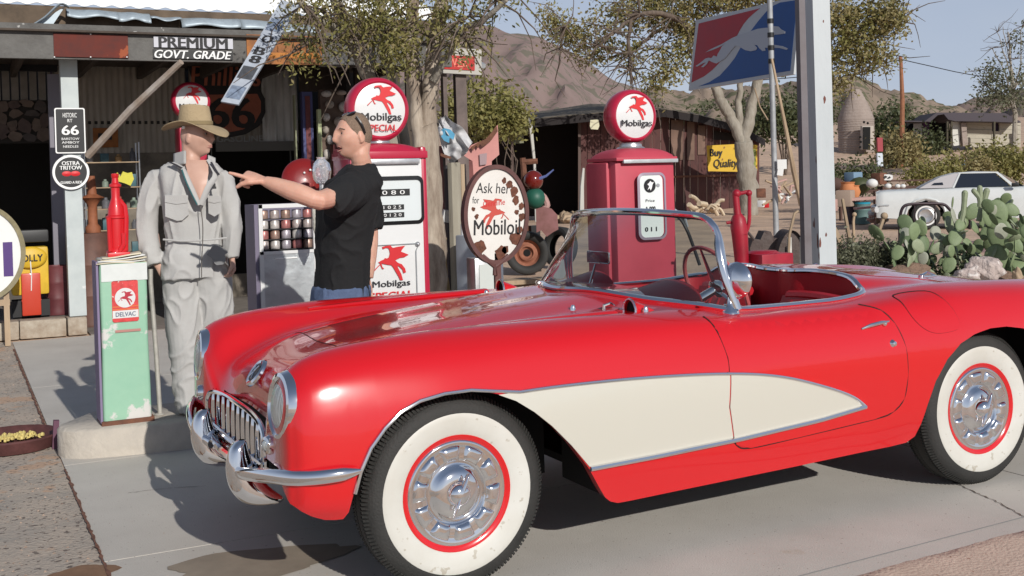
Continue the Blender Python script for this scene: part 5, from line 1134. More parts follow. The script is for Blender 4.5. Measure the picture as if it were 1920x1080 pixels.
panel('lower_stripe', 490, 98, 604, 110, YF-.056, mat('ochre', (.45,.17,.03), .7, var=.2), t, .004)
# leaning plank sign
t = thing('leaning_sign', 'long narrow pale sign leaning diagonally from the fascia up to the roof', 'sign', tuple(at(435, 190, 10.6)))
cor = [at(414,190,10.5), at(447,196,10.5), at(562,8,10.9), at(527,0,10.9)]; ux_ = (cor[1]-cor[0]).normalized(); uy_ = (cor[3]-cor[0]).normalized(); nrm = ux_.cross(uy_).normalized()
SGP = mat('chalky_sign', (.40,.44,.50), .6, col2=(.28,.31,.36), vscale=6)
b = MB(); b.add([p for p in cor]+[p-nrm*.03*(1 if nrm.dot(cF) < 0 else -1) for p in cor], [(0,1,2,3),(7,6,5,4),(0,4,5,1),(1,5,6,2),(2,6,7,3),(3,7,4,0)]); fo = b.build('plank', SGP, t, smooth=0)
no = nrm*(-1 if nrm.dot(cF) > 0 else 1)
L_ = (cor[3]-cor[0]).length; W_ = (cor[1]-cor[0]).length; mid = cor[0]+ux_*W_/2
for fr_, s_ in ((.80,''),(.62,'O'),(.50,'B'),(.42,'8')):
    if s_: text(s_, 1, mid+uy_*L_*fr_+no*.002, ux_, uy_, BLKT, fo, fit=(W_*.55, W_*.5), bold=.05)
for fr_, m_ in ((.10, mat('blue_grey_block', (.15,.19,.26), .6, var=.4, vscale=20)), (.29, mat('dark_block', (.045,.05,.06), .6, var=.4, vscale=20)), (.76, MATS['blue_grey_block'])):
    b = MB(); q = [mid+uy_*L_*fr_+ux_*W_*sx_*.42+uy_*W_*sy_*.42+no*.002 for sx_, sy_ in ((-1,-1),(1,-1),(1,1),(-1,1))]; b.add(q, [(0,1,2,3)]); b.build('print_block', m_, fo, smooth=0)
# route sign and the round sign on the post
t = thing('route_sign', 'tall black sign with white border and number 66 on the porch post', 'sign', tuple(F(131, 287, 8.74)))
YP = 8.755; a = F(131.5, 245, YP); w = F(160,245,YP).x-F(103,245,YP).x; h = F(131,202,YP).z-F(131,287,YP).z
P = rrect(-w/2,-h/2,w/2,h/2,.02); fo = MB().poly(P, a, X_, Z_, .008).build('sign_plate', WHT, t, smooth=0); MB().poly(rrect(-w/2+.012,-h/2+.012,w/2-.012,h/2-.012,.014), a-Y_*.009, X_, Z_, .001).build('black_field', BLK, t, smooth=0)
o = a-Y_*.0105; text('HISTORIC', 1, o+Z_*h*.34, X_, Z_, WHT, t, fit=(w*.46,h*.10)); text('RT', 1, o+Z_*h*.22, X_, Z_, WHT, t, fit=(w*.16,h*.07)); text('66', 1, o+Z_*h*.01, X_, Z_, WHT, t, fit=(w*.54,h*.21), bold=.03)
text('BARSTOW', 1, o-Z_*h*.18, X_, Z_, WHT, t, fit=(w*.58,h*.05)); text('AMBOY', 1, o-Z_*h*.26, X_, Z_, WHT, t, fit=(w*.58,h*.05)); text('NEEDLES', 1, o-Z_*h*.35, X_, Z_, WHT, t, fit=(w*.5,h*.05))
t = thing('round_sign', 'round black sign with white ring and red lips shape below the number 66 sign', 'sign', tuple(F(133, 357, 8.74))); c = F(133, 323, YP); r = (F(168,323,YP).x-F(98,323,YP).x)/2
MB().lathe([(0,.010),(r*.99,.010),(r,.006),(r,0)], c, (0,-1,0), 40).build('sign_plate', WHT, t); MB().lathe([(0,.0115),(r*.86,.0115)], c, (0,-1,0), 40).build('black_field', BLK, t); o = c-Y_*.0125
text('OSTRA', 1, o+Z_*r*.52, X_, Z_, WHT, t, fit=(r*.95,r*.22), bold=.03); text('TRITOW', 1, o+Z_*r*.26, X_, Z_, WHT, t, fit=(r*1.2,r*.22), bold=.03); text('GUARD A RIDE', 1, o-Z_*r*.58, X_, Z_, WHT, t, fit=(r*1.15,r*.15), bold=.03)
for s_ in (-1,1): b = MB(); b.lathe([(0,.006),(.6,.004),(1,0)], o+X_*r*.23*s_-Z_*r*.08, (0,-1,0), 16, sx=r*.26, sy=r*.15); b.build('red_shape', REDP, t)
# the shield sign with a script word
t = thing('shield_sign', 'big dark orange shield sign with script word and a 6 on the porch wall', 'sign', tuple(F(430, 262, YW-.2))); YS = YW-.25
SH = [(352,118),(400,112),(450,110),(492,120),(490,150),(486,168),(495,185),(496,210),(485,235),(460,250),(430,256),(405,250),(385,236),(372,215),(368,190),(374,170),(362,150)]
c = F(430,190,YS); pts = [((F(x,y,YS)-c).x, (F(x,y,YS)-c).z) for x, y in SH]; MB().poly([(p[0]*1.03,p[1]*1.03) for p in pts], c+Y_*.01, X_, Z_, .01).build('sign_rim', mat('shield_black', (.02,.016,.014), .6), t, smooth=0)
SHO = mat('shield_orange', (.36,.105,.055), .6, var=.2, vscale=4)
lo = [((F(x,y,YS)-c).x, (F(x,y,YS)-c).z) for x, y in [(380,178),(482,176),(489,190),(489,210),(478,230),(455,243),(430,248),(408,243),(390,230),(378,212),(374,192)]]; MB().poly(lo, c-Y_*.002, X_, Z_, .004).build('shield_field', SHO, t, smooth=0)
text('Phillips', 1, F(424,148,YS-.008), X_, Z_, SHO, t, fit=(F(488,148,YS).x-F(358,148,YS).x, .36), shear=.12, bold=.02); text('66', 1, F(432,212,YS-.012), X_, Z_, MATS['shield_black'], t, fit=(.62,.40), bold=.03)
text('GASOLINE', 1, F(450,260,YW-.1), X_, Z_, mat('faint_white', (.36,.36,.34), .6), t, fit=(.62,.08))
# diagonal prop pole
t = MB(); t.tube([at(340,116,11.0), at(245,205,11.3), at(165,292,11.6)], [.030,.036,.040], 8); tag(t.build('prop_pole', mat('bleached_pole', (.46,.42,.38), .6, col2=(.25,.17,.11), vscale=3)), 'bleached pole slanting down across the corrugated wall', 'pole')
# third pump behind the mannequin
c = at(357, 190, 12.6); t = thing('gas_pump', 'purple red gas pump whose globe shows behind the mannequin\'s hat', 'gas pump', (c.x, c.y, .17), 'old gas pumps')
globe(c, .215, .16, t, [('Mobilgas', -.30, 1.30, .28, BLKT)]); b = MB(); b.box((c.x, c.y+.05, .90), (.56,.46,1.46), bev=.03); b.box((c.x, c.y+.05, 1.85), (.30,.30,.60), bev=.03); b.build('cabinet', MAGR, t); b = MB(); b.lathe([(.1,0),(.1,.09)], (c.x, c.y, 2.12), Z_, 20); b.build('globe_collar', SILV, t)
# things on the porch
rnd = random.Random(9)
c = F(60, 610, 9.15); t = thing('yellow_machine', 'yellow and red machine with an oval badge on the porch edge', 'machine', (c.x, 9.2, .185)); k = .0053
b = MB(); b.box((c.x, 9.25, .66), (.36,.26,.50), bev=.03); b.build('body', YELP, t); b = MB(); b.box((c.x, 9.10, .42), (.185,.06,.44), bev=.015); b.box((c.x, 9.085, .36), (.19,.02,.01)); b.build('front_panel', mat('signal_red', (.50,.045,.02), .4, 0, .3), t)
b = MB(); b.box((c.x, 9.26, .27), (.36,.22,.17)); b.build('base', BLK, t); b = MB(); b.box((c.x, 9.28, 1.02), (.38,.26,.13), bev=.02); b.build('top', mat('soot', (.03,.03,.03), .5), t)
b = MB(); b.lathe([(0,.035),(.8,.028),(.96,.012),(1,0)], (c.x, 9.10, .80), (0,-1,0), 32, sx=.165, sy=.115); bo = b.build('oval_badge', YELP, t); text('POLLY', 1, (c.x, 9.055, .80), X_, Z_, BLKT, t, fit=(.24,.07), bold=.03)
b = MB(); b.tube([(c.x, 9.06, .78), (c.x+.006, 9.05, .62), (c.x, 9.06, .46)], .005, 5); b.build('chain', WHT, t)
def barrel(x, y, z0, r, h, m, label):
    b = MB(); pr_ = [(0,0),(r,0),(r*1.02,.02),(r,.04),(r,h*.33-.015),(r*1.03,h*.33),(r,h*.33+.015),(r,h*.66-.015),(r*1.03,h*.66),(r,h*.66+.015),(r,h-.02),(r*1.02,h),(r*.95,h),(r*.93,h-.02),(0,h-.02)]
    b.lathe(pr_, (x, y, z0), Z_, 24); return tag(b.build('barrel', m), label, 'barrel')
c = F(110, 600, 9.3); barrel(c.x, 9.35, .17, .135, .52, mat('barrel_maroon', (.12,.03,.035), .5, var=.2), 'small maroon barrel left of the painted porch post')
c = F(175, 600, 9.4); barrel(c.x, 9.45, .01, .20, 1.01, mat('barrel_brown', (.12,.06,.045), .6, var=.25), 'brown barrel right of the painted porch post')
c = F(178, 500, 9.4); b = MB(); b.lathe([(.08,0),(.08,.06),(.05,.10),(.05,.30),(.09,.36),(.13,.38),(.05,.42),(.035,.62)], (c.x, 9.45, 1.02), Z_, 16); tag(b.build('rusty_stand', mat('orange_rust', (.26,.09,.04), .7, var=.3)), 'orange rusty stand on top of the brown barrel', 'stand')
# shelves of odds and ends
t = thing('wire_rack', 'dark wire rack of small goods behind the red hand pump', 'rack', (F(205,600,10.6).x, 10.6, .17))
xa, xb = F(160,400,10.6).x, F(262,400,10.6).x
b = MB()
for x in (xa, xb):
    for y in (10.5, 10.75): b.tube([(x, y, .17), (x, y, 2.05)], .009, 6)
b.build('uprights', SILV, t)
zs = [(F(200, q, 10.6).z, w_) for q, w_ in ((305,'topmost'),(352,'second highest'),(392,'middle'),(432,'second lowest'),(475,'lowest'))]
for z, w_ in zs: b = MB(); b.box(((xa+xb)/2, 10.62, z), (xb-xa, .26, .012)); b.build('shelf', WOODT, t, smooth=0)
gm = [mat('goods_%d' % i, c_, .5, var=.2, vscale=20) for i, c_ in enumerate([(.30,.28,.26),(.05,.12,.14),(.34,.20,.08),(.10,.10,.11),(.25,.07,.05),(.20,.25,.20)])]
nm = [('grey','bottle'),('teal','box'),('orange','jar'),('black','tin'),('dark red','tin'),('sage','jar')]
for zi, (z, w_) in enumerate(zs):
    for k in range(4):
        x = xa+.07+k*(xb-xa-.14)/3; i = (k+zi*4) % 6; h = rnd.uniform(.09,.17); r = rnd.uniform(.03,.05); b = MB()
        if i == 1: b.box((x, 10.56, z+.008+h/2), (r*2,.07,h), bev=.004)
        else: b.lathe([(0,0),(r,0),(r,h*.65),(r*.5,h*.8),(r*.45,h),(0,h)], (x, 10.56, z+.008), Z_, 12)
        tag(b.build(nm[i][1], gm[i]), 'small %s %s, %s of the %s wire rack shelf' % (nm[i][0], nm[i][1], ('left end','left middle','right middle','right end')[k], w_), nm[i][1], 'small goods on the porch rack')
c = F(230, 336, 10.3); b = MB(); b.poly([(-.10,.05),(-.06,.08),(-.03,.03),(.0,.09),(.05,.07),(.10,.08),(.12,.0),(.08,-.08),(.02,-.05),(-.04,-.03),(-.09,-.02)], c, X_, Z_, .05); tag(b.build('yellow_bag', mat('bright_yellow', (.60,.55,.06), .6, var=.1)), 'crumpled bright yellow packet above the red hand pump', 'packet')
c = F(190, 262, YW-.06); t = thing('orange_poster', 'faded orange poster on the corrugated wall', 'poster', tuple(c)); panel('sheet', 174, 240, 222, 276, YW-.05, mat('poster_orange', (.30,.11,.03), .8, var=.3, vscale=8), t, .01); panel('figure', 184, 250, 210, 262, YW-.056, BLK, t, .004)
# red sign board at the right on posts
t = thing('board_sign', 'pale board with a bright red garbled nameplate on dark posts', 'sign', (at(850,100,13.5).x, at(850,100,13.5).y, 0)); YB = at(850,115,13.5).y
a = F(815,88,YB); c = F(902,138,YB); b = MB(); b.box(((a.x+c.x)/2, YB, (a.z+c.z)/2-.01), (c.x-a.x, .05, a.z-c.z), (0,.03,0)); b.build('board', mat('board_beige', (.42,.40,.36), .8, var=.1), t, smooth=0)
a = F(810,103,YB-.03); c = F(890,131,YB-.03); fo = MB().box(((a.x+c.x)/2, YB-.032, (a.z+c.z)/2), (c.x-a.x, .012, a.z-c.z), (0,.03,0)).build('red_plate', mat('red_plate', (.50,.018,.012), .5, col2=(.32,.012,.01), vscale=25), t, smooth=0)
text('CUWZK', 1, ((a.x+c.x)/2-.02, YB-.040, (a.z+c.z)/2), (1,0,-.03), Z_, mat('red_bright', (.72,.20,.14), .5), fo, fit=((c.x-a.x)*.75, .11), bold=.02)
for (px_, w_) in ((832,.05),(862,.14)):
    a = F(px_, 132, YB+.08); b = MB(); b.box((a.x, YB+.09, a.z/2+.1), (w_, .08, a.z+.2)); b.build('post', mat('post_brown', (.13,.10,.09), .8, var=.3, vscale=5), t, smooth=0)
# ================================================================== people
def remeshed(name, mb, vox, m, parent, smooth=6, disp=0, dscale=.12, folds=None, world=True):
    off = worg(parent) if (parent is not None and world) else Vector((0,0,0))
    me = bpy.data.meshes.new(name); me.from_pydata([Vector(v)-off for v in mb.v], [], mb.f); me.validate()
    bm = bmesh.new(); bm.from_mesh(me); bmesh.ops.recalc_face_normals(bm, faces=bm.faces); bm.to_mesh(me); bm.free()
    o = bpy.data.objects.new(name, me); COL.objects.link(o)
    r = o.modifiers.new('r', 'REMESH'); r.mode = 'VOXEL'; r.voxel_size = vox; r.use_smooth_shade = True
    if smooth: s = o.modifiers.new('s', 'SMOOTH'); s.iterations = smooth; s.factor = .5
    if disp:
        tx = bpy.data.textures.new(name+'_cloth', 'CLOUDS'); tx.noise_scale = dscale; tx.noise_depth = 2
        d = o.modifiers.new('d', 'DISPLACE'); d.texture = tx; d.strength = disp; d.mid_level = .5
        tx = bpy.data.textures.new(name+'_fold', 'MARBLE'); tx.noise_scale = dscale*1.6; tx.turbulence = 7
        d = o.modifiers.new('d2', 'DISPLACE'); d.texture = tx; d.strength = disp*.8; d.mid_level = .5
    dg = bpy.context.evaluated_depsgraph_get(); dg.update(); m2 = bpy.data.meshes.new_from_object(o.evaluated_get(dg)); o.modifiers.clear(); o.data = m2; m2.name = name; bpy.data.meshes.remove(me)
    if folds:
        am, fx, fz, fine = folds; nv = [v.normal.copy() for v in m2.vertices]
        for v, n in zip(m2.vertices, nv):
            c = v.co; w = noise.noise(Vector((c.x*3, c.y*3, c.z*3)))
            k = noise.noise(Vector((c.x*fx+w*2, c.y*fx, c.z*fz+w*3))); r = 1-abs(k)*2.4; r = max(0, r)**2
            v.co = c+n*(am*(r-.25)+am*.6*noise.noise(Vector((c.x*6, c.y*6, c.z*5)))+fine*noise.noise(c*55))
    m2.shade_smooth(); m2.materials.clear(); m2.materials.append(m)
    if parent is not None: o.parent = parent
    return o
def loft(b, secs, n=28, cap=True):
    """secs: (centre, half width vector, half depth vector)"""
    k = len(secs); vs = []; fs = []
    for c, a, d in secs:
        c, a, d = Vector(c), Vector(a), Vector(d)
        for j in range(n):
            q = 2*pi*j/n; cc, ss = cos(q), sin(q); e = .85
            vs.append(c+a*math.copysign(abs(cc)**e, cc)+d*math.copysign(abs(ss)**e, ss))
    for i in range(k-1):
        for j in range(n): fs.append((i*n+j, i*n+(j+1) % n, (i+1)*n+(j+1) % n, (i+1)*n+j))
    if cap: fs.append(tuple(range(n))[::-1]); fs.append(tuple((k-1)*n+j for j in range(n)))
    b.add(vs, fs)
def ssecs(secs, n=4):
    out = []; C = spline([s[0] for s in secs], n); A_ = spline([s[1] for s in secs], n); D_ = spline([s[2] for s in secs], n)
    return list(zip(C, A_, D_))
def headmesh(b, c, f, up, H=.235, mouth=.0, n=56, mm=44, jaw=1.0):
    """closed head surface with brow, sockets, nose, lips, chin; c = centre, f = facing, H = chin to crown"""
    f = Vector(f).normalized(); up = Vector(up).normalized(); l = up.cross(f).normalized(); up = f.cross(l).normalized(); K = H/.235
    def ga(x, s): return math.exp(-(x/s)**2)
    def pt(u, v):
        th = pi*v; az = 2*pi*u; a = (az+pi) % (2*pi)-pi                 # a = 0 faces forward
        z = .1175*cos(th); sr = sin(th)**.86
        hw = .076; hd = .094
        lo = max(0, -z)/.1175
        hw *= 1-.30*lo**1.5; front = cos(a) > 0
        hdf = hd*(1-.06*lo**2) if front else hd*(1.04-.42*lo**1.3)
        x = hdf*cos(a)*sr+.004; y = hw*sin(a)*sr
        if z > .02: x -= .004*(z/.1)**2
        d = 0
        if abs(a) < 1.5:
            d += .021*ga(a, .17)*ga(z+.020, .015)+.014*ga(a, .13)*ga(z-.004, .020)+.008*ga(a, .15)*ga(z-.024, .014)     # nose
            d -= .004*ga(a, .2)*ga(z+.040, .006)
            d -= .013*ga(abs(a)-.40, .20)*ga(z-.016, .013)                                              # sockets
            d += .006*ga(abs(a)-.38, .30)*ga(z-.037, .009)                                               # brow
            d += .007*ga(a, .30)*ga(z+.049, .006)+.007*ga(a, .28)*ga(z+.063+mouth*.010, .006)               # lips
            d -= (.004+.022*mouth)*ga(a, .25+.03*mouth)*ga(z+.0555+mouth*.004, .0030+.006*mouth)
            d += .011*ga(a, .36)*ga(z+.092, .015)*jaw                                                         # chin
            d += .005*ga(abs(a)-.75, .28)*ga(z+.012, .025)                                              # cheekbones
            d -= .004*ga(abs(a)-.85, .3)*ga(z+.055, .02)
        r = Vector((x, y)); k = 1+d/max(.03, r.length)
        return Vector(c)+(f*x*k+l*y*k+up*z)*K
    b.grid(lambda u, v: pt(u, .5*(1-cos(pi*(.02+.96*v)))), n, mm, cu=True)
    top = len(b.v)-n*(mm+1)
    b.f.append(tuple(top+i*(mm+1) for i in range(n))); b.f.append(tuple(top+i*(mm+1)+mm for i in range(n))[::-1])
    for s_ in (-1, 1):                                                      # ears
        e = Vector(c)+(f*-.012+l*s_*.075+up*-.004)*K
        R3 = Matrix((f, l, up)).transposed()
        b.ball(e, (.018*K, .008*K, .031*K), 12, R3@Euler((s_*.12, .12, s_*.35)).to_matrix()); b.ball(e-up*.022*K+f*.002, (.010*K, .007*K, .012*K), 8)
    return f, l, up
def hand(b, w, d, palm, side, curls, thumb=(.8, .3), K=1.0, spread=.06, tcurl=.3):
    """w wrist, d pointing direction, palm normal (faces down into the palm), side = direction from little finger to index"""
    d = Vector(d).normalized(); palm = (Vector(palm)-d*Vector(palm).dot(d)).normalized(); side = Vector(side)
    sd = d.cross(palm).normalized(); sd = sd if sd.dot(side) > 0 else -sd
    loft(b, ssecs([(w-d*.02, sd*.026*K, palm*.019*K), (w+d*.015*K, sd*.029*K, palm*.017*K), (w+d*.055*K, sd*.040*K, palm*.0155*K), (w+d*.088*K, sd*.041*K, palm*.0125*K), (w+d*.098*K, sd*.036*K, palm*.009*K)], 2), 16)
    for i, (o, L_, r) in enumerate(((.030,.072,.0092),(.010,.080,.0095),(-.011,.074,.0090),(-.030,.058,.0080))):
        p = w+d*(.086-.004*abs(i-1))*K+sd*o*K; dr = (d+sd*spread*(1.2-i)).normalized(); a = curls[i]; pts = [p-d*.02, p]; dd = dr
        for k, fr_ in enumerate((.44,.31,.25)):
            dd = (dd*cos(a[k])+palm*sin(a[k])).normalized() if True else dd
            q = Vector(pts[-1])+dd*L_*fr_*K; pts.append(q)
            ax = sd
        # recompute with true rotations about the side axis
        pts = [p-d*.02, p]; ang = 0
        for k, fr_ in enumerate((.44,.31,.25)):
            ang += a[k]; pts.append(pts[-1]+(dr*cos(ang)+palm*sin(ang))*L_*fr_*K)
        b.tube(pts, [r*K*1.05, r*K*1.08, r*K, r*K*.93, r*K*.78], 10); b.ball(pts[-1], r*K*.78, 8)
    p = w+d*.022*K+sd*.022*K; d1 = (d*thumb[0]+sd*(1-thumb[0])*1.3+palm*thumb[1]).normalized(); p1 = p+d1*.045*K; d2 = (d1+palm*tcurl-sd*tcurl*.5+d*.3).normalized(); p2 = p1+d2*.032*K; p3 = p2+(d2+palm*tcurl).normalized()*.026*K
    b.tube([p-d1*.01, p1, p2, p3], [.015*K, .0125*K, .0115*K, .0085*K], 10); b.ball(p3, .0088*K, 8)
SKIN = mat('skin', (.60,.35,.26), .5, col2=(.54,.29,.21), vscale=18)
for n_ in SKIN.node_tree.nodes:
    if n_.type == 'BSDF_PRINCIPLED': n_.inputs['Subsurface Weight'].default_value = .12; n_.inputs['Subsurface Radius'].default_value = (.012,.004,.002); n_.inputs['Subsurface Scale'].default_value = 1
MSKIN = mat('mannequin_skin', (.56,.36,.28), .45, col2=(.48,.28,.21), vscale=5)
TEE = mat('black_cotton', (.010,.010,.011), .9, bump=.3, bscale=60); JEAN = mat('blue_denim', (.10,.14,.24), .9, col2=(.065,.095,.17), vscale=12, bump=.4, bscale=80)
HAIR = mat('short_brown_hair', (.25,.175,.125), .95, col2=(.15,.105,.075), vscale=120, bump=.8, bscale=150)
EYEW = mat('eye_white', (.30,.26,.23), .3); EYED = mat('eye_dark', (.02,.015,.01), .1)
MOUTH = mat('mouth_inside', (.10,.02,.02), .5)
# ---------------------------------------------------------------- the man
D0 = 6.05
man = thing('person', 'man in a black t-shirt and jeans pointing left, sunglasses pushed up on his head', 'person', (at(640,600,D0).x, at(640,600,D0).y, 0))
f = (-cR*.88-Fh*.48).normalized(); up = (Z_-f*.17).normalized()
hc = at(664, 256, D0); b = MB(); f_, l_, u_ = headmesh(b, hc, f, up, .246, .9)
nk = [at(676,285,D0), at(684,312,D0), at(676,345,D0)]
b.tube(spline([hc-u_*.03-f_*.035, at(675,290,D0), at(678,312,D0+.02), at(672,350,D0)], 3), [.056,.054,.052,.051,.052,.054,.058,.064,.072,.085], 18)
S_ = at(672,352,D0-.13); E_ = at(598,376,D0-.45); Wr = at(497,340,D0-.42)
tor = at(650,380,D0)
loft(b, ssecs([(at(668,335,D0), f*.07, l_*.10), (at(655,370,D0), f*.11, l_*.17), (at(650,450,D0), f*.11, l_*.15), (at(645,520,D0), f*.11, l_*.15)], 2), 20)
b.tube(spline([at(672,350,D0-.08), at(655,355,D0-.18), at(625,368,D0-.34), E_, at(575,368,D0-.46), at(545,357,D0-.45), at(515,346,D0-.43), Wr], 2), [.064,.060,.057,.055,.053,.051,.049,.046,.048,.049,.047,.042,.037,.031,.027], 16)
hd = (at(460,327,D0-.42)-Wr).normalized()
hand(b, Wr, hd, (Z_*-1+cF*.35), cD*-1*.2+cF*-.5+Z_*.5, [(.02,.03,.02),(1.15,1.25,.7),(1.25,1.3,.8),(1.3,1.3,.8)], (.75,.25), 1.12, .05, .5)
# other arm hangs by his side, mostly hidden
b.tube(spline([at(672,352,D0+.15), at(690,400,D0+.28), at(694,455,D0+.27), at(685,520,D0+.24)], 3), .045, 12)
hand(b, at(685,520,D0+.24), -Z_, -l_*-1, f_, [(.3,.4,.2)]*4)
mb_ = remeshed('body', b, .0042, SKIN, man, 2)
# mouth inside, eyes, brows
LIPM = mat('lip_skin', (.50,.235,.19), .5)
for k_ in (-.0495, -.0735): b = MB(); b.tube(spline([hc+(f_*.079+l_*.022+u_*(k_*.5-.031))*1.045, hc+(f_*.0885+l_*.009+u_*k_)*1.045, hc+(f_*.0885-l_*.009+u_*k_)*1.045, hc+(f_*.079-l_*.022+u_*(k_*.5-.031))*1.045], 3), [.002,.003,.0035,.004,.004,.004,.0035,.003,.0025,.002], 8); b.build('lip', LIPM, mb_)
b = MB(); b.ball(hc+(f_*.0800-u_*.060)*1.045, (.006,.015,.0095), 10, Matrix((f_, l_, u_)).transposed()); b.build('mouth', MOUTH, mb_)
for s_ in (-1, 1):
    e = hc+(f_*.0705+l_*s_*.0345+u_*.016)*1.045; eo = MB().ball(e, .0112, 12).build('eye', EYEW, mb_); MB().ball(e+f_*.0066+l_*s_*.001, .0060, 10).build('iris', EYED, mb_)
    b = MB(); b.tube([hc+(f_*.0905+l_*s_*.014+u_*.033)*1.045, hc+(f_*.0855+l_*s_*.034+u_*.040)*1.045, hc+(f_*.070+l_*s_*.056+u_*.034)*1.045], [.0035,.0045,.0025], 6); b.build('eyebrow', HAIR, mb_)
# hair: cropped cap following the skull
def cap(th0, az0, k=1.008, fn=None):
    b = MB(); K = .246/.235
    def pt(u, v):
        a = (u-.5)*2*pi; front = max(0, cos(a)); low = float(np.interp(abs(a), [0,.45,.75,.95,1.15,1.5,2.0,3.15], [.088,.085,.075,.060,.036,.006,-.030,-.045]))+.005*noise.noise(Vector((a*9, 2, 0)))+.003*noise.noise(Vector((a*30, 5, 0))); z = .1175*1.04*cos(v*math.acos(max(-1,min(1, low/.122)))); zz = min(.1175, max(-.1175, z/1.04)); sr = (1-(zz/.1175)**2)**.43
        lo = max(0, -zz)/.1175; x = (.094*(1 if cos(a) > 0 else 1.04-.42*lo**1.3))*cos(a)*sr+.004-(.004*(zz/.1)**2 if zz > .02 else 0); y = .076*(1-.3*lo**1.5)*sin(a)*sr
        jit = 1+.012*noise.noise(Vector((a*14, v*22, 1)))+.006*min(1, (1-v)*6)
        return hc+(f_*x*k*jit+l_*y*k*jit+u_*(z*1.015+.001))*K
    b.grid(pt, 110, 40, cu=True); return b
cap(0, 0).build('hair', HAIR, man, smooth=80)
# sunglasses on top
SG = mat('sunglass_black', (.012,.010,.012), .15, 0, .5)
g = MB(); 
for s_ in (-1, 1):
    g.tube(spline([hc+(f_*.012+l_*s_*.070+u_*.098)*1.06, hc+(-f_*.012+l_*s_*.085+u_*.055)*1.05, hc+(-f_*.028+l_*s_*.084+u_*.012)*1.05], 4), .0042, 6, flat=(1,1.5))
    c = hc+(f_*.024+l_*s_*.036+u_*.117)*1.05; nn_ = (f_*.35+u_*.93).normalized(); g.lathe([(0,.006),(.6,.005),(1,0),(.9,-.004)], c, nn_, 20, sx=.033, sy=.026, e1=l_)
g.tube([hc+(f_*.028+l_*.01+u_*.120)*1.06, hc+(f_*.028-l_*.01+u_*.120)*1.06], .004, 6); g.build('sunglasses', SG, man)
# t-shirt
b = MB()
loft(b, ssecs([(at(640,560,D0), f*.138, l_*.170), (at(641,500,D0), f*.132, l_*.165), (at(646,430,D0), f*.142, l_*.180), (at(652,380,D0), f*.148, l_*.205), (at(662,345,D0), f*.135, l_*.205), (at(670,322,D0), f*.095, l_*.13), (at(676,309,D0), f*.072, l_*.078)], 4), 30)
b.tube(spline([at(670,350,D0-.08), at(662,355,D0-.16), at(645,365,D0-.26), at(628,376,D0-.33), at(616,383,D0-.36)], 2), [.100,.098,.096,.094,.091,.088,.085,.083,.081], 18)
b.tube(spline([at(672,352,D0+.12), at(688,395,D0+.26), at(692,430,D0+.27)], 3), [.10,.095,.09,.088,.085,.083,.08], 16)
remeshed('tshirt', b, .0075, TEE, man, 2, folds=(.010, 9, 7, .0006))
b = MB(); hip = at(638,560,D0)
loft(b, ssecs([(at(640,535,D0), f*.145, l_*.170), (at(638,575,D0), f*.150, l_*.180), (at(640,620,D0), f*.140, l_*.175)], 3), 24)
for s_ in (-1, 1):
    h0 = at(640,600,D0)+l_*s_*.085; kn = Vector((h0.x, h0.y, .52))+l_*s_*.03+f_*.03; an = Vector((h0.x, h0.y, .10))+l_*s_*.05
    b.tube(spline([h0, h0.lerp(kn,.5), kn, kn.lerp(an,.5), an], 3), list(np.linspace(.105,.066,13)), 16)
remeshed('jeans', b, .011, JEAN, man, 3, folds=(.007, 12, 10, .002))
b = MB()
for s_ in (-1, 1): a_ = Vector((at(640,600,D0).x, at(640,600,D0).y, .0))+l_*s_*.135; b.ball(a_+f_*.06+Z_*.045, (.145,.052,.045), 12, Matrix((f_, l_, Z_)).transposed())
b.build('shoes', BLK, man)
# ---------------------------------------------------------------- the mannequin
D1 = 6.55
mq = thing('mannequin', 'mannequin in pale grey coveralls and a tan felt hat beside the green pedestal', 'mannequin', (at(365,770,D1).x, at(365,770,D1).y, .16))
fb = (-cF*.86+cR*.42); fb.z = 0; fb.normalize(); lb = Z_.cross(fb).normalized()       # lb = its left (image right)
fh = (cR*.96-cF*.24); fh.z = 0; fh.normalize()
hc = at(368, 257, D1); b = MB(); f_, l_, u_ = headmesh(b, hc, fh, Z_-fh*.10, .235, .15, jaw=1.5)
b.tube(spline([hc-Z_*.03-fh*.03, at(358,295,D1), at(360,320,D1-.02), at(366,350,D1)], 3), [.058,.055,.053,.052,.053,.056,.064,.075,.09,.10], 18)
loft(b, ssecs([(at(362,318,D1), lb*.09, fb*.05), (at(362,335,D1), lb*.17, fb*.085), (at(364,375,D1), lb*.165, fb*.105), (at(366,430,D1), lb*.14, fb*.10)], 3), 24)
# hands
w1 = at(296,494,D1-.06); hand(b, w1, (at(305,515,D1-.06)-w1).normalized()*.8+cR*.35, cR*-.2+cF*.9, cR, [(.5,.7,.4)]*4, (.7,.3), 1.0)
w2 = at(434,480,D1-.02); hand(b, w2, -Z_*.9+cR*.1, -lb, fb, [(.5,.8,.5)]*4, (.7,.3), .92)
b.tube([at(285,440,D1-.02), w1], [.04,.03], 12); b.tube([at(430,440,D1), w2], [.04,.03], 12)
mb2 = remeshed('body', b, .0055, MSKIN, mq, 3)
for s_ in (-1, 1):
    e = hc+(f_*.075+l_*s_*.032+u_*.015)*1.0; eo = MB().ball(e, .0115, 10).build('eye', EYEW, mb2); MB().ball(e+f_*.0068, .0062, 8).build('iris', EYED, mb2)
    b = MB(); b.tube([hc+(f_*.090+l_*s_*.016+u_*.036), hc+(f_*.086+l_*s_*.034+u_*.042), hc+(f_*.073+l_*s_*.052+u_*.035)], [.003,.004,.0025], 6); b.build('eyebrow', HAIR, mb2)
LIP = mat('lip_pink', (.46,.22,.18), .5)
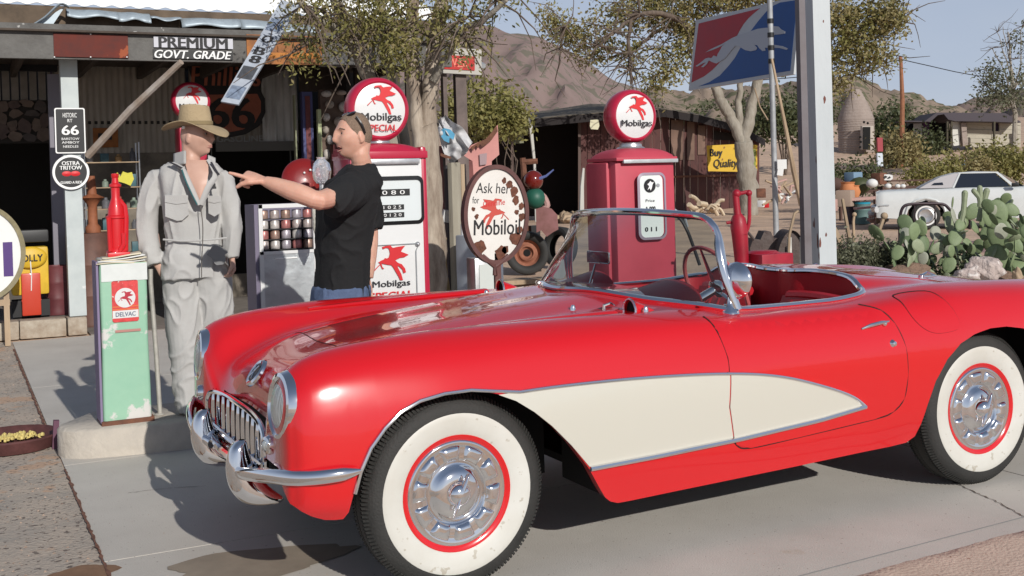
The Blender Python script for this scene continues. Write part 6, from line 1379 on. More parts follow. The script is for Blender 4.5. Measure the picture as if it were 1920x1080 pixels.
for k_ in (-.0525, -.0625): b = MB(); b.tube(spline([hc+(f_*.081+l_*.020+u_*k_), hc+(f_*.0915+l_*.008+u_*(k_+.001)), hc+(f_*.0915-l_*.008+u_*(k_+.001)), hc+(f_*.081-l_*.020+u_*k_)], 3), [.002,.003,.004,.0045,.005,.0045,.004,.003,.0025,.002], 8); b.build('lip', LIP, mb2)
COV = mat('pale_coverall_cotton', (.45,.445,.43), .95, col2=(.39,.38,.365), vscale=5, bump=.25, bscale=260)
b = MB()
loft(b, ssecs([(at(366,520,D1), lb*.190, fb*.135), (at(366,480,D1), lb*.182, fb*.135), (at(366,452,D1), lb*.158, fb*.120), (at(365,420,D1), lb*.168, fb*.135), (at(363,370,D1), lb*.184, fb*.145), (at(361,335,D1), lb*.186, fb*.125), (at(359,318,D1), lb*.172, fb*.108), (at(357,306,D1+.01), lb*.150, fb*.085)], 4), 34)
# sleeves: the near one falls outside its hip
b.tube(spline([at(308,330,D1), at(289,344,D1-.02), at(277,395,D1-.04), at(276,440,D1-.05), at(284,475,D1-.06), at(291,495,D1-.06)], 4), [.042,.047,.052,.055,.057,.059,.060,.061,.062,.063,.064,.064,.064,.063,.062,.061,.059,.057,.055,.053,.052], 20)
b.tube(spline([at(410,330,D1), at(422,348,D1), at(432,395,D1), at(437,440,D1-.01), at(435,482,D1-.02)], 4), [.046,.051,.055,.058,.060,.061,.060,.059,.058,.057,.056,.055,.053,.050,.048,.045,.043], 18)
# legs, baggy, bunched at the ankle
fl = at(362,768,D1-.05); 
b.tube(spline([at(343,505,D1), at(344,560,D1-.01), at(347,620,D1-.03), at(352,680,D1-.04), at(357,735,D1-.05), at(364,768,D1-.05)], 4), [.115,.115,.113,.111,.109,.106,.104,.102,.100,.098,.097,.096,.095,.094,.093,.092,.092,.093,.096,.099,.096], 22)
b.tube(spline([at(394,505,D1+.02), at(402,560,D1+.04), at(409,620,D1+.06), at(414,690,D1+.06), at(414,760,D1+.06)], 4), [.110,.110,.108,.106,.104,.102,.100,.099,.098,.097,.096,.095,.095,.095,.095,.096,.096], 20)
co = remeshed('coveralls', b, .0070, COV, mq, 2, folds=(.011, 12, 3.2, .0007))
# the open V at the neck, collar, pockets, placket
def onb(px, py, off): return at(px, py, D1-off)
b = MB()
V = [(343,296,.10),(350,310,.145),(356,330,.175),(364,355,.188),(374,382,.186),(383,345,.180),(390,325,.165),(392,308,.13),(385,298,.10)]
b.add([onb(x, y, o+.0) for x, y, o in V], [tuple(range(9))]); 
sk = MB(); sk.grid(lambda u, v: onb(349+(37-12*v)*u+22*v*1.0-(0), 300+84*v**1.0, .150+.040*sin(pi*min(1,v*1.1))**.7+.010*sin(pi*u)) if True else 0, 10, 12)
vs = []; 
def vpt(u, v):
    xl = np.interp(v, [0,.3,.6,1], [346,352,361,375]); xr = np.interp(v, [0,.3,.6,1], [390,391,386,377]); y = 300+84*v; o = np.interp(v, [0,.2,.5,.8,1], [.110,.155,.185,.190,.186])
    return onb(xl+(xr-xl)*u, y, o+.010*sin(pi*u))
MB().grid(vpt, 10, 14).build('bare_chest', MSKIN, mq, smooth=80)
DKC = mat('dark_facing', (.03,.028,.035), .9); TEAL = mat('teal_piping', (.03,.12,.13), .7)
for pts, m_, w in (([(326,306,.13),(336,311,.15),(344,318,.165),(351,332,.185),(360,352,.200),(375,384,.198)], COV, .017), ([(392,300,.12),(400,315,.15),(404,330,.165),(390,352,.190),(377,384,.198)], COV, .017)):
    b = MB(); b.tube(spline([onb(*p) for p in pts], 4), w, 8, flat=(1, .45)); b.build('lapel', m_, mq, smooth=80)
b = MB(); b.tube([onb(318,304,.145), onb(330,309,.165), onb(341,315,.178)], .009, 6, flat=(1,.4)); b.tube([onb(396,304,.16), onb(404,318,.172), onb(411,328,.165)], .009, 6, flat=(1,.4)); b.build('collar_facing', DKC, mq)
b = MB(); b.tube(spline([onb(341,318,.190), onb(348,338,.206), onb(358,360,.214), onb(370,384,.212)], 3), .0045, 6); b.build('collar_piping', TEAL, mq)
b = MB(); b.grid(lambda u, v: onb(325+22*u, 282+24*v+6*(1-u), .02+.075*u+.05*v), 6, 6); cl_ = b.build('collar', COV, mq, smooth=80); cl_.modifiers.new('s', 'SOLIDIFY').thickness = .008; b = MB(); b.grid(lambda u, v: onb(390+14*u, 290+18*v+6*u, .08-.0*u+.05*v), 6, 6); cl_ = b.build('collar', COV, mq, smooth=80); cl_.modifiers.new('s', 'SOLIDIFY').thickness = .008
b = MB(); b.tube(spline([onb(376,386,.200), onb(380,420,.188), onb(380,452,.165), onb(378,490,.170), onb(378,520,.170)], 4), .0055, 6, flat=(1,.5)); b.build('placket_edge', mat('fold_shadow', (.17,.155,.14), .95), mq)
def pocket(P, off, name='pocket'):
    b = MB(); n = len(P); b.add([onb(x, y, off+.012) for x, y in P]+[onb(x, y, off-.03) for x, y in P], [tuple(range(n))]+[(i, (i+1) % n, n+(i+1) % n, n+i) for i in range(n)]); return b.build(name, COV, mq, smooth=30)
pocket([(309,371),(352,370),(354,402),(342,413),(332,414),(310,406)], .158); pocket([(390,371),(415,370),(415,398),(402,406),(391,400)], .148)
pocket([(309,366),(353,366),(352,380),(331,383),(309,379)], .163, 'pocket_flap'); pocket([(390,367),(415,367),(414,378),(402,381),(390,378)], .153, 'pocket_flap')
b = MB(); b.tube([onb(306,449,.150), onb(340,452,.156), onb(375,451,.158), onb(400,449,.150), onb(425,446,.12)], .006, 6); b.build('waist_seam', COV, mq)
pb_ = blot(0, 0, 1, 1, 0, 5, 22); b = MB(); b.add([onb(409+17*v[0], 478+18*v[1], .150) for v in pb_.v], [tuple(range(22))]); b.build('grey_patch', mat('grey_patch', (.20,.20,.20), .9), mq)
b = MB(); b.box(onb(402,349,.168), (.012,.006,.030)); b.box(onb(402,352,.170), (.020,.006,.012)); b.build('pin_badge', BLK, mq)
b = MB(); b.ball(onb(344,239,.085), .010, 8); b.build('ear_stud', WHT, mq)
b = MB(); b.ball(at(370,775,D1-.12), (.14,.055,.045), 12, Matrix((fb, lb, Z_)).transposed()); b.ball(at(418,770,D1+.02), (.13,.05,.04), 12, Matrix((fb, lb, Z_)).transposed()); b.build('shoes', mat('canvas_shoe', (.40,.38,.33), .9), mq)
# hat with a wavy brim and pinched crown
HAT = mat('tan_felt', (.39,.30,.18), .95, col2=(.31,.235,.14), vscale=9, bump=.4, bscale=90)
hb = hc+u_*.065*.95-f_*.005
def brim(u, v):
    a = 2*pi*u; r = .088+.088*v; x = cos(a)*r*1.12; y = sin(a)*r*.92
    z = .006-.075*v**1.3*abs(cos(a))**1.5*(1 if cos(a) > 0 else .25)+.016*v*v*abs(sin(a))+.006*sin(3*a)*v
    return hb+f_*x+l_*y+u_*z
b = MB(); b.grid(brim, 56, 8, cu=True)
def crown(u, v):
    a = 2*pi*u; r0 = .096*(1-.20*v)*(1 if v < .80 else (1-((v-.80)/.2)**2*.9)); x = cos(a)*r0*1.08; y = sin(a)*r0*.86*(1-.18*v*max(0, cos(a)))
    z = .005+.118*min(1, v/.82)+(.010*sin((v-.82)/.18*pi/2) if v > .82 else 0)-.035*max(0, (v-.6)/.4)**1.5*(math.exp(-(y/.035)**2))
    return hb+f_*x+l_*y+u_*z
b.grid(crown, 48, 22, cu=True); ho = b.build('hat', HAT, mq, smooth=80); ho.modifiers.new('s', 'SOLIDIFY').thickness = .004
b = MB(); b.grid(lambda u, v: hb+f_*cos(2*pi*u)*.1055+l_*sin(2*pi*u)*.085+u_*(.008+.020*v), 40, 1, cu=True); b.build('hat_band', mat('hat_band', (.22,.17,.09), .9), ho)
# ================================================================== yard, shed and far things
def GP(px, d):                      # ground point under a pixel column at a distance
    p = at(px, 350, d); return Vector((p.x, p.y, terr(p.x, p.y)))
# ---- square white post, the darker pole beside it
def vpost(label, name, m, px, d, w, dp, ztop, px_top=None, rz=0, cat='post', z0=0):
    a = at(px, 350, d); g = Vector((a.x, a.y, z0)); p_t = at(px_top if px_top is not None else px, 20, d); s = (p_t-at(px, 350, d)); dirn = Vector((0,0,1))
    b = MB(); b.box((g.x, g.y, (ztop+z0)/2), (w, dp, ztop-z0), Euler((0,0,rz)).to_matrix()); return tag(b.build(name, m, smooth=0), label, cat)
PEEL = mat('peeling_white_paint', (.50,.53,.54), .55, col2=(.43,.46,.47), vscale=1.5, wear=((.20,.12,.10), 3.2, .70), stretch=(2,2,.5), bump=.2, bscale=20)
t = thing('square_post', 'tall square white post with peeling paint and rust scars behind the roadster', 'post', tuple(GP(1542, 10.4)))
g = GP(1542, 10.4); b = MB(); b.box((g.x, g.y, 2.2), (.165, .165, 4.4), (0,0,-.30)); sh_ = b.build('shaft', PEEL, t, smooth=0); SCAR = mat('rust_scar', (.16,.06,.045), .9, var=.3, vscale=30)
ln_ = Vector((-cos(.30), sin(.30), 0)); fn_ = Vector((-sin(.30), -cos(.30), 0)); sc_ = Vector((g.x, g.y, 0))
for nn_, pts_ in ((ln_, ((1533,452,5,22),(1536,480,4,9),(1527,418,3,16),(1530,300,3,9),(1525,420,3,10))), (fn_, ((1546,187,4,9),(1538,455,3,14),(1544,40,2,4),(1549,440,3,5)))):
    for (px, py, w, h) in pts_:
        r_ = ray(px, py); pc = sc_+nn_*.0835; k_ = (pc-CAMP).dot(nn_)/r_.dot(nn_); p_ = CAMP+r_*k_; tt = Z_.cross(nn_); B_ = blot(0, 0, w*.0030, h*.0036, 0, px+py, 12)
        MB().add([p_+tt*v[0]+Z_*v[1] for v in B_.v], [tuple(range(12))]).build('rust_scar', SCAR, sh_, smooth=0)
g = GP(1511, 10.9); b = MB(); b.box((g.x, g.y, 2.3), (.085,.10,4.6), (0,.004,-.3)); tag(b.build('steel_post', mat('grey_brown_steel', (.17,.155,.165), .6, col2=(.12,.10,.105), vscale=3)), 'dark grey upright post touching the left side of the square white post', 'post')
# ---- running-dog sign on its pole
t = thing('pole_sign', 'red white and blue running dog sign on a banded metal pole', 'sign', tuple(GP(1452, 19.4)))
zl, zr = 22.2, 19.3
TL, TR, BL, BR = at(1307,41,zl), at(1499,-6,zr), at(1295,166,zl), at(1486,136,zr)
sx_ = ((TR-TL)+(BR-BL))/2; sy_ = ((TL-BL)+(TR-BR))/2; sn = sx_.cross(sy_).normalized(); sn = sn if sn.dot(cF) < 0 else -sn
o0 = (TL+TR+BL+BR)/4
def SP(px, py, off=0):
    r = ray(px, py); k = (o0-CAMP).dot(sn)/r.dot(sn); return CAMP+r*k+sn*off
def spoly(name, pts, m, off, parent, th=.004):
    ux_ = sx_.normalized(); uy_ = sn.cross(ux_); q = [SP(x, y)-o0 for x, y in pts]; P2 = [(v.dot(ux_), v.dot(uy_)) for v in q]
    return MB().poly(P2, o0+sn*off, ux_, uy_, th).build(name, m, parent, smooth=0)
def zc(pts): return [(1280+x/6, y/6) for x, y in pts]
SBG = mat('sign_bone', (.46,.48,.50), .5, var=.06, vscale=3); SRED = mat('sign_crimson', (.36,.018,.028), .5, var=.1, vscale=2); SBLU = mat('sign_blue', (.012,.070,.25), .5, var=.08, vscale=2); SDOG = mat('dog_grey', (.40,.42,.46), .45)
pl = spoly('sign_board', [(1305,38),(1502,-9),(1488,139),(1291,170)], SBG, -.05, t, .05)
spoly('red_field', zc([(182,265),(868,95),(800,150),(740,205),(690,265),(650,330),(615,395),(560,480),(520,560),(470,640),(400,720),(330,790),(240,860),(100,928)]), SRED, .001, pl)
spoly('blue_field', zc([(948,125),(1030,60),(1100,28),(1290,0),(1212,796),(940,840),(560,905),(180,972),(300,925),(420,850),(520,740),(590,650),(640,560),(690,470),(760,360),(850,240)]), SBLU, .001, pl)
spoly('running_dog', zc([(150,745),(200,712),(262,660),(300,650),(330,655),(355,625),(392,640),(400,610),(430,560),(450,520),(490,488),(420,530),(350,560),(262,590),(330,550),(450,495),(560,430),(640,395),(760,355),(850,325),(950,312),(1010,320),(1030,295),(1085,300),(1110,330),(1160,355),(1155,378),(1090,388),(1040,392),(1010,420),(1015,450),(990,500),(1060,508),(1130,520),(1190,548),(1175,562),(1100,542),(1000,535),(930,540),(940,570),(905,575),(870,545),(845,510),(815,505),(845,540),(830,565),(770,578),(710,565),(650,530),(600,515),(560,560),(520,610),(480,660),(430,690),(385,715),(340,700),(300,680),(280,720),(240,758),(215,755),(270,700),(240,710),(170,750)]), SDOG, .007, pl, .008)
ga_, gb_ = SP(1441,2,.12), SP(1452,470,.12); pa = at(1440,-60,19.2); pb = GP(1453,19.2)
b = MB(); b.cyl((pb.x, pb.y, pb.z), (pb.x, pb.y, 5.2), .048, .045, 14); b.build('pole', mat('weathered_pole', (.33,.34,.35), .5, .2, var=.2, vscale=4), t)
for py in (40,66,90,115): 
    z = at(1444,py,19.2).z; b = MB(); b.cyl((pb.x,pb.y,z-.04),(pb.x,pb.y,z+.04),.056,.056,14); b.build('clamp', BLK, t)
p = at(1466,308,19.1); b = MB(); b.box(p, (.16,.02,.16), (0,0,-.4)); b.box(p+Z_*-.12+Rh*-.03, (.10,.02,.14), (0,.2,-.4)); so_ = tag(b.build('small_sign', WHITEP), 'small white plate fixed to the banded pole', 'sign')
b = MB(); b.tube([at(1447,110,18.6)+Z_*0, at(1470,225,18.6), at(1488,320,18.7), at(1503,385,18.8)], [.02,.03,.045,.05], 7); b.tube([at(1415,165,18.8), at(1425,200,18.8), at(1440,225,18.7)], [.012,.012,.012], 5); tag(b.build('leaning_branch', WOODT), 'bare leaning branch propped between the banded pole and the white post', 'branch')
# ---- red hand pump and box
g = GP(1428, 8.7); t = thing('red_tank', 'bright red metal tank box beyond the passenger side of the roadster', 'tank', (g.x, g.y, 0)); RR = mat('cherry_red', (.30,.006,.02), .5, 0, .2, var=.2, vscale=6)
zt = at(1428,474,8.7).z; b = MB(); b.box((g.x, g.y, zt/2), (.30,.34,zt), (0,0,.0), bev=.012); b.build('tank', RR, t)
b = MB(); b.lathe([(0,.02),(.10,.018),(.13,.0),(.13,-.01)], (g.x-.02, g.y-.02, zt), Z_, 24); b.build('lid', RR, t)
g2_ = at(1388,455,8.6); t = thing('hand_pump', 'dark red hand pump with a tall looped handle above the red tank box', 'hand pump', (g2_.x, g2_.y, zt-.2)); Q = lambda x, y, o=0: at(x, y, 8.6+o)
b = MB(); b.tube([Q(1392,520), Q(1390,480), Q(1387,440)], [.05,.055,.062], 16); b.tube([Q(1387,440), Q(1385,425), Q(1384,410), Q(1382,402)], [.062,.064,.055,.034], 16); b.tube([Q(1383,405), Q(1381,385), Q(1379,362)], [.030,.026,.026], 12); b.ball(Q(1381,363), .034, 12); b.build('barrel', RR, t)
b = MB(); b.tube(spline([Q(1380,364), Q(1392,362), Q(1403,360), Q(1405,366), Q(1405,390), Q(1404,420), Q(1395,445), Q(1386,470), Q(1384,490)], 4), .015, 8); b.ball(Q(1404,362), .026, 10); b.tube([Q(1362,418), Q(1374,416), Q(1384,417)], .012, 8); b.build('handle', RR, t)
b = MB(); b.tube([Q(1384,410,.1), Q(1398,430,.1), Q(1414,450,.1)], .012, 6); tag(b.build('lever_bar', mat('dark_iron', (.06,.045,.04), .7)), 'dark iron bar slanting beside the looped handle hand pump', 'bar')
# ---- rusty machinery by the pole
g = GP(1432, 15.2); t = thing('rusty_machine', 'low dark rusty machine body behind the red tank box', 'machine', tuple(g)); IRON = mat('old_iron', (.12,.095,.085), .8, col2=(.07,.045,.04), vscale=6, bump=.5, bscale=15)
P = [(1397,500),(1396,462),(1402,445),(1415,447),(1422,432),(1434,432),(1440,445),(1462,440),(1470,452),(1472,500)]
pp = [at(x, y, 15.2) for x, y in P]; o_ = pp[0]; MB().poly([((q-o_).dot(Rh), (q-o_).dot(Z_)) for q in pp]+[((pp[-1]-o_).dot(Rh), -1.0), (0,-1.0)], o_, Rh, Z_, .35).build('casting', IRON, t, smooth=0)
b = MB(); b.tube([at(1420,470,14.9), at(1440,450,14.9), at(1448,442,14.9)], .03, 8); b.build('lever', RUST, t)
g = GP(1485, 14.6); t = thing('barrel_hood', 'dark arched metal hood standing between the banded pole and white post', 'hood', tuple(g)); b = MB()
b.grid(lambda u, v: at(1456+60*u, 500-(68*sin(pi*u)**.5), 14.6)+Fh*.5*v-Z_*0, 18, 3); b.grid(lambda u, v: at(1456+60*u, 500-(68*sin(pi*u)**.5)*v+ (1-v)*60, 14.65), 18, 3); b.build('hood', IRON, t, smooth=60)
for px, r0 in ((1476,1),(1500,0)): b = MB(); g_ = GP(px, 14.4); b.tube([g_, at(px+4, 445, 14.4)], [.035,.03], 7); b.build('leg_post', mat('chipped_white', (.55,.52,.47), .8, var=.2, vscale=8), t)
b = MB(); b.tube([GP(1470,13.6), at(1480,440,13.6), at(1490,400,13.6), at(1497,345+50,13.6)], .018, 6); tag(b.build('walking_stick', WOODT), 'thin reddish stick leaning up towards the square white post', 'stick')
# ---- tyres and junk left of the windshield
def tyre(px, py, d, r, rot, label, rim=True):
    g = at(px, py, d); t = thing('old_tyre', label, 'tyre', (g.x, g.y, 0), 'worn tyres lying in the yard'); c = Vector((g.x, g.y, r)); ax = Vector(rot).normalized()
    b = MB(); b.lathe([(r*.60,.055),(r*.70,.10),(r*.85,.11),(r*.95,.10),(r,.05),(r,-.05),(r*.95,-.10),(r*.85,-.11),(r*.70,-.10),(r*.6,-.055)], c, ax, 36); b.build('carcass', RUBBER, t, smooth=50)
    if rim:
        b = MB(); b.lathe([(r*.62,.05),(r*.58,.03),(r*.50,-.01),(r*.42,.0),(r*.36,.03),(r*.30,.035),(r*.27,.0),(r*.18,-.02),(.0,-.02)], c, ax, 32); b.build('rim', mat('rusty_rim', (.36,.15,.09), .85, col2=(.20,.075,.045), vscale=6), t)
        MB().lathe([(0,-.012),(r*.17,-.012)], c, ax, 20).build('hub_hole', DARK, t)
tyre(988, 465, 17.5, .335, (-.45,-.9,0), 'upright worn tyre with rusty rim beside the brown oval sign frame'); tyre(1050, 450, 18.6, .34, (-.95,-.2,.15), 'worn tyre seen edge-on just left of the windshield', False)
def pxpoly(name, pts, d, m, parent, th=.04, label=None, cat=None, group=None, bx=None):
    pp = [at(x, y, d) for x, y in pts]; o_ = pp[0]; ux_ = bx or Rh; q = [(p-o_) for p in pp]
    o = MB().poly([(v.dot(ux_), v.dot(Z_)) for v in q], o_+Fh*th, ux_, Z_, th).build(name, m, parent, smooth=0)
    if label: tag(o, label, cat, group)
    return o
pxpoly('fender_panel', [(1006,436),(1005,392),(1018,388),(1034,391),(1045,403),(1047,430),(1036,436),(1025,444),(1015,432)], 17.2, mat('rusty_pink_red', (.26,.12,.12), .8, col2=(.16,.07,.06), vscale=4), None, .12, 'rounded rusty pink car fender leaning above the yard tyre', 'fender')
t = thing('junk_figure', 'junk figure with glossy red ball and green ball before the dark doorway', 'sculpture', tuple(GP(1002, 18.2)))
b = MB(); g = GP(985,18.2); b.tube([g, at(984,400,18.2), at(982,320,18.2), at(980,296,18.2)], [.05,.05,.05,.05], 8); b.tube([at(978,304,18.2), at(1008,302,18.2)], .05, 6); b.build('frame', RUST, t)
b = MB(); b.ball(at(1000,338,18.1), .16, 16); b.build('red_ball', mat('gloss_dark_red', (.14,.012,.008), .15, 0, .6), t); b = MB(); b.ball(at(1003,372,18.1), .17, 16); b.build('green_ball', mat('bottle_green', (.015,.09,.06), .5), t)
b = MB(); b.tube([at(1008,336,18), at(1024,330,18), at(1038,318,18)], [.03,.02,.012], 6); b.build('blue_spike', mat('dull_blue', (.10,.13,.30), .4), t); b = MB(); b.tube(spline([at(1010,362,18.1), at(1020,370,18.1), at(1026,385,18.1), at(1020,392,18.1)], 3), .05, 8); b.build('pink_arm', mat('pink_grey', (.40,.24,.22), .8), t)
b = MB(); b.box(GP(998,18.2)+Z_*.35, (.16,.16,.75)); b.build('base_post', BLK, t)
# crumpled cloth, pink panel, poles, crates between tree and oval sign
c = at(852, 268, 12.6); cc = thing('cloth_bundle', 'crumpled white and blue cloth hung on a wooden post', 'cloth', tuple(c)); rr = random.Random(14)
def cloth(u, v):
    P0 = np.array([(834,214),(889,264),(848,316),(818,240)]); p = (1-u)*(1-v)*P0[0]+u*(1-v)*P0[1]+u*v*P0[2]+(1-u)*v*P0[3]
    return at(p[0]+3*sin(9*v+4*u), p[1]+3*sin(8*u-3*v), 12.6+.06*sin(11*u+3*v)+.05*sin(13*v-5*u)+.03*sin(25*u*v))
b = MB(); b.grid(cloth, 26, 26); b.build('cloth', mat('dirty_white_cloth', (.60,.60,.60), .9, col2=(.42,.41,.42), vscale=9, bump=.4, bscale=20), cc, smooth=80)
pxpoly('blue_patch', [(826,245),(832,240),(845,243),(853,252),(850,262),(843,258),(842,268),(833,264),(827,256)], 12.5, mat('sky_blue_cloth', (.09,.30,.46), .8, var=.2, vscale=20), cc, .01)
pxpoly('rag_print', [(826,287),(836,290),(846,294),(845,298),(834,296),(826,292)], 12.5, RUST, cc, .01)
t = thing('pink_panel', 'faded pink gable-shaped panel with rust along its top edge', 'panel', tuple(at(905,300,12.8))); pxpoly('sheet', [(870,292),(884,272),(898,266),(910,262),(922,248),(933,234),(936,290),(922,302),(922,330),(888,330),(886,302)], 12.8, mat('faded_pink', (.60,.28,.25), .8, col2=(.52,.24,.22), vscale=3), t, .05)
pxpoly('rust_edge', [(882,276),(898,266),(910,261),(922,248),(931,235),(933,246),(922,262),(910,272),(904,276),(900,270),(896,278),(892,272),(887,283)], 12.75, RUST, t, .01); pxpoly('print', [(899,289),(913,287),(912,308),(900,310)], 12.77, mat('grey_pink', (.36,.26,.27), .8), t, .01)
def post(px0, py0, px1, py1, d, r, m, label, n=8, r1=None, cat='post'):
    a = at(px0, py0, d); c = at(px1, py1, d); k = a.z/(a.z-c.z) if a.z != c.z else 1; g = a+(c-a)*k; b = MB(); b.tube([a, a.lerp(g,.5), g], [r, r, r1 or r], n); return tag(b.build('wooden_post' if m in (WOODT,) else 'post', m), label, cat)
GW = mat('grey_wood', (.36,.33,.26), .9, col2=(.22,.19,.15), vscale=5, bump=.5, bscale=18, stretch=(1,1,.15))
post(851,305,858,540,12.2,.075,GW,'thick grey wooden post under the crumpled cloth'); post(866,308,870,450,12.5,.03,WOODT,'thin tan pole just right of the thick grey post'); post(838,310,846,545,12.4,.03,mat('dark_pipe',(.06,.055,.06),.5,.4),'thin dark pipe just left of the thick grey post'); post(867,420,870,545,11.8,.022,mat('grey_pipe',(.42,.42,.43),.5,.3),'slim light pipe in front of the tan pole')
b = MB(); b.box(at(836,405,12.3), (.08,.05,.13), (.2,.2,0)); tag(b.build('white_fitting', WHITEP), 'small white metal fitting on the thin dark pipe', 'fitting')
b = MB(); b.box(at(880,290,14), (.34,.3,.14)); b.box(at(850,340,14.5), (.5,.3,.9)); tag(b.build('maroon_box', mat('maroon_box', (.16,.055,.05), .8, var=.3)), 'dusty maroon crate stack behind the grey wooden post', 'crate')
b = MB(); c = at(895,505,11.5); g = GP(888,11.8); b.box((g.x, g.y, .45), (.30,.30,.90), (0,0,.2), bev=.02); tag(b.build('metal_cabinet', mat('pale_blue_grey', (.42,.46,.50), .5, var=.1)), 'pale blue grey metal cabinet behind the oval sign post', 'cabinet')
t = thing('glass_case', 'small silver framed case with pale front beside the oval sign post', 'case', tuple(GP(910,10.8))); g = GP(913,10.8); b = MB(); b.box((g.x, g.y+.1, .36), (.30,.2,.72), bev=.01); b.build('case', SILV, t); b = MB(); b.box((g.x, g.y-.006, .40), (.22,.01,.52)); b.build('front', mat('misty_panel', (.55,.58,.55), .3), t)
b = MB(); g = GP(990,15.5); b.box(g+Z_*.08, (1.9,.35,.06), (0,0,-.1)); b.box(g+Z_*.02+Fh*.1, (1.7,.3,.06), (0,0,-.16)); tag(b.build('plank_pile', WOODT), 'tan planks lying on the ground below the rusty rimmed tyre', 'plank')
b = MB(); rr = random.Random(4)
c = at(830,480,12.2); b.ball(at(826,448,12.2), (.07,.07,.055), 10); b.tube([GP(826,12.3), at(824,520,12.2), at(829,482,12.2)], [.12,.10,.05], 8); tag(b.build('carved_stump', mat('honey_wood', (.50,.36,.18), .7, var=.25)), 'honey coloured carved stump beside the white pump', 'stump')
b = MB(); b.tube([at(813,395,12.0), at(817,440,12.0), at(818,520,12.0)], [.035,.03,.03], 7); tag(b.build('bone_pole', mat('pinkish_pole', (.44,.30,.27), .8)), 'pinkish pole between the white pump and the tree trunk', 'pole')
# ---- long dark shed
t = thing('long_shed', 'long low dark red shed with a black doorway and sagging roof', 'shed', tuple(GP(1150, 42)))
SHR = mat('shed_red_boards', (.115,.046,.040), .9, col2=(.060,.028,.027), vscale=2.2, bump=.5, bscale=8, stretch=(1,1,.3)); SHD = mat('shed_dark', (.020,.016,.016), .95)
def shed_pt(px, py):            # the front wall recedes a little to the right
    d = float(np.interp(px, [800, 1240, 1430], [40, 42.5, 47])); return at(px, py, d)
def strip(name, poly, m, th=.08, parent=t, off=0):
    pp = [shed_pt(x, y)+Fh*off for x, y in poly]; n = len(pp); b = MB(); b.add(pp+[p+Fh*th for p in pp], [tuple(range(n)), tuple(range(2*n-1, n-1, -1))]+[(i, n+i, n+(i+1) % n, (i+1) % n) for i in range(n)]); return b.build(name, m, parent, smooth=0)
strip('back_wall', [(830,225),(1240,208),(1240,400),(830,420)], SHD, .1, off=4)
rr = random.Random(6); x = 1086
while x < 1422:
    w = rr.uniform(11, 17); yt = float(np.interp(x, [1086,1130,1240,1330,1380,1425], [228,220,213,232,243,260])); yb = float(np.interp(x, [1086,1240,1425], [411,403,396]))
    strip('wall_board', [(x,yt),(x+w-.9,yt+.5),(x+w-.9,yb),(x,yb)], SHR, .08, off=rr.uniform(0,.05)); x += w
for (x0,y0,x1,y1) in ((1258,225,1280,300),(1288,228,1302,300),(1308,235,1322,290),(1340,247,1362,262)): strip('window_gap', [(x0,y0),(x1,y0+1),(x1,y1),(x0,y1)], mat('brown_pane', (.16,.10,.075), .6, var=.3, vscale=1), .03, off=-.04)
strip('window_gap', [(1338,245),(1382,252),(1382,264),(1338,262)], SHD, .03, off=-.05)
strip('skirting', [(1240,330),(1400,326),(1400,330),(1240,334)], RUST, .05, off=-.06)
for px in (836, 905, 958, 1084): strip('corner_post', [(px,226),(px+5,226),(px+5,412),(px,413)], mat('old_post_dark', (.10,.07,.06), .9), .15, off=-.05)
roof = [(815,232),(880,231),(960,230),(1040,221),(1130,213),(1240,207),(1300,217),(1350,230),(1385,242),(1425,262)]
b = MB(); n = len(roof)
for i, (x, y) in enumerate(roof):
    p = shed_pt(x, y)-Fh*.9; q = shed_pt(x, y)+Fh*7+Z_*(.75+.1*sin(i*2)); b.v += [tuple(p), tuple(q), tuple(q-Z_*.18), tuple(p-Z_*.20)]
for i in range(n-1):
    o_ = i*4; b.f += [(o_, o_+4, o_+5, o_+1), (o_+1, o_+5, o_+6, o_+2), (o_+2, o_+6, o_+7, o_+3), (o_+3, o_+7, o_+4, o_)]
b.build('roof', mat('dirt_roof', (.20,.16,.12), .95, col2=(.10,.085,.06), vscale=1.5, bump=1, bscale=4), t, smooth=0)
b = MB()
for i in range(n-1): b.add([shed_pt(*roof[i])-Fh*.95+Z_*-.02, shed_pt(*roof[i+1])-Fh*.95+Z_*-.02, shed_pt(*roof[i+1])-Fh*.95-Z_*.30, shed_pt(*roof[i])-Fh*.95-Z_*.30], [(0,1,2,3)])
b.build('eave_board', SHD, t, smooth=0)
b = MB(); p = shed_pt(988,226)-Fh*1.0; q = shed_pt(1001,305)-Fh*1.0; b.tube([p, shed_pt(994,240)-Fh, q, Vector((q.x, q.y, 0))], [.10,.07,.05,.05], 6); b.build('white_prop', mat('bone_white', (.50,.49,.45), .8), t)
pxpoly('notice', [(936,250),(1000,244),(1000,252),(982,252),(982,268),(958,270),(957,258),(936,260)], 41, mat('mossy_panel', (.20,.20,.13), .8), t, .03)
b = MB(); b.tube([GP(1088,38.5), at(1091,350,38.5), at(1094,315,38.5)], [.10,.07,.04], 6); tag(b.build('leaning_pole', mat('bone_white', (.5,.5,.45), .8)), 'pale pole leaning at the right side of the black shed doorway', 'pole')
pxpoly('shield_plate', [(1107,225),(1122,224),(1124,236),(1121,243),(1108,242),(1106,236)], 40.5, mat('cream_plate', (.60,.57,.40), .6), None, .03, 'small cream shield plate on the shed wall left of the red pump globe', 'sign')
b = MB()
for k in range(9):
    c = GP(1060+rr.uniform(-25,30), 37.5+rr.uniform(0,2)); b.ball(c+Z_*.12, (rr.uniform(.15,.4), .2, rr.uniform(.1,.3)), 7)
tag(b.build('rubble', WOODT), 'low tan rubble heap at the foot of the shed doorway', 'rubble', kind='stuff')
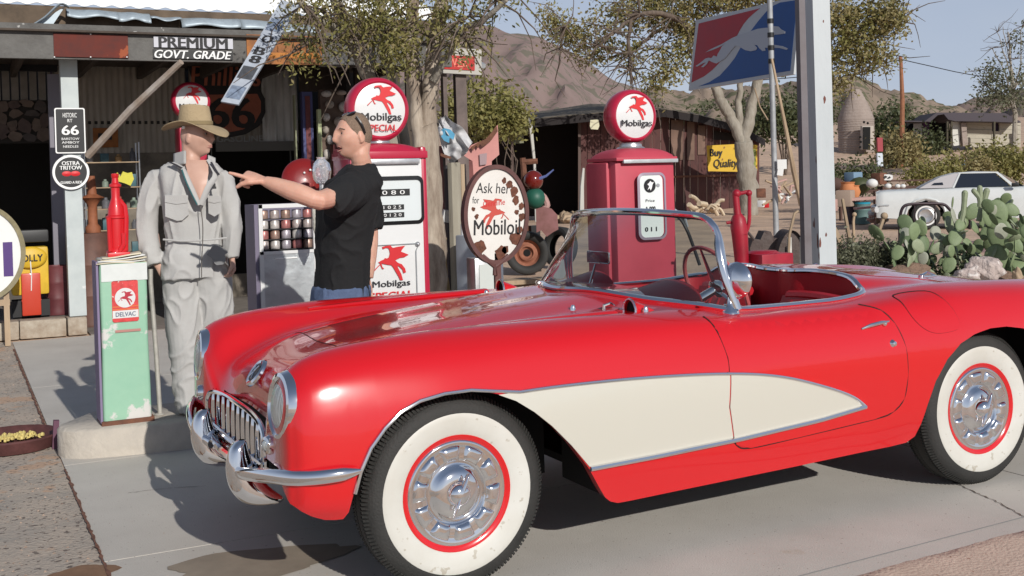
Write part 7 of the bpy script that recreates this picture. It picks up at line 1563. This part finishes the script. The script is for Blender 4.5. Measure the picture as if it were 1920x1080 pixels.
# yellow sign with script
t = thing('wall_sign', 'yellow rusty sign reading Buy Quality on the shed behind the forked tree', 'sign', tuple(GP(1372, 42.6))); YD = 42.3
pl = pxpoly('plate', [(1325,273),(1383,270),(1420,272),(1420,320),(1384,322),(1328,321)], YD, mat('sign_yellow', (.66,.42,.025), .5, col2=(.58,.36,.03), vscale=2, wear=((.25,.12,.03), 3, .66)), t, .05)
pxpoly('green_mark', [(1406,278),(1417,280),(1417,312),(1405,316)], YD-.03, mat('olive_print', (.22,.26,.06), .6), t, .01)
text('Buy', 1, at(1343,288,YD-.03), Rh, Z_, BLKT, t, fit=(.46,.36), bold=.04); text('Quality', 1, at(1361,308,YD-.03), Rh, Z_, BLKT, t, fit=(.90,.40), shear=.2, bold=.02)
t = thing('wood_pile', 'heap of bleached crooked logs on the ground before the shed', 'logs', tuple(GP(1318, 38)))
for k in range(16):
    x = 1290+rr.uniform(0,56); d = 37.8+rr.uniform(-.6,.6); h = 26*(1-((x-1318)/36)**2); p = at(x, 400-rr.uniform(0,max(2,h)), d); q = p+Vector((rr.uniform(-.5,.5), rr.uniform(-.2,.2), rr.uniform(-.3,.25))); m_ = (p+q)/2+Z_*rr.uniform(-.08,.12); p.z = max(.05,p.z); q.z = max(.05,q.z); m_.z = max(.06,m_.z)
    b = MB(); b.tube(spline([p, m_, q], 3), rr.uniform(.05,.10), 6); b.build('log', mat('bleached_log', (.52,.42,.30), .9, var=.25, vscale=3), t, smooth=60)
# clutter in the middle distance
def clutter(px, py, d, kind, m, label, s=1, cat=None):
    p = at(px, py, d); b = MB(); g = terr(p.x, p.y)
    if kind == 'box': b.box((p.x, p.y, p.z), (.30*s,.26*s,.28*s), (0,0,rr.uniform(0,1)), bev=.02*s)
    elif kind == 'ball': b.ball(p, (.20*s,.20*s,.16*s), 10)
    elif kind == 'slab': b.box(p, (1.0*s,.35*s,.06*s), (0,rr.uniform(-.1,.1),-YAW))
    elif kind == 'pot': b.lathe([(0,-.15*s),(.10*s,-.15*s),(.16*s,0),(.12*s,.12*s),(.14*s,.16*s)], p, Z_, 12)
    return tag(b.build({'box':'crate','ball':'round_thing','slab':'board','pot':'clay_pot'}[kind], m), label, cat or {'box':'crate','ball':'ball','slab':'board','pot':'pot'}[kind])
OR = mat('orange_clay', (.52,.20,.08), .8); PIN = mat('dusty_pink', (.45,.28,.24), .9); WH2 = mat('chalk_object', (.66,.66,.64), .7); DB = mat('dark_brown', (.09,.05,.04), .9); BLG = mat('washed_blue', (.16,.25,.34), .7)
t = thing('yard_table', 'long low brown table carrying white helmets beyond the white car', 'table', tuple(GP(1680, 33)))
for (x0,y0,x1,y1,nm_) in ((1655,350,1790,357,'table_top'),(1655,338,1790,341,'back_rail'),(1570,358,1650,364,'table_top')): pxpoly(nm_, [(x0,y0),(x1,y0-3),(x1,y1-3),(x0,y1)], 33, DB, t, .5 if nm_ == 'table_top' else .06)
for px in (1660,1700,1745,1785,1575,1640): g = GP(px,33); b = MB(); b.box((g.x,g.y,g.z+.42), (.07,.07,.84)); b.build('leg', DB, t)
for (x,y,lab,s) in ((1635,344,'white domed helmet at the left end of the yard table',.85),(1665,349,'small white helmet in the middle of the yard table',.5),(1683,349,'white cap shape beside the small helmet on the yard table',.4),(1693,349,'pale lump at the right of the helmets on the yard table',.4)): clutter(x,y,32.4,'ball',WH2,lab,s,'helmet')
t = thing('oval_plate', 'white oval plate with dark marks above the yard table', 'plate', tuple(at(1662,331,33))); pxpoly('plate', [(1651,329),(1655,327),(1668,327),(1674,329),(1674,335),(1670,338),(1655,338),(1651,335)], 32.9, WH2, t, .04); pxpoly('mark', [(1655,333),(1660,329),(1664,331),(1662,334)], 32.85, BLK, t, .01); pxpoly('mark', [(1665,334),(1668,330),(1671,334)], 32.85, BLK, t, .01)
for a in ((1600,335,34,'box',BLG,'washed blue box on the left end of the yard table',1.4),(1590,357,32,'pot',OR,'round orange clay pot left of the dark tub',1.5),(1601,360,32,'pot',OR,'slender orange clay figure beside the orange pot',1.2),(1620,372,31,'slab',PIN,'dusty pink slab propped over the blue rimmed bin',1.2),(1635,388,30,'slab',PIN,'pinkish slab stacked right of the blue rimmed bin',.9),(1585,372,31,'box',mat('tan_box',(.36,.27,.21),.9),'tan box behind the dark tub',1.6),(1565,345,34,'ball',DB,'dark round clutter left of the orange pot',1.3),(1612,348,33,'ball',DGRN,'dark green potted plant clump on the yard table',1.6),(1556,385,29,'box',PIN,'pink grey crate just right of the square white post',1.1),(1648,335,33,'box',RUST,'rusty upright block behind the white helmet',1.2)): clutter(*a)
g = GP(1597,31.5); barrel(g.x, g.y, 0, .18, .62, mat('tub_dark', (.045,.035,.055), .6), 'dark purple tub left of the blue rimmed bin'); g = GP(1616,31.0); bb_ = barrel(g.x, g.y, 0, .21, .58, mat('bin_green_grey', (.10,.17,.16), .6), 'grey green bin with a bright blue rim'); b = MB(); b.lathe([(.215,.55),(.225,.60),(.19,.60)], (g.x, g.y, .0), Z_, 20); ob = b.build('rim', mat('turquoise', (.03,.30,.42), .5), None); ob.parent = bb_; 
b = MB(); 
t = thing('stone_heap', 'heap of pale stones and small wheels behind the rear bumper of the white car', 'stones', tuple(GP(1650, 30)))
for k in range(34):
    p = at(1630+rr.uniform(0,34), 390+rr.uniform(0,26), 29.5+rr.uniform(0,.6)); p.z = max(.06, p.z); b = MB(); b.ball(p, (rr.uniform(.05,.12), .08, rr.uniform(.04,.09)), 6); b.build('stone', (WH2, WOODT, PIN)[k % 3], t, smooth=40)
for k, (px, py, px2, py2, d) in enumerate(((1560,455,1546,395,15),(1575,450,1552,400,14.5),(1592,445,1580,375,15.5),(1600,415,1602,402,22),(1637,464,1658,405,13.5),(1580,470,1560,420,13))):
    lab = ('grey stake nearest the square white post','second stake from the square white post, leaning left','thin tall stake behind the grey green shrub','stubby stake with a pale knob by the dark tub','pale stick with a knobbed top leaning right above the shrubs','low leaning stake at the left edge of the shrubs')[k]
    b = MB(); a = at(px, py, d); b.tube([Vector((a.x, a.y, 0)), a, at(px2, py2, d)], [.03,.028,.022], 6); b.ball(at(px2, py2, d), .045 if k in (3,4) else .022, 8); tag(b.build('wooden_stake', WOODT), lab, 'stake', 'wooden stakes beside the white post')
b = MB(); g = GP(1690,19.5); b.box(g+Z_*.10, (2.9,.25,.2), (0,.02,-YAW)); tag(b.build('timber_sleeper', mat('purple_brown_timber', (.16,.11,.11), .9, var=.3)), 'long purplish timber lying on the dirt before the white car', 'timber')
t = thing('picnic_clutter', 'jumble of pale antlers and bones left of the leaning branch', 'bones', tuple(GP(1475, 30)))
for k in range(14): p = at(1455+rr.uniform(0,42), 352+rr.uniform(0,28), 30+rr.uniform(0,1)); p.z = max(.1,p.z); b = MB(); b.tube([p, p+Vector((rr.uniform(-.3,.3),0,rr.uniform(.05,.3))), p+Vector((rr.uniform(-.5,.5),0,rr.uniform(-.1,.4)))], [.05,.04,.03], 5); b.build('antler', (WOODT, PIN, WH2)[k % 3], t)
for a in ((1427,362,34,'box',RUST,'rusty small drum at the foot of the forked tree',1.0),(1428,382,33,'box',WH2,'white small carton at the foot of the forked tree',.7),(1437,385,33,'box',REDP,'small red tin beside the white carton',.5)): clutter(*a)
# black hooped railing
t = thing('hoop_rail', 'black hooped metal rail among the cactus in front of the white car', 'rail', tuple(GP(1740, 14.6))); HP = mat('black_iron', (.035,.02,.025), .5, .3)
H = lambda x, y: at(x, y, 14.6)
b = MB(); b.tube(spline([H(1687,500), H(1687,440), H(1688,405), H(1694,388), H(1708,383), H(1740,382), H(1768,383), H(1780,392), H(1790,405)], 4), .020, 7); b.build('hoop', HP, t); b = MB(); b.tube([H(1715,384), H(1715,450)], .010, 5); b.build('bar', HP, t); b = MB(); b.tube([H(1753,383), H(1754,450)], .010, 5); b.build('bar', HP, t); b = MB(); b.tube(spline([H(1804,383), H(1812,390), H(1817,405), H(1818,430)], 4), .016, 6); b.build('hoop', HP, t)
# ---- prickly pear: pads are separate parts sharing two meshes
t = thing('prickly_pear', 'large sprawling prickly pear cactus clump beyond the rear deck', 'cactus', tuple(GP(1800, 13.6)))
PADM2 = [mat('cactus_pad_%d' % i, c_, .6, var=.12, vscale=14, bump=.3, bscale=40) for i, c_ in enumerate([(.17,.22,.11),(.24,.275,.17),(.12,.165,.08),(.31,.32,.25)])]
pm = MB(); pm.grid(lambda u, v: (lambda a, th: Vector((sin(th)*cos(a)*.085*(1+.25*(1-cos(th))/2-.12), sin(th)*sin(a)*.018, .0+.115*(1-cos(th)))))(2*pi*u, pi*v), 16, 9, cu=True)
proto = pm.build('pad', PADM2[0], t, world=False); pmeshes = []
for m_ in PADM2: q = proto.data.copy(); q.materials.clear(); q.materials.append(m_); pmeshes.append(q)
proto.data = pmeshes[0]; rr = random.Random(21); first = True; count = 0
def addpad(p, d_, s, k):
    global first, count
    z = d_.normalized(); x = Vector((rr.gauss(0,1), rr.gauss(0,1), rr.gauss(0,.4))); 
    nrm = (-Fh*rr.uniform(.2,1.2)+x*.7); nrm = (nrm-z*nrm.dot(z)).normalized(); xx = nrm.cross(z).normalized()
    M = Matrix.Identity(4); o0_ = worg(t)
    for i in range(3): M[i][0] = xx[i]*s; M[i][1] = nrm[i]*s; M[i][2] = z[i]*s; M[i][3] = p[i]-o0_[i]
    o = proto if first else proto.copy()
    if not first: COL.objects.link(o); o.parent = t
    first = False; o.data = pmeshes[k]; o.matrix_local = M; count += 1
    return p+z*.225*s
def top_y(px): return float(np.interp(px, [1640,1680,1720,1760,1790,1830,1860,1890,1930], [485,450,420,405,385,372,362,372,360]))
for i in range(84):
    px = rr.uniform(1645, 1960); d = rr.uniform(12.3, 14.6); py0 = rr.uniform(top_y(px)+52, 545); p = at(px, py0, d)
    if p.z < .02: p.z = .03
    dd = Vector((rr.gauss(0,.5), rr.gauss(0,.4), rr.uniform(.5,1.2)))
    for k in range(rr.choice((2,3,3,4))):
        if at(px, top_y(px), d).z < p.z: break
        s = rr.uniform(.60,.98); p = addpad(p, dd, s, rr.choice((0,0,1,2,3))); dd = (dd.normalized()+Vector((rr.gauss(0,.5), rr.gauss(0,.4), rr.uniform(-.1,.6)))).normalized(); px += 0
        if count > 285: break
for (px,py,s,k) in ((1868,432,1.25,0),(1875,470,1.3,0),(1868,515,1.2,0),(1890,540,1.3,2),(1855,425,1.0,0)): addpad(at(px,py,12.6), Vector((0,0,1)), s*1.2, k)
b = MB(); 
for pts in (([(1800,425),(1806,400),(1808,380),(1809,362)],[.035,.03,.03,.035]), ([(1835,415),(1840,390),(1836,370),(1826,358)],[.03,.03,.028,.03]), ([(1838,395),(1846,375),(1850,358)],[.028,.03,.036]), ([(1837,388),(1838,365),(1837,352)],[.026,.03,.03])): 
    b = MB(); b.tube([at(x, y, 12.8) for x, y in pts[0]], pts[1], 8); b.ball(at(*pts[0][-1], 12.8), pts[1][-1], 8); b.build('cactus_finger', PADM2[1], t)
def rock(px, py, d, rx, ry, rz, m, label, seed):
    rd = random.Random(seed); c = at(px, py, d); b = MB(); ph = [rd.uniform(0,6.28) for _ in range(6)]
    def f(u, v):
        a = 2*pi*u; th = pi*v; n = Vector((sin(th)*cos(a), sin(th)*sin(a), cos(th))); k = 1+.16*sin(3*n.x+ph[0])*sin(4*n.y+ph[1])+.09*sin(7*n.z+ph[2]+5*n.x)+.05*sin(13*n.x+ph[3])*sin(11*n.z+ph[4])
        return c+Rh*n.x*rx*k+Fh*n.y*ry*k+Z_*n.z*rz*k
    b.grid(f, 28, 16, cu=True); return tag(b.build('rock', m, smooth=60), label, 'rock')
RK = mat('pink_white_rock', (.52,.44,.40), .9, col2=(.40,.32,.29), vscale=6, bump=1, bscale=14, wear=((.62,.56,.52), 7, .6)); RK2 = mat('brown_rock', (.25,.16,.11), .9, col2=(.17,.11,.08), vscale=6, bump=1, bscale=14)
rock(1846,506,11.9,.19,.16,.15,RK,'large pink white rock in front of the cactus behind the rear deck',1); rock(1812,520,11.8,.15,.14,.09,RK,'flatter pale rock adjoining the large pink white rock on its left',2); rock(1908,520,11.9,.05,.05,.10,WOODT,'upright small tan rock at the right edge by the cactus',3); rock(1885,530,12.2,.2,.15,.12,RK2,'dark brown rock between the pink rock and the right edge',4); rock(1700,512,12.4,.3,.2,.10,RK2,'low brown rock under the left part of the cactus',5)
rock(1675,480,13.2,.22,.15,.08,mat('dark_stone',(.05,.045,.05),.8),'dark stone among the low shrubs left of the cactus',6)
bush('dry brown groundcover under the cactus', 1780, 520, 13.2, .9, .14, DGRN, 5000, .025, 44, 'groundcover')
# ---- white hardtop car in the distance, pointing right
CW = mat('old_white_paint', (.60,.62,.61), .35, 0, .5, var=.03); VIN = mat('vinyl_roof', (.44,.42,.42), .7); WINM = mat('dark_window', (.02,.025,.035), .08, 0, .6); TINT = mat('pale_windscreen', (.45,.58,.56), .1, 0, .5)
t = thing('white_hardtop', 'long white 1970s two-door hardtop car with grey vinyl rear roof beyond the cactus', 'car', tuple(GP(1830, 27.8)))
c0 = GP(1735, 27.2); axl = (Rh*cos(.30)-Fh*sin(.30)); axd = (Fh*cos(.30)+Rh*sin(.30))
def WC(x, y, z): return c0+axl*x+axd*y+Z_*z               # x along the car (0 = rear axle), y away
prof = [(-1.12,.42),(-1.15,.62),(-1.10,.90),(-1.02,.945),(.9,.99),(1.4,.985),(2.6,.97),(3.6,.93),(4.35,.90),(4.45,.80),(4.45,.42)]
HWB = .98
b = MB(); pr_ = [(p.x, p.y) for p in spline([(a, c, 0) for a, c in prof], 4)]
bot = [(-1.12,.30),(-.48,.26),(-.42,.45),(-.28,.62),(0,.70),(.28,.62),(.42,.45),(.48,.24),(2.6,.24),(2.66,.45),(2.8,.62),(3.08,.70),(3.36,.62),(3.5,.45),(3.56,.26),(4.4,.30)]
def zbot(x): return float(np.interp(x, [p[0] for p in bot], [p[1] for p in bot]))
def ztop(x): return float(np.interp(x, [p[0] for p in prof[2:9]], [p[1] for p in prof[2:9]]))
xs_ = sorted(set(list(np.linspace(-1.13,4.43,60))+[p[0] for p in bot[1:-1]]))
def sec(x):
    zt_, zb_ = ztop(x), zbot(x); e = min(1, max(0, (x+1.15)/.12)); hw = HWB*(.93+.07*e)
    return [(0, zt_+.012), (.55*hw, zt_+.008), (.80*hw, zt_), (.92*hw, zt_-.02), (.97*hw, zt_-.08), (hw, max(zb_, zt_-.30)), (.985*hw, zb_), (.8*hw, zb_)]
for sd in (-1, 1): b.add([WC(x, HWB+sd*w, z) for x in xs_ for w, z in sec(x)], [(i*8+j, (i+1)*8+j, (i+1)*8+j+1, i*8+j+1) for i in range(len(xs_)-1) for j in range(7)])
b.add([WC(-1.13, HWB+w, z) for w, z in ((-.91,.30),(.91,.30),(.91,.90),(-.91,.90))], [(0,1,2,3)]); b.build('body', CW, t, smooth=50, weld=True)
b = MB(); rs = [(.05,.985,.74),(.30,1.10,.70),(.70,1.26,.66),(1.05,1.335,.64),(1.7,1.365,.63),(2.2,1.345,.63),(2.40,1.30,.64)]
def roofg(u, v):
    i = u*(len(rs)-1); a = int(min(i, len(rs)-2)); f_2 = i-a; x = -.19+.80*(rs[a][0]+(rs[a+1][0]-rs[a][0])*f_2); z = rs[a][1]+(rs[a+1][1]-rs[a][1])*f_2; w = rs[a][2]+(rs[a+1][2]-rs[a][2])*f_2
    return WC(x, HWB+w*(2*v-1), z-.03*abs(2*v-1)**4)
b.grid(roofg, 18, 10); b.build('roof', mat('white_top', (.58,.57,.55), .5), t, smooth=60)
def side(name, P, m, y, off=.0, th=.01): 
    for sd in (-1, 1):
        pp = [WC(-.19+.80*x, HWB+sd*(y+.20*(1.33-z)/.35), z) for x, z in P]; n = len(pp); b = MB(); b.add(pp+[p+axd*(-sd)*.03 for p in pp], [tuple(range(n)), tuple(range(2*n-1, n-1, -1))]+[(i, n+i, n+(i+1) % n, (i+1) % n) for i in range(n)]); b.build(name, m, t, smooth=0)
side('rear_pillar', [(.06,.985),(.30,1.09),(.70,1.25),(1.10,1.325),(1.22,1.32),(1.02,1.0),(.98,.985)], VIN, .645); side('opera_window', [(.42,1.06),(.50,1.11),(.74,1.12),(.76,1.06)], WINM, .662)
side('pillar_trim', [(1.0,.98),(1.22,1.325),(1.27,1.325),(1.06,.98)], CW, .66); side('side_window', [(1.06,.985),(1.27,1.31),(2.20,1.31),(2.62,.985)], WINM, .648); side('roof_rail', [(1.2,1.32),(1.2,1.345),(2.3,1.34),(2.78,.98),(2.66,.98),(2.25,1.31)], CW, .655)
b = MB(); b.add([WC(1.73,HWB-.60,1.30), WC(1.73,HWB+.60,1.30), WC(2.22,HWB+.74,.985), WC(2.22,HWB-.74,.985)], [(0,1,2,3)]); b.build('windscreen', TINT, t, smooth=0)
b = MB(); b.add([WC(-.15,HWB-.70,.985), WC(-.15,HWB+.70,.985), WC(.57,HWB+.56,1.30), WC(.57,HWB-.56,1.30)], [(0,1,2,3)]); b.build('rear_window', VIN, t, smooth=0)
for xw in (0, 3.08):
    for y in (.10, 2*HWB-.10):
        c = WC(xw, y, .33); w_ = MB(); w_.lathe([(0,.02),(.15,.03),(.18,.10),(.20,.11),(.30,.11),(.33,.08),(.33,-.08),(.30,-.1),(.1,-.1)], c, -axd if y < 1 else axd, 28); wo_ = w_.build('wheel', RUBBER, t); MB().lathe([(0,.10),(.10,.09),(.16,.115),(.20,.10)], c, -axd if y < 1 else axd, 24).build('wheel_cover', SILV, wo_); MB().lathe([(.20,.116),(.24,.118)], c, -axd if y < 1 else axd, 28).build('white_stripe', WHT, wo_)
b = MB(); b.box(WC(1.66, HWB, .50), (.02,.02,.02)); b.grid(lambda u, v: WC(-.55+1.1*u, .15+1.7*v, .68), 1, 1); b.grid(lambda u, v: WC(2.53+1.1*u, .15+1.7*v, .68), 1, 1); b.box(WC(1.6,HWB,.35), (3.0,1.5,.1), Matrix((axl,axd,Z_)).transposed()); b.build('underside', BLK, t)
b = MB(); b.tube([WC(-1.12,.02,.50), WC(-1.20,.3,.5), WC(-1.20,1.6,.5), WC(-1.12,1.94,.50)], .06, 8, flat=(1,1.4)); b.build('rear_bumper', SILV, t); MB().box(WC(-.95,-.012,.60), (.22,.01,.03), Matrix((axl,axd,Z_)).transposed()).build('side_marker', GREYM, t)
for sd in (-1,): b = MB(); b.tube([WC(-.48,-.005,.32), WC(-.40,-.01,.56), WC(-.22,-.012,.70), WC(0,-.014,.75), WC(.22,-.012,.70), WC(.40,-.01,.56), WC(.46,-.005,.32)], .03, 6); b.build('arch_lip', CW, t)
b = MB(); b.box(WC(1.98,-.08,1.02), (.16,.08,.09), Matrix((axl,axd,Z_)).transposed(), bev=.02); b.build('mirror', BLK, t)
# ---- far structures
STONE = mat('tower_stone', (.33,.27,.235), .95, col2=(.26,.21,.18), vscale=1.2, bump=.8, bscale=5)
g = GP(1608, 88); t = thing('stone_tower', 'small round stone hut with conical top and dark doorway on the slope', 'hut', tuple(g)); r = 33*88/FPX
zt0, zt1 = at(1608,226,88).z, at(1608,168,88).z
rrr = random.Random(3); nc = 15
for k in range(nc):                       # stone courses
    z0 = g.z-.3+(zt0-g.z+.3)*k/nc; z1 = g.z-.3+(zt0-g.z+.3)*(k+1)/nc; b = MB(); rr_ = r*(1+.012*rrr.uniform(-1,1)); b.lathe([(rr_*.985,z0-g.z),(rr_,z0-g.z+.04),(rr_,z1-g.z-.04),(rr_*.985,z1-g.z)], g, Z_, 40); b.build('stone_course', STONE, t, smooth=50)
for k in range(10):
    f0, f1 = k/10, (k+1)/10; ra, rb = r*(1-f0**1.25*.72), r*(1-f1**1.25*.72); b = MB(); h = zt1-zt0; b.lathe([(ra, zt0-g.z+h*f0), (ra*1.005, zt0-g.z+h*(f0+.02)), (rb*1.01, zt0-g.z+h*(f1-.015)), (rb, zt0-g.z+h*f1)]+([(0, zt1-g.z+.05)] if k == 9 else []), g, Z_, 40); b.build('cone_course', STONE, t, smooth=50)
pxpoly('door_frame', [(1617,236),(1638,236),(1639,281),(1617,280)], 85.6, mat('pale_lintel', (.45,.40,.35), .9), t, .5); pxpoly('doorway', [(1619,238),(1632,238),(1632,281),(1619,280)], 85.5, DARK, t, .1)
for (x,y) in ((1620,229),(1613,257),(1614,266),(1613,276),(1627,231)): clutter_ = MB(); clutter_.ball(at(x, y, 85.5), .10, 6); clutter_.build('hole_stone', DARK, t)
# stone house with dark roof
t = thing('stone_house', 'low pale stone house with dark sagging roof at far right', 'house', tuple(GP(1830, 86))); HM = mat('house_plaster', (.43,.40,.32), .95, col2=(.36,.33,.27), vscale=.6, bump=.6, bscale=3); DKR = mat('dark_tar_roof', (.07,.06,.07), .9)
for (x0,x1) in ((1813,1860),(1874,1914)):
    yb_ = 276; n_ = 6
    for k in range(n_): y0 = 226+(yb_-226)*k/n_; y1 = 226+(yb_-226)*(k+1)/n_; pxpoly('wall_course', [(x0,y0),(x1,y0+1),(x1,y1+.6),(x0,y1-.2)], 86+.05*(k % 2), HM, t, .4)
pxpoly('wall_below_window', [(1860,246),(1874,246),(1874,276),(1860,276)], 86, HM, t, .4); pxpoly('window', [(1858,227),(1876,227),(1876,247),(1858,247)], 86.2, mat('purple_dark', (.03,.015,.04), .8), t, .1)
pxpoly('door', [(1902,246),(1908,246),(1908,282),(1902,282)], 85.6, mat('brown_door', (.10,.055,.04), .9), t, .1)
pxpoly('white_boards', [(1784,226),(1800,226),(1800,272),(1788,274)], 85.5, mat('limewash', (.58,.57,.52), .9, var=.1), t, .2); pxpoly('stone_pillar', [(1802,230),(1812,230),(1815,274),(1806,274)], 85.2, STONE, t, .5)
pxpoly('dark_bay', [(1700,226),(1780,220),(1782,275),(1756,275),(1746,252),(1700,250)], 87.5, DARK, t, .2); pxpoly('curtain', [(1713,230),(1729,229),(1729,255),(1713,255)], 87.2, mat('limewash2', (.58,.56,.55), .9), t, .05); pxpoly('purple_cloth', [(1730,226),(1742,226),(1742,256),(1732,254)], 87.1, mat('plum', (.09,.03,.10), .9), t, .05)
pxpoly('roof', [(1733,228),(1756,211),(1775,211),(1860,212),(1885,212),(1902,222),(1914,228),(1914,230),(1860,228),(1790,227),(1778,224),(1770,214),(1758,216),(1745,228)], 84.5, DKR, t, 3.5); pxpoly('side_roof', [(1695,226),(1745,227),(1745,229),(1695,228)], 85, DKR, t, 2)
for (x,x2) in ((1776,1776),(1784,1783),(1864,1865)): b = MB(); a = at(x,228,84); g_ = GP(x2,84); b.tube([g_-Z_*.5, a], .10, 6); b.build('porch_pole', mat('pole_dark_olive', (.07,.06,.04), .9), t)
# utility pole and wires
t = thing('utility_pole', 'slender reddish brown utility pole carrying two wires', 'utility pole', tuple(GP(1690, 72))); PM = mat('pole_red_brown', (.27,.115,.06), .85, var=.25, vscale=3)
b = MB(); b.tube([GP(1691,72)-Z_*.3, at(1692,190,72), at(1689,108,72)], [.17,.14,.10], 8); b.build('pole', PM, t); b = MB(); b.ball(at(1688,109,72), .12, 8); b.build('cap', PM, t)
for P in ([(1689,112),(1640,122),(1560,138),(1480,146),(1300,160)], [(1692,112),(1745,124),(1820,140),(1960,160)]): b = MB(); b.tube(spline([at(x, y, 72+(abs(x-1690)*.03)) for x, y in P], 3), .028, 4); b.build('wire', BLK, t)
t = thing('marker_post', 'short post with red top and white plate in the middle distance', 'post', tuple(GP(1650, 60)));
for (y0,y1,m_) in ((258,284,mat('faded_red', (.32,.05,.06), .7)),(287,312,mat('pale_blue_white', (.55,.60,.66), .6)),(312,345,DB)): pxpoly('segment', [(1645,y0),(1655,y0),(1656,y1),(1646,y1)], 60, m_, t, .2)
# walker in the background
g = GP(1808, 58); t = thing('person', 'distant person in a light blue top with dark hair beyond the white car', 'person', tuple(g))
hz = lambda y: at(1808, y, 58).z
b = MB(); b.ball((g.x, g.y, hz(294)), (.10,.11,.13), 12); b.tube([Vector((g.x,g.y,hz(299))), Vector((g.x,g.y,hz(303)))], .05, 8); fr2 = [(g.x-.05,g.y,g.z+.05),(g.x-.07,g.y,g.z+.5),(g.x-.06,g.y,g.z+.85)]; b.tube(fr2, [.05,.07,.09], 8); b.tube([(x_+.14,y_+.02,z_) for x_,y_,z_ in fr2], [.05,.07,.09], 8)
for sd in (-1,1): b.tube([Vector((g.x,g.y,hz(304)))+Rh*.17*sd, Vector((g.x,g.y,hz(314)))+Rh*.24*sd, Vector((g.x,g.y,hz(320)))+Rh*.16*sd-Fh*.2], [.05,.042,.035], 8)
bp = remeshed('body', b, .022, SKIN, t, 3); b = MB(); b.ball((g.x, g.y+.015, hz(292.5)), (.115,.12,.13), 12); b.build('hair', mat('dark_hair', (.03,.02,.015), .8), t)
b = MB(); loft(b, [(Vector((g.x,g.y,hz(326))), Rh*.17, Fh*.11), (Vector((g.x,g.y,hz(315))), Rh*.16, Fh*.11), (Vector((g.x,g.y,hz(305))), Rh*.20, Fh*.11), (Vector((g.x,g.y,hz(301.5))), Rh*.10, Fh*.07)], 16); b.build('shirt', mat('light_blue_shirt', (.20,.36,.52), .9, var=.2, vscale=3), t, smooth=60); b = MB(); loft(b, [(Vector((g.x+.01,g.y,g.z+.5)), Rh*.16, Fh*.10), (Vector((g.x,g.y,hz(325))), Rh*.17, Fh*.12)], 16); b.build('shorts', mat('navy_shorts', (.04,.05,.09), .9), t)
